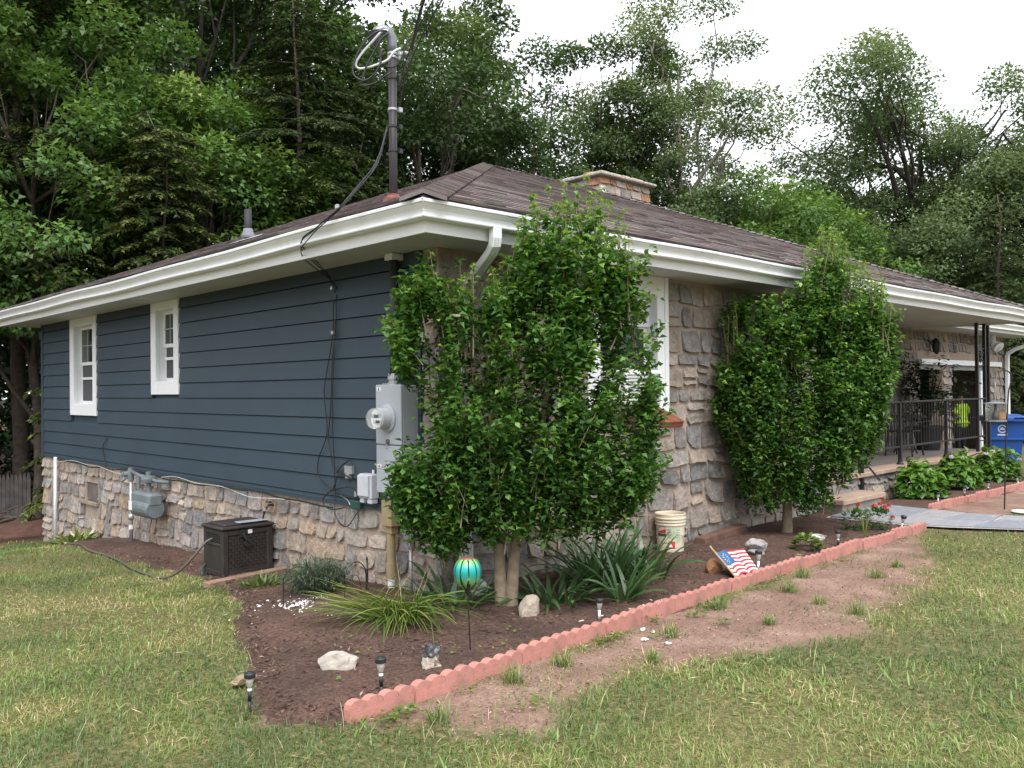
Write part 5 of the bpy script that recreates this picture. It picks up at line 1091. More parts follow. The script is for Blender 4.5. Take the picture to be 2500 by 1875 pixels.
for s in (-1, 1):
    m = MB(); m.lathe([(.12, -.03), (.13, 0), (.12, .03)], Mb @ Vector((s*.31, .33, .13)), 16, Matrix.Rotation(R(-66), 4, 'Z') @ Matrix.Rotation(math.pi/2, 4, 'Y')); m.build('wheel', black_pl, t)
def front(x, z):  # on the sloping front face of the bin
    k = (z-.05)/.88; return Mb @ Vector((x*(1), -.30-.11*k-.004, z))
crest = simple('pale_print', (.50, .55, .62), .5)
m = MB(); vs = []
for k in range(18):
    a = 6.283*k/18; vs += [front(-.06+.085*math.cos(a), .74+.085*math.sin(a)), front(-.06+.062*math.cos(a), .74+.062*math.sin(a))]
m.add(vs, [(2*k, (2*k+2) % 36, (2*k+3) % 36, 2*k+1) for k in range(18)])
m.add([front(-.105, .72), front(-.015, .72), front(-.02, .75), (front(-.06, .775)), front(-.10, .75)], [(0, 1, 2, 3, 4)]); m.build('crest', crest, t)
m = MB(); m.add([front(-.15, .60), front(.03, .60), front(.03, .635), front(-.15, .635)], [(0, 1, 2, 3)]); m.build('name_strip', crest, t)
# small pale things at the far right edge
m = MB(); m.lathe([(.13, 0.0), (.14, .012), (.13, .022), (.0, .024)], (8.02, -1.86, .004), 18); tag(m.build('stepping_disc', simple('white_disc', (.6, .6, .6), .6), None, (8.02, -1.86, .004)), 'white round disc lying on the bare soil at the right edge', 'disc')
m = MB(); m.bbox((17.0, -.40, -.02), (17.5, 0.0, .16), .02); m.bbox((16.96, -.44, .161), (17.54, .04, .20), .015); tag(m.build('storage_tub', simple('white_tub', (.6, .6, .62), .5), None, (17.2, -.2, 0)), 'low white tub on the ground right of the blue bin', 'tub')
# potted plant pot on the porch (foliage comes with the plants)
# pale building glimpsed through the trees at the right
t = empty('neighbour_building', (36, 5.0, -1), 'pale blue white clapboard building glimpsed between branches right of the far downspout', 'building')
m = MB(); m.box((34.5, 3.5, -1.2), (40, 9.0, 2.0)); nb = m.build('wall', simple('pale_cladding', (.55, .60, .68), .6), t)
for k in range(9):
    m = MB(); m.box((34.5, 3.47, -.2+k*.22), (40, 3.499, -.03+k*.22)); m.build('clapboard', MATS['pale_cladding'], nb); m = MB(); m.box((34.47, 3.5, -.2+k*.22), (34.499, 9.0, -.03+k*.22)); m.build('clapboard', MATS['pale_cladding'], nb)
m = MB(); m.add([(34, 3.2, 2.0), (40.5, 3.2, 2.0), (40.5, 9.3, 2.0), (34, 9.3, 2.0), (34, 6.2, 3.6), (40.5, 6.2, 3.6)], [(0, 1, 5, 4), (2, 3, 4, 5), (0, 4, 3), (1, 2, 5), (0, 3, 2, 1)]); m.build('roof', simple('dark_roof', (.06, .055, .055), .9), t)
# wooden picket fence at the far left corner
t = empty('picket_fence', (1.0, 16.4, gz(0, 16.4)), 'weathered grey pointed picket fence behind the far corner of the house', 'fence')
wood_g = simple('grey_picket', (.115, .10, .095), .95, var=.35, scale=5, bump=.4)
fd = Vector((.72, -.693, 0)); fo = Vector((1.30, 15.95, gz(0, 16)))
for k in range(16):
    c_ = fo-fd*(.045+k*.092); h_ = 1.0+rnd.uniform(-.03, .03); m = MB(); n_ = Vector((.693, .72, 0))*.009; w_ = fd*.042
    o2 = [c_-w_, c_+w_, c_+w_+Vector((0, 0, h_-.13)), c_+w_*.45+Vector((0, 0, h_-.03)), c_+Vector((0, 0, h_)), c_-w_*.45+Vector((0, 0, h_-.03)), c_-w_+Vector((0, 0, h_-.13))]
    m.add([q-n_ for q in o2]+[q+n_ for q in o2], [tuple(range(7)), tuple(range(13, 6, -1))]+[(i, (i+1) % 7, (i+1) % 7+7, i+7) for i in range(7)]); m.build('picket', wood_g, t)
for zz in (.25, .75):
    m = MB(); a = fo-fd*1.5+Vector((.02, .02, zz)); b_ = fo+Vector((.02, .02, zz)); m.tube([tuple(a), tuple(b_)], .03, 4); m.build('rail', wood_g, t)
# brush pile
t = empty('brush_pile', (-.1, 14.6, gz(0, 14.6)), 'heap of cut brown branches in front of the picket fence', 'brush pile')
brush = simple('brush_wood', (.10, .07, .055), .95, var=.4, scale=9)
for k in range(46):
    c_ = Vector((.05, 14.3, gz(0, 14.3)+.05+.45*rnd.random()**1.4))-fd*rnd.uniform(-.6, 1.3)+Vector((.69, .72, 0))*rnd.uniform(-.4, .4); a = rnd.gauss(0, .3); l_ = rnd.uniform(.4, 1.1); d_ = fd*math.cos(a)+Vector((.69, .72, 0))*math.sin(a)+Vector((0, 0, rnd.uniform(.05, .35)))
    m = MB(); m.tube([tuple(c_-d_*l_*.5), tuple(c_+Vector((0, 0, rnd.uniform(-.03, .05)))), tuple(c_+d_*l_*.5)], [.020, .015, .007], 5); m.build('branch', brush, t)
m = MB(); m.lathe([(1.5, -.2), (1.25, .12), (.7, .27), (.0, .30)], (.75, 12.9, gz(0, 12.9)), 22); so = m.build('soil_heap', simple('red_brown_soil', (.085, .04, .028), .95, var=.35, scale=6, bump=.9, bscale=14), None, (.75, 12.9, gz(0, 12.9)), smooth=True); tag(so, 'low heap of red brown soil by the far corner of the foundation', 'soil heap'); so.scale = (.9, .8, .8)
# ================================================================== PLANTS
G_SHRUB = leafmat('shrub_leaf', [(0, (.022, .066, .012)), (.4, (.045, .130, .020)), (.72, (.095, .215, .030)), (1, (.23, .36, .06))], .34, .5, .035)
G_IRIS = leafmat('iris_leaf', [(0, (.022, .062, .020)), (.5, (.05, .115, .034)), (.85, (.10, .19, .06)), (1, (.22, .21, .07))], .22, .4, .08)
G_LIME = leafmat('lime_leaf', [(0, (.05, .09, .015)), (.5, (.11, .19, .025)), (.8, (.21, .27, .05)), (1, (.35, .30, .12))], .3, .45, .06)
G_SAGE = leafmat('sage_leaf', [(0, (.045, .075, .045)), (.6, (.085, .13, .075)), (1, (.15, .19, .11))], .2, .6, .04)
G_HOSTA = leafmat('variegated_leaf', [(0, (.06, .12, .02)), (.5, (.13, .20, .035)), (.75, (.36, .38, .15)), (1, (.55, .52, .30))], .25, .45, .06)
G_HYD = leafmat('hydrangea_leaf', [(0, (.04, .11, .014)), (.5, (.095, .22, .024)), (1, (.20, .34, .05))], .3, .4, .07)
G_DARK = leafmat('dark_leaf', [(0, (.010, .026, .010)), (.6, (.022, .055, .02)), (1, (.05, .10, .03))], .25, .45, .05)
PETAL_W = leafmat('pale_petal', [(0, (.60, .52, .52)), (1, (.72, .66, .66))], .35, .6, .02)
PETAL_P = leafmat('mauve_petal', [(0, (.30, .18, .36)), (.5, (.42, .34, .55)), (1, (.58, .48, .60))], .3, .6, .02)
PETAL_R = leafmat('red_petal', [(0, (.40, .02, .02)), (1, (.60, .06, .03))], .25, .6, .02)
STEM_G = simple('green_stem', (.10, .13, .04), .7, var=.2)
def npobj(name, parts, mat, parent=None, loc=None):
    V, F, T = merge(parts) if isinstance(parts, list) else parts
    off = wloc(parent) if parent is not None else Vector(loc or (0, 0, 0))
    return link(name, np_mesh(name, V, F, T, tuple(off)), mat, parent, None if parent is not None else off)
def whorl(cx, n, spread, Lr, Wr, tone, up=.5, fold=.25, lobed=True, droop=.15):
    """n leaves round each point of cx (K,3)"""
    K = len(cx); P = np.repeat(cx, n, 0)+rng.normal(0, spread, (K*n, 3)); A = rng.uniform(0, 6.283, K*n); e = rng.normal(.05, .45, K*n)
    D = np.stack([np.cos(A)*np.cos(e), np.sin(A)*np.cos(e), np.sin(e)], 1); Nn = np.stack([rng.normal(0, .4, K*n), rng.normal(0, .4, K*n), np.full(K*n, 1.0)], 1)
    T = np.clip(np.repeat(tone, n)+rng.normal(0, .19, K*n), 0, 1)
    return cards(P, D, Nn, rng.uniform(*Lr, K*n), rng.uniform(*Wr, K*n), T, fold, lobed, droop)
RV = np.array([.72052, -.69337, 0]); FV = np.array([.69343, .7205, 0])
def althea(base, label, sil, depth, n_twig, n_top, seed, stems, bare=None, flower=10, fmat=None, dens=1.0):
    """tall many stemmed shrub: leaf sprays along upright twigs filling a volume whose width and top follow sil(u)->(zlo,zhi)"""
    global rng
    rng = np.random.default_rng(seed); rs = random.Random(seed)
    b = np.array(base); t = empty('flowering_shrub', base, label, 'shrub')
    u0, u1 = sil['u']; parts = []; twig = MB(); fl = []
    def ok(p):
        if p[0] > -.14 and p[1] > -.12: return False
        if p[2] > 2.62 and p[0] > -.76 and p[1] > -.78: return False
        return True
    cnt = 0; tries = 0
    while cnt < n_twig and tries < n_twig*30:
        tries += 1; u = rs.uniform(u0, u1); zl, zh = np.interp(u, sil['x'], sil['lo']), np.interp(u, sil['x'], sil['hi'])
        z = rs.uniform(zl, zh); uc = (u-(u0+u1)/2)/((u1-u0)/2); zc = (z-(zl+zh)/2)/((zh-zl)/2+1e-6)
        dmax = depth*math.sqrt(max(.05, 1-.75*uc*uc))*math.sqrt(max(.12, 1-.7*zc*zc)); w = rs.uniform(-1, 1); w = math.copysign(abs(w)**.6, w)
        if w > 0 and rs.random() < .35: w = -w
        p = b*[1, 1, 0]+RV*u+FV*w*dmax+[0, 0, z]
        if not ok(p): continue
        if noise.noise(Vector((p[0]*2.6+seed, p[1]*2.6, p[2]*2.3))) < rs.uniform(-.55, .12 if seed == 202 else .22): continue
        if bare and rs.random() < bare(u, z, w): continue
        h = rs.uniform(.14, .34); lean = np.array([rs.gauss(0, .22), rs.gauss(0, .22), 1.0])+.35*(RV*uc+FV*w*.5); lean /= np.linalg.norm(lean)
        k = int(h/.019); s = np.linspace(0, 1, k)[:, None]; pts = p+lean*h*s
        q = p+lean*h
        if not ok(q): continue
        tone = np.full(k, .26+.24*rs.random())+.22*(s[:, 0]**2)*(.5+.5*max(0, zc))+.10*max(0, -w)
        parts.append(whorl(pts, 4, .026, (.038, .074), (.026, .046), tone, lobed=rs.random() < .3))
        cnt += 1
        if rs.random() < .22: twig.tube([tuple(p-lean*.12), tuple(p), tuple(q)], [.0042, .0035, .002], 4, cap=False)
        if rs.random() < flower/n_twig: fl.append(p+lean*h*.9-FV*.05)
    for i in range(n_top):
        for _ in range(40):
            u = rs.uniform(u0*.92, u1*.96); zh = np.interp(u, sil['x'], sil['hi']); w = rs.uniform(-.9, .35); p = b*[1, 1, 0]+RV*u+FV*w*depth*.7+[0, 0, zh-.12]
            lean = np.array([rs.gauss(0, .10), rs.gauss(0, .10), 1.0]); h = rs.uniform(.20, .58)*sil.get('top', 1); q = p+lean*h
            if ok(p) and ok(q): break
        else: continue
        k = int(h/.045); s = np.linspace(.1, 1, k)[:, None]; pts = p+lean*h*s
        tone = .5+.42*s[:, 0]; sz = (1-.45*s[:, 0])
        V = whorl(pts, 2, .008, (.035, .062), (.02, .036), tone); parts.append(V)
        parts.append(whorl(q[None, :], 5, .006, (.03, .06), (.014, .024), np.array([.97]), .5)); twig.tube([tuple(p-lean*.2), tuple(p), tuple(q)], [.005, .004, .0022], 4, cap=False)
    npobj('foliage', parts, G_SHRUB, t); tag(twig.build('twigs', bark_lt, t), kind='stuff')
    tr = MB()
    for st in stems:
        P = bez([tuple(b+np.array([0, 0, -.05])*(i == 0)+RV*q[0]+FV*q[1]+[0, 0, q[2]]) for i, q in enumerate(st['p'])], 5); n = len(P); tr.tube(P, [st['r'][0]+(st['r'][1]-st['r'][0])*(i/(n-1))**.8 for i in range(n)], 9, cap=False)
    tr.build('trunk', bark_lt, t, smooth=True)
    for c_ in fl:
        c_ = np.array(c_); A = np.linspace(0, 6.283, 6)[:5]+rs.random(); D = np.stack([np.cos(A)*.8, np.sin(A)*.8, np.full(5, .55)], 1); npobj('flower', cards(np.repeat(c_[None, :], 5, 0), D, np.tile([0, 0, 1.], (5, 1)), np.full(5, .036), np.full(5, .034), rng.random(5), -.2), fmat or PETAL_W, t)
    return t
sil1 = dict(u=(-.74, 1.08), x=[-.74, -.64, -.45, -.25, -.02, .12, .25, .60, .80, .94, 1.0, 1.08], lo=[.62, .48, .40, .44, .52, .52, .54, .50, .54, .66, .80, .95], hi=[2.15, 2.34, 2.30, 2.16, 2.26, 2.62, 2.74, 2.74, 2.60, 2.35, 2.0, 1.55])
def bare1(u, z, w):
    f = 0
    if u < -.50 and 1.0 < z < 1.62: return 1.0
    if u > .90 and z > 1.45: return .9
    if u > .62 and .95 < z < 1.2: f = .4
    if -.46 < u < .02 and z > 1.55: f = .6
    if .55 > u > -.2 and z < 1.35 and z > .8: f = max(f, .25)
    if abs(z-1.5) < .12 and .2 < u < .7: f = max(f, .4)
    return f
stems1 = [dict(p=[(-.02, 0, 0), (-.03, 0, .25), (-.04, 0, .6), (-.07, .02, 1.1), (-.10, .05, 1.7), (-.12, .05, 2.3)], r=(.058, .012)), dict(p=[(.045, 0, 0), (.06, 0, .2), (.10, 0, .55), (.20, -.02, .95), (.30, .0, 1.35), (.36, .05, 2.1)], r=(.062, .012)),
    dict(p=[(.25, -.01, 1.15), (.20, .03, 1.5), (.19, .05, 2.0), (.21, .06, 2.5)], r=(.032, .010)), dict(p=[(-.05, 0, .9), (-.30, .05, 1.5), (-.38, .05, 2.2)], r=(.024, .006)), dict(p=[(.08, 0, .5), (.40, -.05, .95), (.7, -.1, 1.4), (.78, -.1, 1.9)], r=(.026, .006)), dict(p=[(-.04, 0, .6), (-.35, 0, .95), (-.52, .05, 1.45), (-.55, .05, 1.9)], r=(.022, .005)), dict(p=[(.05, 0, .45), (.4, -.1, .62), (.75, -.15, .78), (1.0, -.2, .95)], r=(.016, .004))]
for k in range(14):
    a = -.45+.045*k; stems1.append(dict(p=[(a*.4, .02, 1.3), (a*.8, .03, 1.65), (a+.04*math.sin(k*2.1), .05, 2.0+.2*abs(math.sin(k))), (a+.06*math.sin(k*2.1), .05, 2.16+.25*abs(math.sin(k)))], r=(.0085, .002)))
althea((.10, -.62, .02), 'tall leafy flowering shrub on two pale trunks at the house corner', sil1, .52, 700, 74, 101, stems1, bare1, 16)
sil2 = dict(u=(-.80, 1.05), x=[-.80, -.68, -.52, -.38, 0, .36, .54, .70, .85, .95, 1.05], lo=[1.2, .90, .50, .30, .22, .28, .42, .62, .95, 1.35, 1.75], hi=[1.6, 2.05, 2.5, 2.72, 2.88, 2.84, 2.74, 2.62, 2.46, 2.3, 2.15], top=1.15)
stems2 = [dict(p=[(0, 0, 0), (.01, 0, .3), (.0, 0, .8), (-.05, 0, 1.5), (-.06, 0, 2.4)], r=(.068, .014)), dict(p=[(.01, 0, .35), (.25, 0, .9), (.4, 0, 1.7), (.45, 0, 2.5)], r=(.04, .008)), dict(p=[(0, 0, .35), (-.3, 0, .9), (-.5, 0, 1.7), (-.5, 0, 2.4)], r=(.036, .008))]
althea((4.47, -.52, .02), 'dense rounded flowering shrub between the front window and the porch steps', sil2, .62, 900, 100, 202, stems2, None, 3, PETAL_P)
def strap_plant(name, x, y, n, rad, Lr, Wr, label, cat, mat, seed, lean=(.15, .9), curl=(.5, 1.9), tone=(.2, .8), az=None, extra=None, z0=.03, group=None):
    global rng
    rng = np.random.default_rng(seed); A = rng.uniform(0, 6.283, n) if az is None else rng.normal(az[0], az[1], n); r_ = rad*np.sqrt(rng.random(n))
    P = np.stack([x+r_*np.cos(A)*.8+rng.normal(0, rad*.25, n), y+r_*np.sin(A)*.8+rng.normal(0, rad*.25, n), np.zeros(n)], 1); P[:, 2] = gz_np(P[:, 0], P[:, 1])+z0
    V = blades(P, A+rng.normal(0, .3, n), rng.uniform(*lean, n), rng.uniform(*Lr, n), rng.uniform(*Wr, n), rng.uniform(*tone, n), 6, rng.uniform(*curl, n), rng.normal(0, .35, n))
    parts = [V]+(extra or []); base = (x, y, gz(x, y)+z0); o = npobj(name, parts, mat, None, base); return tag(o, label, cat, group)
strap_plant('iris_plant', -.16, -.34, 46, .17, (.26, .48), (.024, .038), 'dark green sword leaved clump left of the shrub trunk', 'iris', G_IRIS, 5, (.2, 1.0), (.5, 1.6))
strap_plant('iris_plant', .42, -.86, 54, .20, (.28, .46), (.024, .036), 'low dark green sword leaved clump behind the cream wedge rock', 'iris', G_IRIS, 6, (.3, 1.1), (.6, 1.7))
strap_plant('iris_plant', 1.10, -.72, 90, .28, (.38, .68), (.026, .040), 'tallest dark green sword leaved clump in front of the stone wall', 'iris', G_IRIS, 7, (.08, .85), (.3, 1.5))
strap_plant('iris_plant', 1.62, -.72, 70, .26, (.34, .60), (.024, .038), 'sword leaved clump nearest the cream bucket', 'iris', G_IRIS, 8, (.12, .95), (.4, 1.5))
strap_plant('iris_plant', .82, -1.16, 22, .08, (.35, .55), (.030, .046), 'small grey green fan of sword leaves right behind the half hidden lamp', 'iris', G_IRIS, 9, (.1, .8), (.2, 1.3), (.4, .75))
# fallen grassy clump
rng = np.random.default_rng(77); n = 210; A = rng.normal(math.atan2(-.75, -.45), .75, n); P = np.stack([-.62+rng.normal(0, .10, n), -.36+rng.normal(0, .08, n), np.full(n, .03)], 1)
dl = [blades(P, A, rng.uniform(.6, 1.2, n), rng.uniform(.35, .66, n), rng.uniform(.006, .012, n), np.clip(rng.beta(2, 2.2, n), 0, 1), 7, rng.uniform(.7, 1.5, n), rng.normal(0, .5, n))]
n = 90; A = rng.normal(math.atan2(.30, -.75), .22, n); P = np.stack([-.70+rng.normal(0, .12, n), -.28+rng.normal(0, .06, n), np.full(n, .06)], 1); dl.append(blades(P, A, rng.uniform(.9, 1.35, n), rng.uniform(.38, .62, n), rng.uniform(.006, .011, n), np.clip(.4+.5*rng.random(n), 0, 1), 6, rng.uniform(.2, .6, n), rng.normal(0, .5, n)))
n = 26; A = rng.uniform(0, 6.28, n); P = np.stack([-.62+rng.normal(0, .14, n), -.26+rng.normal(0, .10, n), np.full(n, .09)], 1); dl.append(blades(P, A, rng.uniform(.5, 1.3, n), rng.uniform(.35, .55, n), np.full(n, .004), np.full(n, .98), 4, rng.uniform(0, .4, n)))
tag(npobj('grassy_clump', dl, G_LIME, None, (-.62, -.30, .03)), 'yellow green grassy clump flopped over on the mulch beside the garden spinner', 'daylily')
strap_plant('hosta', -.28, 7.75, 120, .30, (.14, .30), (.028, .05), 'cream and green striped leafy clump at the far end of the foundation', 'hosta', G_HOSTA, 12, (.3, 1.2), (.5, 1.5), (.1, 1.0), z0=.01)
strap_plant('perennial', -.62, 1.72, 80, .14, (.08, .18), (.012, .022), 'low yellow green leafy plant in front of the hose reel box', 'plant', G_LIME, 13, (.1, 1.1), (.2, 1.2), (.0, .7))
# grey green bushy herb with many fine stems
rng = np.random.default_rng(15); n = 900; A = rng.uniform(0, 6.28, n); P = np.stack([-.50+.07*rng.normal(size=n), 1.0+.07*rng.normal(size=n), np.full(n, gz(0, 1)+.03)], 1)
ln_ = 1.15*np.sqrt(rng.random(n)); s1 = blades(P, A, ln_, rng.uniform(.26, .37, n), rng.uniform(.004, .008, n), rng.random(n), 4, rng.uniform(-.1, .5, n))
k = rng.integers(0, n, 3200); s = rng.uniform(.25, .95, 3200); tipd = np.stack([np.cos(A[k]), np.sin(A[k]), np.full(len(k), .9)], 1); L0 = .36
Q = P[k]+np.stack([np.cos(A[k])*np.sin(ln_[k]+.1), np.sin(A[k])*np.sin(ln_[k]+.1), np.cos(ln_[k]+.1)], 1)*(.33*s)[:, None]*rng.uniform(.8, 1.05, (len(k), 1)); A2 = rng.uniform(0, 6.28, len(k)); D2 = np.stack([np.cos(A2), np.sin(A2), rng.uniform(.2, 1.2, len(k))], 1)
tag(npobj('herb_bush', [s1, cards(Q, D2, np.tile([0, 0, 1.], (len(k), 1))+rng.normal(0, .4, (len(k), 3)), rng.uniform(.025, .055, len(k)), rng.uniform(.004, .008, len(k)), rng.random(len(k)), .1)], G_SAGE, None, (-.5, 1.0, gz(0, 1))), 'grey green fine leaved bush behind the low wire hoops', 'bush')
t = empty('wire_edging', (-.82, .60, gz(0, .6)), 'low black wire hoop fence around the grey green bush', 'garden fence')
hp_ = [(-.98, .70), (-.78, .58), (-.58, .47), (-.36, .50), (-.22, .68)]
for (a, b_) in zip(hp_, hp_[1:]):
    g0 = gz(0, .6); m = MB(); a3 = Vector((a[0], a[1], g0)); b3 = Vector((b_[0], b_[1], g0)); 
    m.tube([tuple(a3+(b3-a3)*.5*(1-math.cos(q))+Vector((0, 0, .20+.12*math.sin(q)))) for q in np.linspace(0, math.pi, 11)], .0042, 5); m.tube([tuple(a3), tuple(a3+Vector((0, 0, .24)))], .0045, 5); m.tube([tuple(b3), tuple(b3+Vector((0, 0, .24)))], .0045, 5); m.tube([tuple(a3+Vector((0, 0, .07))), tuple(b3+Vector((0, 0, .07)))], .003, 5)
    c3 = (a3+b3)/2; m.tube([tuple(a3+(b3-a3)*(.5-.25*math.cos(q))+Vector((0, 0, .07+.15*math.sin(q)))) for q in np.linspace(0, math.pi, 8)], .003, 5); m.build('hoop', black_iron, t)
# white pebbles
rng = np.random.default_rng(19); n = 520; x = np.concatenate([-.74+rng.normal(0, .13, 300), -.80+rng.normal(0, .24, 220)]); y = np.concatenate([.62+rng.normal(0, .09, 300), .52+rng.normal(0, .18, 220)])
ph = np.array([(0, 0, 1), (1, 0, .1), (.3, .95, -.05), (-.8, .6, .1), (-.8, -.6, 0), (.3, -.95, .1)]); pf = np.array([(0, 1, 2), (0, 2, 3), (0, 3, 4), (0, 4, 5), (0, 5, 1)])
sc_ = rng.uniform(.007, .016, n); an = rng.uniform(0, 6.28, n); c_, s_ = np.cos(an)[:, None], np.sin(an)[:, None]; lx, ly, lz = ph[:, 0][None], ph[:, 1][None], ph[:, 2][None]
V = np.stack([x[:, None]+(lx*c_-ly*s_)*sc_[:, None], y[:, None]+(lx*s_+ly*c_)*sc_[:, None]*.8, gz_np(x, y)[:, None]+.036+(lz*.7)*sc_[:, None]], 2).reshape(-1, 3)
tag(link('white_gravel', np_mesh('white_gravel', V, [(np.arange(n)[:, None, None]*6+pf[None]).reshape(-1, 3)]), simple('white_pebble', (.70, .69, .68), .7, var=.1)), 'white pebbles spilled around the wire hoops', 'gravel', kind='stuff')
# hydrangeas
def hydrangea(x, y, w, h, seed, label, heads):
    global rng
    rng = np.random.default_rng(seed); b = (x, y, gz(x, y)+.03); t = empty('hydrangea', b, label, 'hydrangea'); n = 520
    d = nrm(rng.normal(size=(n, 3))); d[:, 2] = np.abs(d[:, 2])*.95+.02; r_ = rng.uniform(.55, 1.0, n)**.5*(1+.12*np.sin(d[:, 0]*5+seed)+.08*rng.normal(size=n))
    P = np.stack([x+d[:, 0]*w*r_, y+d[:, 1]*w*r_, b[2]+.04+d[:, 2]*h*r_], 1); D = d*[1, 1, .1]+rng.normal(0, .35, (n, 3)); D[:, 2] -= .15
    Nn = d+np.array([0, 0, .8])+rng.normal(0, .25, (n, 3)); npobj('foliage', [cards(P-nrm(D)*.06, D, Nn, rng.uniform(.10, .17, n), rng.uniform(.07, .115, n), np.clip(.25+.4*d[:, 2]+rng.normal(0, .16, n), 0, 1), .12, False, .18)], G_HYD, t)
    m = MB()
    for k in range(9):
        a = rng.uniform(0, 6.28); m.tube([b, (x+math.cos(a)*w*.4, y+math.sin(a)*w*.4, b[2]+h*.5), (x+math.cos(a)*w*.75, y+math.sin(a)*w*.75, b[2]+h*.75)], .006, 5)
    m.build('stems', STEM_G, t)
    for (u, v, tn) in heads:
        c_ = np.array([x, y, b[2]])+RV*u-FV*math.sqrt(max(0.02, 1-(u/w)**2-(v/h)**2*.9))*w*.75+np.array([0, 0, v]); k = 50; dd = nrm(rng.normal(size=(k, 3))); dd[:, 2] = np.abs(dd[:, 2])
        npobj('flower_head', cards(c_+dd*[.042, .042, .028], nrm(np.cross(dd, rng.normal(size=(k, 3)))), dd, np.full(k, .026), np.full(k, .024), np.clip(tn+rng.normal(0, .15, k), 0, 1), -.1), PETAL_P, t)
hydrangea(8.48, -.40, .32, .50, 31, 'round green hydrangea nearest the porch step, without flowers', [])
hydrangea(9.95, -.42, .31, .53, 32, 'middle hydrangea with one lilac flower on top', [(-.12, .50, .9)])
hydrangea(11.55, -.48, .36, .50, 33, 'hydrangea in front of the blue bin, dotted with pale lilac flowers', [(-.20, .46, .9), (.20, .44, .9), (.02, .50, .95), (.36, .36, .5)])
# red flowers
t = empty('red_flower_plant', (5.28, -1.10, .03), 'leafy plant with bright red flower clusters at the path end of the bed', 'flower plant')
rng = np.random.default_rng(41); 
for (cx_, cy_, hh) in ((5.34, -1.14, .26), (5.12, -1.00, .22)):
    n = 150; d = nrm(rng.normal(size=(n, 3))); P = np.stack([cx_+d[:, 0]*.12, cy_+d[:, 1]*.12, .05+(d[:, 2]*.5+.5)*hh*.8], 1); npobj('foliage', [cards(P, d+[0, 0, .2], d+[0, 0, .7], rng.uniform(.05, .08, n), rng.uniform(.025, .04, n), np.clip(.3+.3*d[:, 2]+rng.normal(0, .15, n), 0, 1), .15)], G_SHRUB, t)
for (u, v) in ((.02, .27), (.07, .24), (-.04, .25), (.12, .25), (.05, .32), (.0, .19), (.16, .12), (-.22, .26), (.10, .20)):
    k = 40; dd = nrm(rng.normal(size=(k, 3))); dd[:, 2] = np.abs(dd[:, 2]); c_ = np.array([5.33, -1.14, .05])+RV*u+np.array([0, 0, v])-FV*.05
    npobj('flower', cards(c_+dd*[.018, .018, .012], nrm(np.cross(dd, rng.normal(size=(k, 3)))), dd, np.full(k, .022), np.full(k, .016), rng.random(k), -.1), PETAL_R, t)
strap_plant('spiky_plant', 4.53, -1.36, 8, .015, (.32, .48), (.010, .014), 'thin upright yellow green strap plant by the edging before the red flowers', 'plant', G_LIME, 43, (.02, .35), (.0, .5), (.45, .8))
rng = np.random.default_rng(45); n = 130; d = nrm(rng.normal(size=(n, 3))); d[:, 2] = np.abs(d[:, 2]); P = np.stack([3.68+d[:, 0]*.13, -1.16+d[:, 1]*.11, .045+d[:, 2]*.10], 1)
tag(npobj('leafy_plant', [cards(P, d*[1, 1, .2]+[0, 0, .05], d+[0, 0, .8], rng.uniform(.05, .08, n), rng.uniform(.04, .055, n), np.clip(.35+.5*rng.random(n)*d[:, 2], 0, 1), .1)], G_LIME, None, (3.68, -1.16, .03)), 'low yellow green broad leaved plant between the grey rock and a solar lamp', 'plant')
# potted plant on the porch
t = empty('potted_plant', (12.55, .98, .43), 'large leafy plant in a dark pot on the porch behind the railing', 'potted plant')
m = MB(); m.lathe([(.20, .435), (.26, .80), (.285, .83), (.285, .88), (.25, .88), (.23, .80)], (12.55, .98, 0), 18); m.build('pot', black_pl, t)
rng = np.random.default_rng(47); n = 1500; c0 = rng.normal(0, 1, (110, 3))*[.32, .26, .34]+[12.55, .98, 1.50]; c0 = np.repeat(c0, 13, 0); n = len(c0); d = nrm(rng.normal(size=(n, 3))); 
npobj('foliage', [cards(c0+d*.06, d*[1, 1, .3]-[0, 0, .2], d+[0, 0, .8], rng.uniform(.09, .16, n), rng.uniform(.045, .08, n), rng.random(n)*.7, .15)], G_DARK, t)
m = MB()
for k in range(7): m.tube([(12.55, .98, .8), (12.55+.1*math.cos(k), .98+.1*math.sin(k), 1.3), (12.55+.26*math.cos(k), .98+.22*math.sin(k), 1.75)], .010, 5)
m.build('stems', bark_dk, t)

# ================================================================== PERSON in the carport doorway
def skin_body(name, joints, edges, mat_fn, mats, parent=None, sub=2, root=0):
    me = bpy.data.meshes.new(name); me.from_pydata([j[0] for j in joints], edges, []); o = bpy.data.objects.new(name, me); COL.objects.link(o)
    sk = o.modifiers.new('skin', 'SKIN'); ss = o.modifiers.new('sub', 'SUBSURF'); ss.levels = ss.render_levels = sub
    for i, j in enumerate(joints):
        v = me.skin_vertices[0].data[i]; v.radius = (j[1], j[2] if len(j) > 2 else j[1]); v.use_root = (i == root)
    dg = bpy.context.evaluated_depsgraph_get(); ev = o.evaluated_get(dg); m2 = bpy.data.meshes.new_from_object(ev); bpy.data.objects.remove(o)
    for m_ in mats: m2.materials.append(m_)
    for pgn in m2.polygons: pgn.material_index = mat_fn(pgn.center); pgn.use_smooth = True
    r_ = bpy.data.objects.new(name, m2); COL.objects.link(r_)
    if parent: r_.parent = parent
    return r_
skin_c = simple('skin', (.36, .20, .145), .55, var=.05); trouser = simple('dark_trousers', (.02, .022, .03), .85); hiv = simple('hi_vis_yellow', (.60, .90, .05), .7, var=.04)
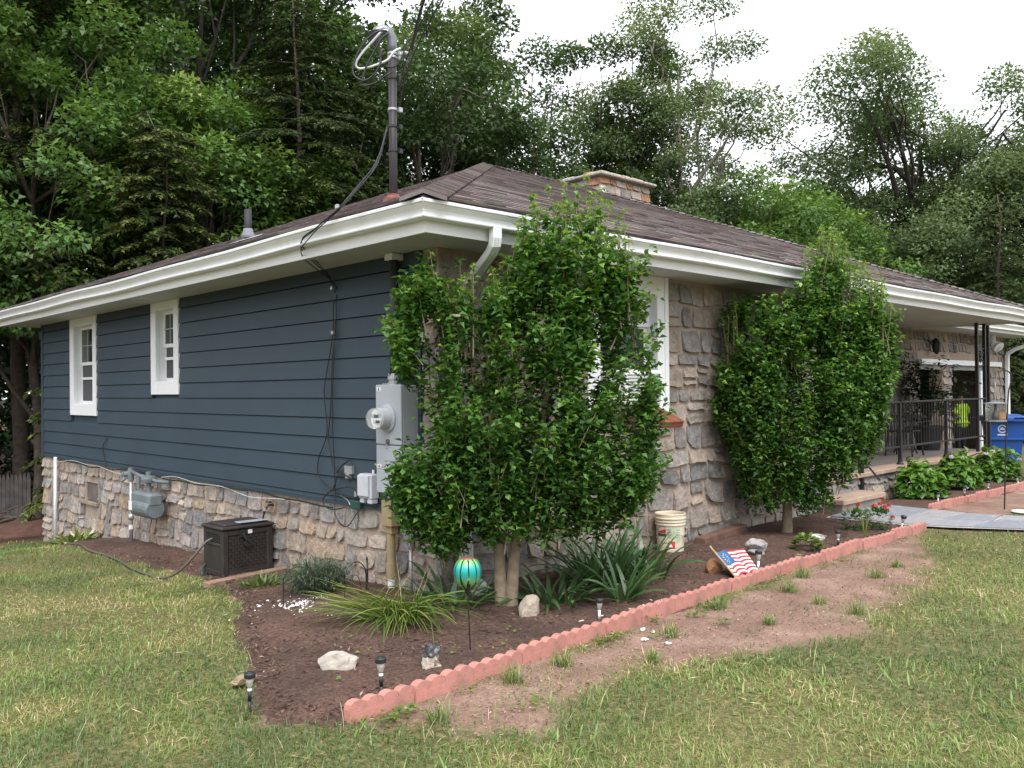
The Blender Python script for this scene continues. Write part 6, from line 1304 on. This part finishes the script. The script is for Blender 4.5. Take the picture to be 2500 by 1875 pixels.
def human():
    # local frame: x right of the person, y forward, metres
    J = [((0, 0, .95), .135, .10), ((0, 0, 1.10), .125, .095), ((0, .0, 1.26), .145, .10), ((0, -.01, 1.38), .12, .09), ((0, .0, 1.47), .05, .05), ((0, .02, 1.56), .07, .085), ((0, .025, 1.66), .072, .09),
         ((-.18, -.01, 1.37), .06), ((-.24, 0, 1.12), .042), ((-.20, .16, .98), .036), ((-.16, .26, .98), .026), ((.18, -.01, 1.37), .06), ((.27, .02, 1.13), .044), ((.26, .20, 1.20), .036), ((.25, .28, 1.28), .026),
         ((-.09, 0, .88), .088), ((-.10, .01, .48), .058), ((-.10, -.02, .09), .04), ((-.11, .10, .04), .035), ((.09, 0, .88), .088), ((.10, .01, .48), .058), ((.10, -.02, .09), .04), ((.11, .10, .04), .035),
         ((0, .12, 1.56), .016)]
    Ed = [(0, 1), (1, 2), (2, 3), (3, 4), (4, 5), (5, 6), (3, 7), (7, 8), (8, 9), (9, 10), (3, 11), (11, 12), (12, 13), (13, 14), (0, 15), (15, 16), (16, 17), (17, 18), (0, 19), (19, 20), (20, 21), (21, 22), (5, 23)]
    for (w_, d_, sx) in ((10, Vector((.1, .9, .15)), 1), (14, Vector((-.05, .6, .8)), -1)):
        d_ = d_.normalized(); b = Vector(J[w_][0]); sd_ = d_.cross(Vector((0, 0, 1))).normalized()
        for k, (o_, l_) in enumerate(((-.028, .075), (-.010, .085), (.010, .08), (.027, .065))):
            p1_ = b+d_*.07+sd_*o_; p2_ = p1_+d_*l_*.55; p3_ = p2_+(d_*.7-Vector((0, .3, .4))).normalized()*l_*.45; i = len(J); J += [(tuple(p1_), .010), (tuple(p2_), .009), (tuple(p3_), .007)]; Ed += [(w_, i), (i, i+1), (i+1, i+2)]
        p1_ = b+d_*.03-sd_*.035*sx; p2_ = p1_+(d_*.8-sd_*.5*sx).normalized()*.045; i = len(J); J += [(tuple(p1_), .012), (tuple(p2_), .009)]; Ed += [(w_, i), (i, i+1)]
    return J, Ed
J, Ed = human()
pt = empty('person', (17.35, 2.02, -.20), 'person in dark hat and neon yellow shirt standing in the dark doorway beyond the railing', 'person')
def bodymat(c): return 1 if (c.z < .98 and abs(c.x) < .2 and not (c.y > .13 and c.z > .9)) else 0
pb_ = skin_body('body', J, Ed, bodymat, [skin_c, trouser], pt, 2)
JS = [((0, 0, .84), .185, .14), ((0, 0, .98), .178, .135), ((0, 0, 1.12), .165, .125), ((0, 0, 1.28), .175, .125), ((0, -.01, 1.38), .14, .11), ((0, 0, 1.44), .07, .065), ((-.185, -.01, 1.37), .085), ((-.24, 0, 1.18), .075), ((.185, -.01, 1.37), .085), ((.262, .015, 1.18), .078)]
sh = skin_body('shirt', JS, [(0, 1), (1, 2), (2, 3), (3, 4), (4, 5), (4, 6), (6, 7), (4, 8), (8, 9)], lambda c: 0, [hiv], pt, 2, 2)
m = MB(); m.lathe([(.10, 1.69), (.155, 1.68), (.16, 1.688), (.105, 1.705), (.098, 1.76), (.07, 1.79), (.0, 1.795)], (17.35, 2.045, -.20), 18); m.build('hat', simple('dark_hat', (.02, .018, .018), .8), pt, smooth=True)
pt.rotation_euler = (0, 0, R(-15)); pt.scale = (.97, .97, .97)
# ears, eyes and mouth as small features of the face
m = MB()
for s_ in (-1, 1): m.lathe([(.001, -.02), (.018, -.01), (.02, .01), (.001, .02)], (17.35+s_*.078, 2.02+.01, -.20+1.60), 8)
m.build('ears', skin_c, pt, smooth=True)
m = MB()
for s_ in (-1, 1): m.lathe([(.001, -.008), (.009, 0), (.001, .008)], (17.35+s_*.03, 2.02+.098, -.20+1.61), 8)
m.box((17.35-.025, 2.02+.088, -.20+1.515), (17.35+.025, 2.02+.094, -.20+1.523)); m.build('eyes', simple('dark_eye', (.02, .012, .01), .4), pt)
# ================================================================== TREES
T_MID = leafmat('oak_leaf', [(0, (.018, .040, .011)), (.45, (.046, .090, .023)), (.75, (.09, .15, .038)), (1, (.17, .23, .065))], .30, .5, .035)
T_LIME = leafmat('maple_leaf', [(0, (.024, .062, .011)), (.45, (.060, .132, .022)), (.75, (.12, .22, .037)), (1, (.24, .33, .075))], .34, .5, .035)
T_PALE = leafmat('locust_leaf', [(0, (.034, .060, .020)), (.45, (.075, .122, .038)), (.75, (.13, .185, .06)), (1, (.22, .27, .10))], .36, .5, .03)
T_HEM = leafmat('hemlock_needle', [(0, (.012, .022, .008)), (.45, (.034, .054, .016)), (.75, (.080, .105, .026)), (1, (.16, .18, .05))], .22, .55, .02)
def limb_pts(a, b, sag, n=6, wob=.06):
    a = Vector(a); b = Vector(b); L_ = (b-a).length; o = []
    for i in range(n+1):
        s = i/n; p_ = a.lerp(b, s)+Vector((0, 0, sag*L_*math.sin(s*math.pi)))
        if 0 < i < n: p_ += Vector((rnd.gauss(0, wob), rnd.gauss(0, wob), rnd.gauss(0, wob)))*L_*.25
        o.append(p_)
    return o
def broadleaf(x, y, H, R_, label, seed, mat, zc=.62, rz=.42, ncl=80, nl=150, ls=.16, rc=.30, barkm=None, tr=.16, shell=.45, lean=(0, 0), tone0=.42, split=1.0, limbs=7, ztrunk=.45, flat=.55, name='broadleaf_tree', cat='tree', group=None, gaps=0.0, bot=-.75):
    global rng
    rng = np.random.default_rng(seed); rnd.seed(seed); z0 = gz(x, y)-.1; t = empty(name, (x, y, z0), label, cat, group)
    c = np.array([x+lean[0], y+lean[1], z0+H*zc]); rad = np.array([R_, R_, H*rz])
    ph = rng.uniform(0, 6.28, 6); cl = []
    tries = 0
    while len(cl) < ncl and tries < 9000:
        tries += 1; d = nrm(rng.normal(size=(1, 3)))[0]
        if d[2] < bot: continue
        lob = 1+.16*math.sin(3*math.atan2(d[1], d[0])+ph[0]+2*d[2])+.14*math.sin(5*math.atan2(d[1], d[0])+ph[1]+4*d[2])+.10*math.sin(7*d[2]+ph[2])
        r_ = (shell+(1-shell)*rng.random()**.6)*lob; p_ = c+d*rad*r_
        if gaps and fbm(np.array([d[0]*2+9+d[2]*3]), np.array([d[1]*2+9]), 1.6, seed % 6)[0] < gaps: continue
        if cl and min(np.linalg.norm((p_-q)/rad) for q in cl) < split*.52/ncl**.40: continue
        cl.append(p_)
    cl = np.array(cl); K = len(cl); parts = []
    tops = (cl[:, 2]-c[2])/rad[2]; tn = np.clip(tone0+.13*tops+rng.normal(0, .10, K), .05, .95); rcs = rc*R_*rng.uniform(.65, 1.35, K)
    n = np.maximum((2.5*nl*(rcs/(rc*R_))**1.6).astype(int), 20); idx = np.repeat(np.arange(K), n); M_ = len(idx); d = nrm(rng.normal(size=(M_, 3)))
    rr = rng.random(M_)**.42; out_ = nrm(cl-c+np.array([0, 0, .2])*rad)[idx]
    off = d*rr[:, None]*rcs[idx][:, None]*np.array([1, 1, flat]); off[:, 2] -= .30*(off[:, 0]**2+off[:, 1]**2)/rcs[idx]
    P = cl[idx]+off; D = off/rcs[idx][:, None]+out_*.5+rng.normal(0, .5, (M_, 3)); D[:, 2] -= .35
    Nn = np.array([0, 0, 1.0])+out_*.3+rng.normal(0, .45, (M_, 3))
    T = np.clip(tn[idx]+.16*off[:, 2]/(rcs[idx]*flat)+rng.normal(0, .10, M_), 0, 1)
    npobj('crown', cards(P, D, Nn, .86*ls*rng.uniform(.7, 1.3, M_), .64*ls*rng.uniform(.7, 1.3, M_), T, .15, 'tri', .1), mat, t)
    # trunk, limbs and branches that reach the leaf clumps
    m = MB(); zt = z0+H*ztrunk; top = Vector((x+lean[0]*.6, y+lean[1]*.6, z0+H*(zc+rz*.45))); tp = limb_pts((x, y, z0-.2), top, 0, 8, .03); r0 = tr
    m.tube(tp, [r0*(1.25 if i == 0 else 1)*(1-.82*i/8) for i in range(9)], 9, cap=False)
    az = np.arctan2(cl[:, 1]-y, cl[:, 0]-x); g = ((az+math.pi)/(2*math.pi)*limbs).astype(int) % limbs; g = g+limbs*(cl[:, 2] > c[2]+.15*rad[2])
    for k in range(limbs*2):
        sel = np.where(g == k)[0]
        if len(sel) == 0: continue
        cen = cl[sel].mean(0); tt = .38+.42*rnd.random()+(.12 if k >= limbs else 0); st = tp[min(7, int(tt*8))]; st = Vector(st)
        if st.z > cen[2]: st = Vector(tp[max(2, int(8*.35))])
        pts = limb_pts(st, cen, .06, 6, .10); m.tube(pts, [r0*.42*(1-.75*i/6) for i in range(7)], 6, cap=False)
        for s in sel:
            q = pts[rnd.randint(2, 6)]; m.tube(limb_pts(q, cl[s], .04, 4, .12), [r0*.15*(1-.7*i/4) for i in range(5)], 5, cap=False)
    m.build('trunk', barkm or bark, t, smooth=True); return t
def hemlock(x, y, H, R_, label, seed, nb=70, zlo=.12, tr=.2, dens=1.0, tipbright=.35, name='hemlock_tree', cat='conifer', group=None, droop=.35, nodding=True, tone0=.30):
    global rng
    rng = np.random.default_rng(seed); rnd.seed(seed); z0 = gz(x, y)-.1; t = empty(name, (x, y, z0), label, cat, group)
    m = MB(); a1 = rng.uniform(0, 6.28); tp = [Vector((x+.06*math.sin(k*1.7+seed), y+.06*math.cos(k*1.3+seed), z0-.2+(H+.2)*k/10)) for k in range(10)]; tp.append(Vector((x+.35*math.cos(a1), y+.35*math.sin(a1), z0+H)))
    if nodding: tp.append(Vector((x+.55*math.cos(a1), y+.55*math.sin(a1), z0+H-.10)))
    m.tube(tp, [max(.010, tr*(1-k/(len(tp)-1))**1.25) for k in range(len(tp))], 9, cap=False)
    Ps, Ds, Ns, Ls, Ws, Ts = [], [], [], [], [], []
    def spray(base, dirh, L_, zd, tone, k):
        s = np.sort(rng.random(k))**.8; side = rng.choice([-1, 1], k); perp = np.array([-dirh[1], dirh[0], 0])
        p_ = base+dirh*(s*L_)[:, None]; p_[:, 2] += zd*L_*s-.25*L_*s*s
        d_ = dirh*.75+perp*side[:, None]*rng.uniform(.4, 1.0, (k, 1))+rng.normal(0, .16, (k, 3)); d_[:, 2] -= .20+.25*s
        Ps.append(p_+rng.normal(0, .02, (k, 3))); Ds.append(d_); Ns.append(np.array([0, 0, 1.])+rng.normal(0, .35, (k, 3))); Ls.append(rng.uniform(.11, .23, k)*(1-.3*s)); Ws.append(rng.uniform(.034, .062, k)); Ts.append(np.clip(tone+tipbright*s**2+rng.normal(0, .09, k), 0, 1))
    for k in range(16):   # feathery drooping leader
        a = k*2.4; q = Vector(tp[-3]).lerp(Vector(tp[-1]), (k/15)**.8); q = np.array(q); spray(q, np.array([math.cos(a), math.sin(a), 0]), .42, -.25, tone0+.22, 26)
    for b in range(nb):
        f_ = b/nb; hz_ = z0+H*(zlo+(.97-zlo)*f_); prof = (1-f_)**.75*(.75+.25*math.sin(f_*9+seed))+.16; L_ = R_*prof*rng.uniform(.7, 1.15); a = b*2.4+rng.normal(0, .3); dh = np.array([math.cos(a), math.sin(a), 0]); up = .25*(f_-.3)
        base = np.array([x, y, hz_]); n = 8; pts = []
        for i in range(n+1):
            s = i/n; pts.append(base+dh*L_*s+np.array([0, 0, up*L_*s-droop*L_*s*s]))
        m.tube([tuple(q) for q in pts], [max(.004, .032*prof*(1-.85*i/n)) for i in range(n+1)], 4, cap=False)
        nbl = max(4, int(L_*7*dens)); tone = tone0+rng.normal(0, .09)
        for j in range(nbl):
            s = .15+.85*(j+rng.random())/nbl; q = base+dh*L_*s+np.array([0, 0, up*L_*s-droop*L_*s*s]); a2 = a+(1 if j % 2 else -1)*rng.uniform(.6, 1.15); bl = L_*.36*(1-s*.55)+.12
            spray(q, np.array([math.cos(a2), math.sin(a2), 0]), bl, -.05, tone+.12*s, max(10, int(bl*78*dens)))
        spray(pts[5], dh, L_*.4, -.35, tone+.12, int(14*dens)+3)
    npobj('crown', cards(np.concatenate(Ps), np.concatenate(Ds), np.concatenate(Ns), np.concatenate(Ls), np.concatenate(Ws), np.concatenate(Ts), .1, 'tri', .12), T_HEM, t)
    m.build('trunk', bark, t, smooth=True); return t
# conifers close behind the house
hemlock(3.0, 12.7, 8.6, 2.5, 'olive green hemlock with a nodding tip behind the middle of the side wall', 301, 120, .10, .11, 1.35, tone0=.40)
hemlock(1.4, 17.2, 17.5, 5.2, 'tall hemlock at the left edge with a bare trunk below and long hanging boughs', 302, 96, .30, .21, 1.05, .30)
hemlock(7.0, 14.2, 13.2, 4.0, 'broad dark hemlock with drooping boughs behind the vent pipe', 303, 100, .14, .2, 1.1, .26, tone0=.24)
hemlock(9.3, 17.5, 17.0, 4.4, 'tall dark hemlock rising behind the service mast', 304, 120, .12, .15, 1.0, .2, tone0=.22)
hemlock(-2.4, 19.5, 16, 4.5, 'dark hemlock far back at the left margin behind the fence', 305, 70, .1, .22, .8, .2, tone0=.2)
# maples and other broadleaf trees behind
broadleaf(1.3, 15.4, 12.2, 3.0, 'bright green maple between the left hemlock and the nodding hemlock', 311, T_LIME, .60, .40, 80, 170, .17, .26, tone0=.5, tr=.13)
broadleaf(5.0, 15.0, 11.0, 2.7, 'light green maple rising over the nodding hemlock', 312, T_LIME, .62, .38, 70, 165, .17, .28, tone0=.55, tr=.12)
broadleaf(6.2, 19.2, 20, 4.6, 'very tall maple whose crown leaves the top of the picture', 313, T_LIME, .64, .36, 95, 165, .19, .25, tone0=.42, tr=.26, barkm=bark_dk)
broadleaf(1.5, 22.5, 23, 5.2, 'tall dark broadleaf tree at the back left, mostly in shade', 314, T_MID, .60, .42, 85, 150, .22, .26, tone0=.30, tr=.34, barkm=bark_dk)
broadleaf(10.6, 22.5, 24, 5.0, 'tall shaded broadleaf tree behind the tall hemlock', 315, T_MID, .58, .44, 85, 150, .22, .26, tone0=.34, tr=.32, barkm=bark_dk)
broadleaf(-4.5, 24, 22, 5.5, 'dark broadleaf tree closing the far left corner', 316, T_MID, .58, .44, 80, 130, .24, .27, tone0=.26, tr=.34, barkm=bark_dk)
broadleaf(6, 29, 25, 6, 'back row tree seen only through gaps left of the mast', 317, T_MID, .55, .46, 80, 120, .28, .28, tone0=.25, tr=.36, barkm=bark_dk)
broadleaf(11.2, 14.6, 14.2, 3.1, 'feathery mid green tree directly right of the service mast', 318, T_MID, .60, .42, 90, 170, .17, .26, tone0=.5, tr=.17, flat=.7)
broadleaf(15.2, 15.6, 15.4, 3.5, 'rounded broadleaf tree with the tallest dome right of the mast', 319, T_MID, .60, .42, 105, 175, .18, .24, tone0=.5, tr=.2)
broadleaf(20.4, 15.3, 14.6, 2.9, 'lower rounded tree just left of the bare forked trunk', 320, T_MID, .58, .42, 80, 160, .18, .26, tone0=.46, tr=.18)
broadleaf(22.6, 16.4, 13.4, 2.7, 'smaller domed tree behind the chimney', 321, T_MID, .60, .40, 70, 150, .19, .28, tone0=.48, tr=.16)
broadleaf(14.0, 20, 11, 4.0, 'dark low crowned tree filling the gap above the ridge', 322, T_MID, .5, .42, 70, 140, .2, .28, tone0=.28, tr=.2, barkm=bark_dk)
# tall airy tree with a pale forked trunk
broadleaf(22.4, 13.4, 17.8, 4.0, 'tall airy tree with a pale forked trunk rising above the chimney', 323, T_PALE, .68, .33, 70, 250, .15, .22, barkm=simple('pale_grey_bark', (.26, .225, .20), .9, var=.2, scale=9), tr=.20, shell=.3, tone0=.62, split=1.25, gaps=.40, ztrunk=.3, bot=-.95)
broadleaf(21.2, 9.6, 9.4, 3.1, 'bright green bushy tree right of the chimney', 324, T_LIME, .58, .42, 80, 165, .17, .27, tone0=.5, tr=.14)
broadleaf(25.6, 11.2, 10.6, 3.2, 'dark rounded tree between the bushy tree and the big locust', 325, T_MID, .56, .42, 75, 150, .19, .27, tone0=.42, tr=.18)
broadleaf(23.5, 7.6, 7.0, 2.9, 'light green low branching tree over the roof slope', 326, T_LIME, .58, .40, 70, 150, .17, .28, tone0=.52, tr=.12)
# wide locust at the right
broadleaf(32.5, 8.6, 15.4, 6.6, 'wide airy locust tree with visible limbs at the right', 327, T_PALE, .62, .38, 125, 260, .18, .19, tr=.34, shell=.35, tone0=.46, split=1.15, gaps=.36, barkm=bark_dk, limbs=8)
broadleaf(35.0, 5.0, 13.8, 5.0, 'second airy locust cut by the right picture edge', 328, T_PALE, .62, .38, 90, 230, .18, .21, tr=.3, shell=.35, tone0=.42, gaps=.34, barkm=bark_dk)
broadleaf(28.5, 6.6, 8.0, 4.2, 'spreading blue green tree low above the right roof end', 329, T_PALE, .56, .40, 95, 210, .16, .26, tr=.2, tone0=.36, barkm=bark_dk)
hemlock(25.5, 3.6, 8.0, 2.8, 'dark drooping conifer at the right above the wing roof', 306, 74, .05, .16, 1.0, .2, tone0=.26)
broadleaf(29.5, 2.6, 6.6, 2.6, 'dark leafy tree beyond the far downspout', 330, T_MID, .50, .45, 60, 130, .17, .3, tone0=.34, tr=.14)
broadleaf(38, 12, 12, 5.5, 'distant rounded tree behind the locust', 331, T_MID, .55, .42, 80, 120, .26, .28, tone0=.42, tr=.26)
broadleaf(30, 17, 11.5, 4.4, 'distant tree in the gap between the airy tree and the locust', 332, T_MID, .55, .42, 75, 120, .24, .28, tone0=.42, tr=.22)
# shaded brush and the far wood that closes the horizon
def mass(name, n, fn, ls, mat, tone, label, cat, seed):
    global rng
    rng = np.random.default_rng(seed); P = fn(n); n = len(P); d = nrm(rng.normal(size=(n, 3))); T = np.clip(tone+rng.normal(0, .12, n), 0, 1)
    o = npobj(name, [cards(P, d, np.array([0, 0, 1.])+rng.normal(0, .5, (n, 3)), ls*rng.uniform(.6, 1.4, n), ls*.6*rng.uniform(.6, 1.4, n), T, .15)], mat); tag(o, label, cat, kind='stuff')
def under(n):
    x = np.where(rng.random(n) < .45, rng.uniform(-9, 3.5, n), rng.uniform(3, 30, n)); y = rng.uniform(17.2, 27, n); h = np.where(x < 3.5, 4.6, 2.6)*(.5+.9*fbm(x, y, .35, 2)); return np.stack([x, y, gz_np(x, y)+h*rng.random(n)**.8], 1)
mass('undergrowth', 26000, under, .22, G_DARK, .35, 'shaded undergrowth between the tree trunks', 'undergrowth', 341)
def farw(n):
    a = np.where(rng.random(n) < .45, rng.uniform(R(2), R(38), n), rng.uniform(R(-180), R(180), n)); r_ = rng.uniform(48, 66, n); x = -4+r_*np.sin(a); y = -5+r_*np.cos(a); h = (8.5+4*fbm(x, y, .07, 1))*np.where((a > R(2)) & (a < R(37)), 2.3, 1.0)*np.where((a > R(70)) & (a < R(100)), .62, 1.0); return np.stack([x, y, -1.4+h*rng.random(n)**.85], 1)  # full circle; the unseen stretch behind the camera is added to darken the eaves
mass('far_woods', 60000, farw, .75, T_MID, .34, 'far wood closing the horizon behind the trees, plus an unseen ring added to darken the eaves', 'woods', 342)
def lowr(n):
    x = rng.uniform(20, 40, n); y = rng.uniform(-3, 16, n); k = ~((y < 3.2) & (x < 24)); x = x[k]; y = y[k]; h = 1.9*(.4+.9*fbm(x, y, .4, 4)); return np.stack([x, y, gz_np(x, y)+h*rng.random(len(x))**.8], 1)
mass('hedge_growth', 9000, lowr, .2, G_DARK, .45, 'dark low growth beyond the wing at the right', 'undergrowth', 343)

# ================================================================== GRASS
G_GRASS = leafmat('grass_blade', [(0, (.05, .105, .022)), (.28, (.105, .19, .034)), (.5, (.185, .265, .05)), (.68, (.31, .30, .095)), (.84, (.46, .37, .19)), (1, (.62, .50, .31))], .25, .5, .05)
def lawn_blades():
    global rng
    rng = np.random.default_rng(55); out_ = []
    bands = [(1.6, 4.2, 5600, 1.15), (4.2, 6.2, 4000, 1.3), (6.2, 9, 2100, 1.6), (9, 13, 750, 2.2), (13, 20, 220, 3.4)]
    f2 = FV[:2]/np.linalg.norm(FV[:2]); r2 = RV[:2]/np.linalg.norm(RV[:2])
    for (d0, d1, den, ws) in bands:
        half = .63*d1+.4; area = (d1-d0)*2*half; n = int(area*den); dd = rng.uniform(d0, d1, n); ss = rng.uniform(-half, half, n); k = np.abs(ss) < .63*dd+.35; dd = dd[k]; ss = ss[k]
        x = CAM.x+f2[0]*dd+r2[0]*ss; y = CAM.y+f2[1]*dd+r2[1]*ss; ba, wo = zone(x, y)
        if len(x) == 0: continue
        thin = fbm(x, y, 1.7, 6); keep = (wo < .5) & ~((x > -.05) & (y > -.3) & (y < 10.4)) & (rng.random(len(x)) < np.clip((thin-.16)*3.2, .5, 1))
        strip = inpoly(x, y, DIRT); keep &= np.where(rng.random(len(x)) < ba, strip & (fbm(x, y, 2.6, 7) > .58) & (rng.random(len(x)) < .25), True)
        ed_ = edge_dist(x, y, BED); keep &= ~inpoly(x, y, BED) | ((ed_ < .10) & (x < 0) & (rng.random(len(x)) < .45*(1-ed_/.10)))
        x = x[keep]; y = y[keep]; n = len(x); P = np.stack([x, y, gz_np(x, y)-.004], 1)
        dry = fbm(x, y, .55, 1)*.55+fbm(x, y, 2.3, 3)*.45; fresh = fbm(x+30, y, .9, 4)
        T = np.clip(.275+2.1*(dry-.485)-.55*np.clip(fresh-.52, 0, 1)+rng.normal(0, .10, n)+np.where(rng.random(n) < .09, .4, 0), 0, 1)
        Lg = (.022+.036*rng.random(n))*(.7+.6*fresh); A = rng.uniform(0, 6.28, n)
        out_.append(blades(P, A, rng.uniform(.35, 1.25, n), Lg*1.2, rng.uniform(.0020, .0038, n)*ws, T, 2, rng.uniform(.3, 1.3, n)))
    # broad fresh weeds near the camera
    n = 5200; dd = rng.uniform(2.4, 5.2, n); ss = rng.uniform(-3.2, 3.2, n); x = CAM.x+f2[0]*dd+r2[0]*ss; y = CAM.y+f2[1]*dd+r2[1]*ss; ba, wo = zone(x, y); k = (ba < .5) & (fbm(x, y, 1.1, 5) > .56)
    x = x[k]; y = y[k]; n = len(x); P = np.stack([x, y, gz_np(x, y)], 1); out_.append(blades(P, rng.uniform(0, 6.28, n), rng.uniform(.5, 1.3, n), rng.uniform(.04, .09, n), rng.uniform(.006, .011, n), np.clip(.40+rng.normal(0, .07, n), 0, .6), 3, rng.uniform(.2, .9, n)))
    # tall straw seed stalks
    n = 700; dd = rng.uniform(2.6, 7, n); ss = rng.uniform(-4, 4, n); x = CAM.x+f2[0]*dd+r2[0]*ss; y = CAM.y+f2[1]*dd+r2[1]*ss; ba, wo = zone(x, y); k = ba < .5; x = x[k]; y = y[k]; n = len(x)
    P = np.stack([x, y, gz_np(x, y)], 1); out_.append(blades(P, rng.uniform(0, 6.28, n), rng.uniform(.05, .9, n), rng.uniform(.07, .16, n), np.full(n, .0024), np.clip(.9+rng.normal(0, .06, n), .7, 1), 3, rng.uniform(.1, .9, n)))
    return merge(out_)
V, F, T = lawn_blades(); tag(link('grass', np_mesh('grass', V, F, T), G_GRASS), 'patchy green and straw coloured lawn grass', 'grass', kind='stuff')
# single tufts and weeds on the bare strip
TUFTS = [(1.24, -1.72, 1.25, 'dark green grass tuft tight against the edging before the flag'), (.39, -1.91, 1.1, 'green tuft among the white stone chips'), (-.95, -1.8, 1.2, 'spiky tuft at the edging below the marbled rock'), (-1.60, -1.95, 1.2, 'large tuft near the first edging blocks'), (-.11, -2.14, .9, 'small tuft alone on the bare soil before the shrub trunk'), (-.54, -1.80, 1.0, 'tuft at the edging below the garden spinner'), (2.07, -1.84, 1.3, 'widest grey green tuft in front of the flag'), (1.86, -2.2, .8, 'small tuft in the middle of the bare strip'), (1.1, -2.22, .75, 'tiny dark tuft in the middle of the bare strip'), (1.76, -2.53, 1.2, 'tuft at the lawn edge of the bare strip'), (3.05, -2.12, 1.0, 'tuft on the bare strip below the yellow green plant'), (3.59, -2.07, .9, 'tuft farthest along the bare strip'), (2.63, -1.67, 1.1, 'tuft at the edging beside the white stemmed lamp')]
for k, (x, y, s_, lab) in enumerate(TUFTS):
    rng = np.random.default_rng(600+k); n = 95; A = rng.uniform(0, 6.28, n); P = np.stack([x+rng.normal(0, .028*s_, n), y+rng.normal(0, .028*s_, n), np.full(n, gz(x, y)-.003)], 1)
    o = npobj('grass_tuft', [blades(P, A, rng.uniform(.0, .9, n), rng.uniform(.05, .13, n)*s_, rng.uniform(.003, .005, n), np.clip(rng.beta(2, 5, n)+np.where(rng.random(n) < .1, .5, 0), 0, 1), 4, rng.uniform(.2, 1.1, n))], G_GRASS, None, (x, y, gz(x, y))); tag(o, lab, 'grass tuft', 'grass tufts on the bare strip')
rng = np.random.default_rng(71); pp = []
for (x, y, k) in [(-1.79, -1.80, 60), (-1.67, -1.76, 60), (-.03, -1.69, 40), (.91, -1.74, 40), (1.12, -1.70, 40), (.09, -1.69, 40), (.58, -1.62, 30), (.88, -2.0, 26), (.29, -1.88, 20), (1.94, -1.62, 22), (3.54, -1.62, 26), (-1.22, -1.75, 20), (-1.14, -2.14, 26), (3.1, -1.62, 24), (-1.3, -.9, 5), (-.9, -1.2, 5), (-.3, -1.15, 5), (-1.0, -.7, 4), (-1.5, -1.3, 6), (-1.75, -1.2, 5), (-1.2, -.55, 5), (-.5, -.9, 5), (.5, -1.4, 8), (3.3, -1.3, 12), (-.65, -1.35, 5)]:
    c_ = np.stack([x+rng.normal(0, .05, k), y+rng.normal(0, .035, k), gz(x, y)+.012+.03*rng.random(k)], 1)
    if y > -1.55: c_[:, 2] += .03
    A = rng.uniform(0, 6.28, k); pp.append(cards(c_, np.stack([np.cos(A), np.sin(A), rng.normal(.1, .2, k)], 1), np.array([0, 0, 1.])+rng.normal(0, .3, (k, 3)), rng.uniform(.016, .034, k), rng.uniform(.014, .026, k), np.clip(rng.normal(.45, .2, k), 0, .9), .1))
tag(npobj('weeds', pp, G_LIME), 'small round leaved weeds along the pink edging', 'weeds', kind='stuff')
# crumbs, dead leaf bits and clippings on the bare soil and lawn
def litter():
    rng = np.random.default_rng(81); n = 9000; x = rng.uniform(-2.2, 6.2, n); y = rng.uniform(-3.1, -1.3, n); k = inpoly(x, y, DIRT) & (rng.random(n) < np.clip(5.5/np.hypot(x+4.3, y+5.3), .2, 1)*(.3+1.1*fbm(x, y, 2.3, 2))); x = x[k]; y = y[k]; n = len(x)
    A = rng.uniform(0, 6.28, n); P = np.stack([x, y, gz_np(x, y)+.006+.006*rng.random(n)], 1); D = np.stack([np.cos(A), np.sin(A), rng.normal(0, .3, n)], 1)
    return cards(P, D, np.array([0, 0, 1.])+rng.normal(0, .5, (n, 3)), rng.uniform(.006, .022, n), rng.uniform(.005, .014, n), np.clip(rng.beta(1.6, 1.8, n), 0, 1), .25)
V, F, T = litter(); tag(link('soil_crumbs', np_mesh('soil_crumbs', V, F, T), leafmat('soil_crumb', [(0, (.06, .035, .026)), (.4, (.16, .10, .078)), (.75, (.33, .235, .19)), (1, (.45, .37, .30))], 0, .9, .01)), 'crumbs of soil, small pebbles and dead leaf bits on the bare strip', 'soil litter', kind='stuff')
def clippings():
    rng = np.random.default_rng(83); n = 15000; dd = rng.uniform(2.0, 8.5, n); ss = rng.uniform(-5, 5, n); f2 = FV[:2]; r2 = RV[:2]; x = CAM.x+f2[0]*dd+r2[0]*ss; y = CAM.y+f2[1]*dd+r2[1]*ss; ba, wo = zone(x, y); k = (ba < .7) & (np.abs(ss) < .64*dd+.3) & (wo < .5) & ~inpoly(x, y, BED) & (fbm(x, y, 1.1, 2) > .40); x = x[k]; y = y[k]; n = len(x)
    A = rng.normal(.6, .9, n); P = np.stack([x, y, gz_np(x, y)+.012+.022*rng.random(n)], 1); D = np.stack([np.cos(A), np.sin(A), rng.normal(0, .22, n)], 1)
    return cards(P, D, np.array([0, 0, 1.])+rng.normal(0, .5, (n, 3)), rng.uniform(.03, .085, n), rng.uniform(.002, .0042, n), np.clip(rng.normal(.82, .12, n), .45, 1), .1)
V, F, T = clippings(); tag(link('grass_clippings', np_mesh('grass_clippings', V, F, T), G_GRASS), 'dry straw coloured clippings lying in the lawn', 'grass clippings', kind='stuff')
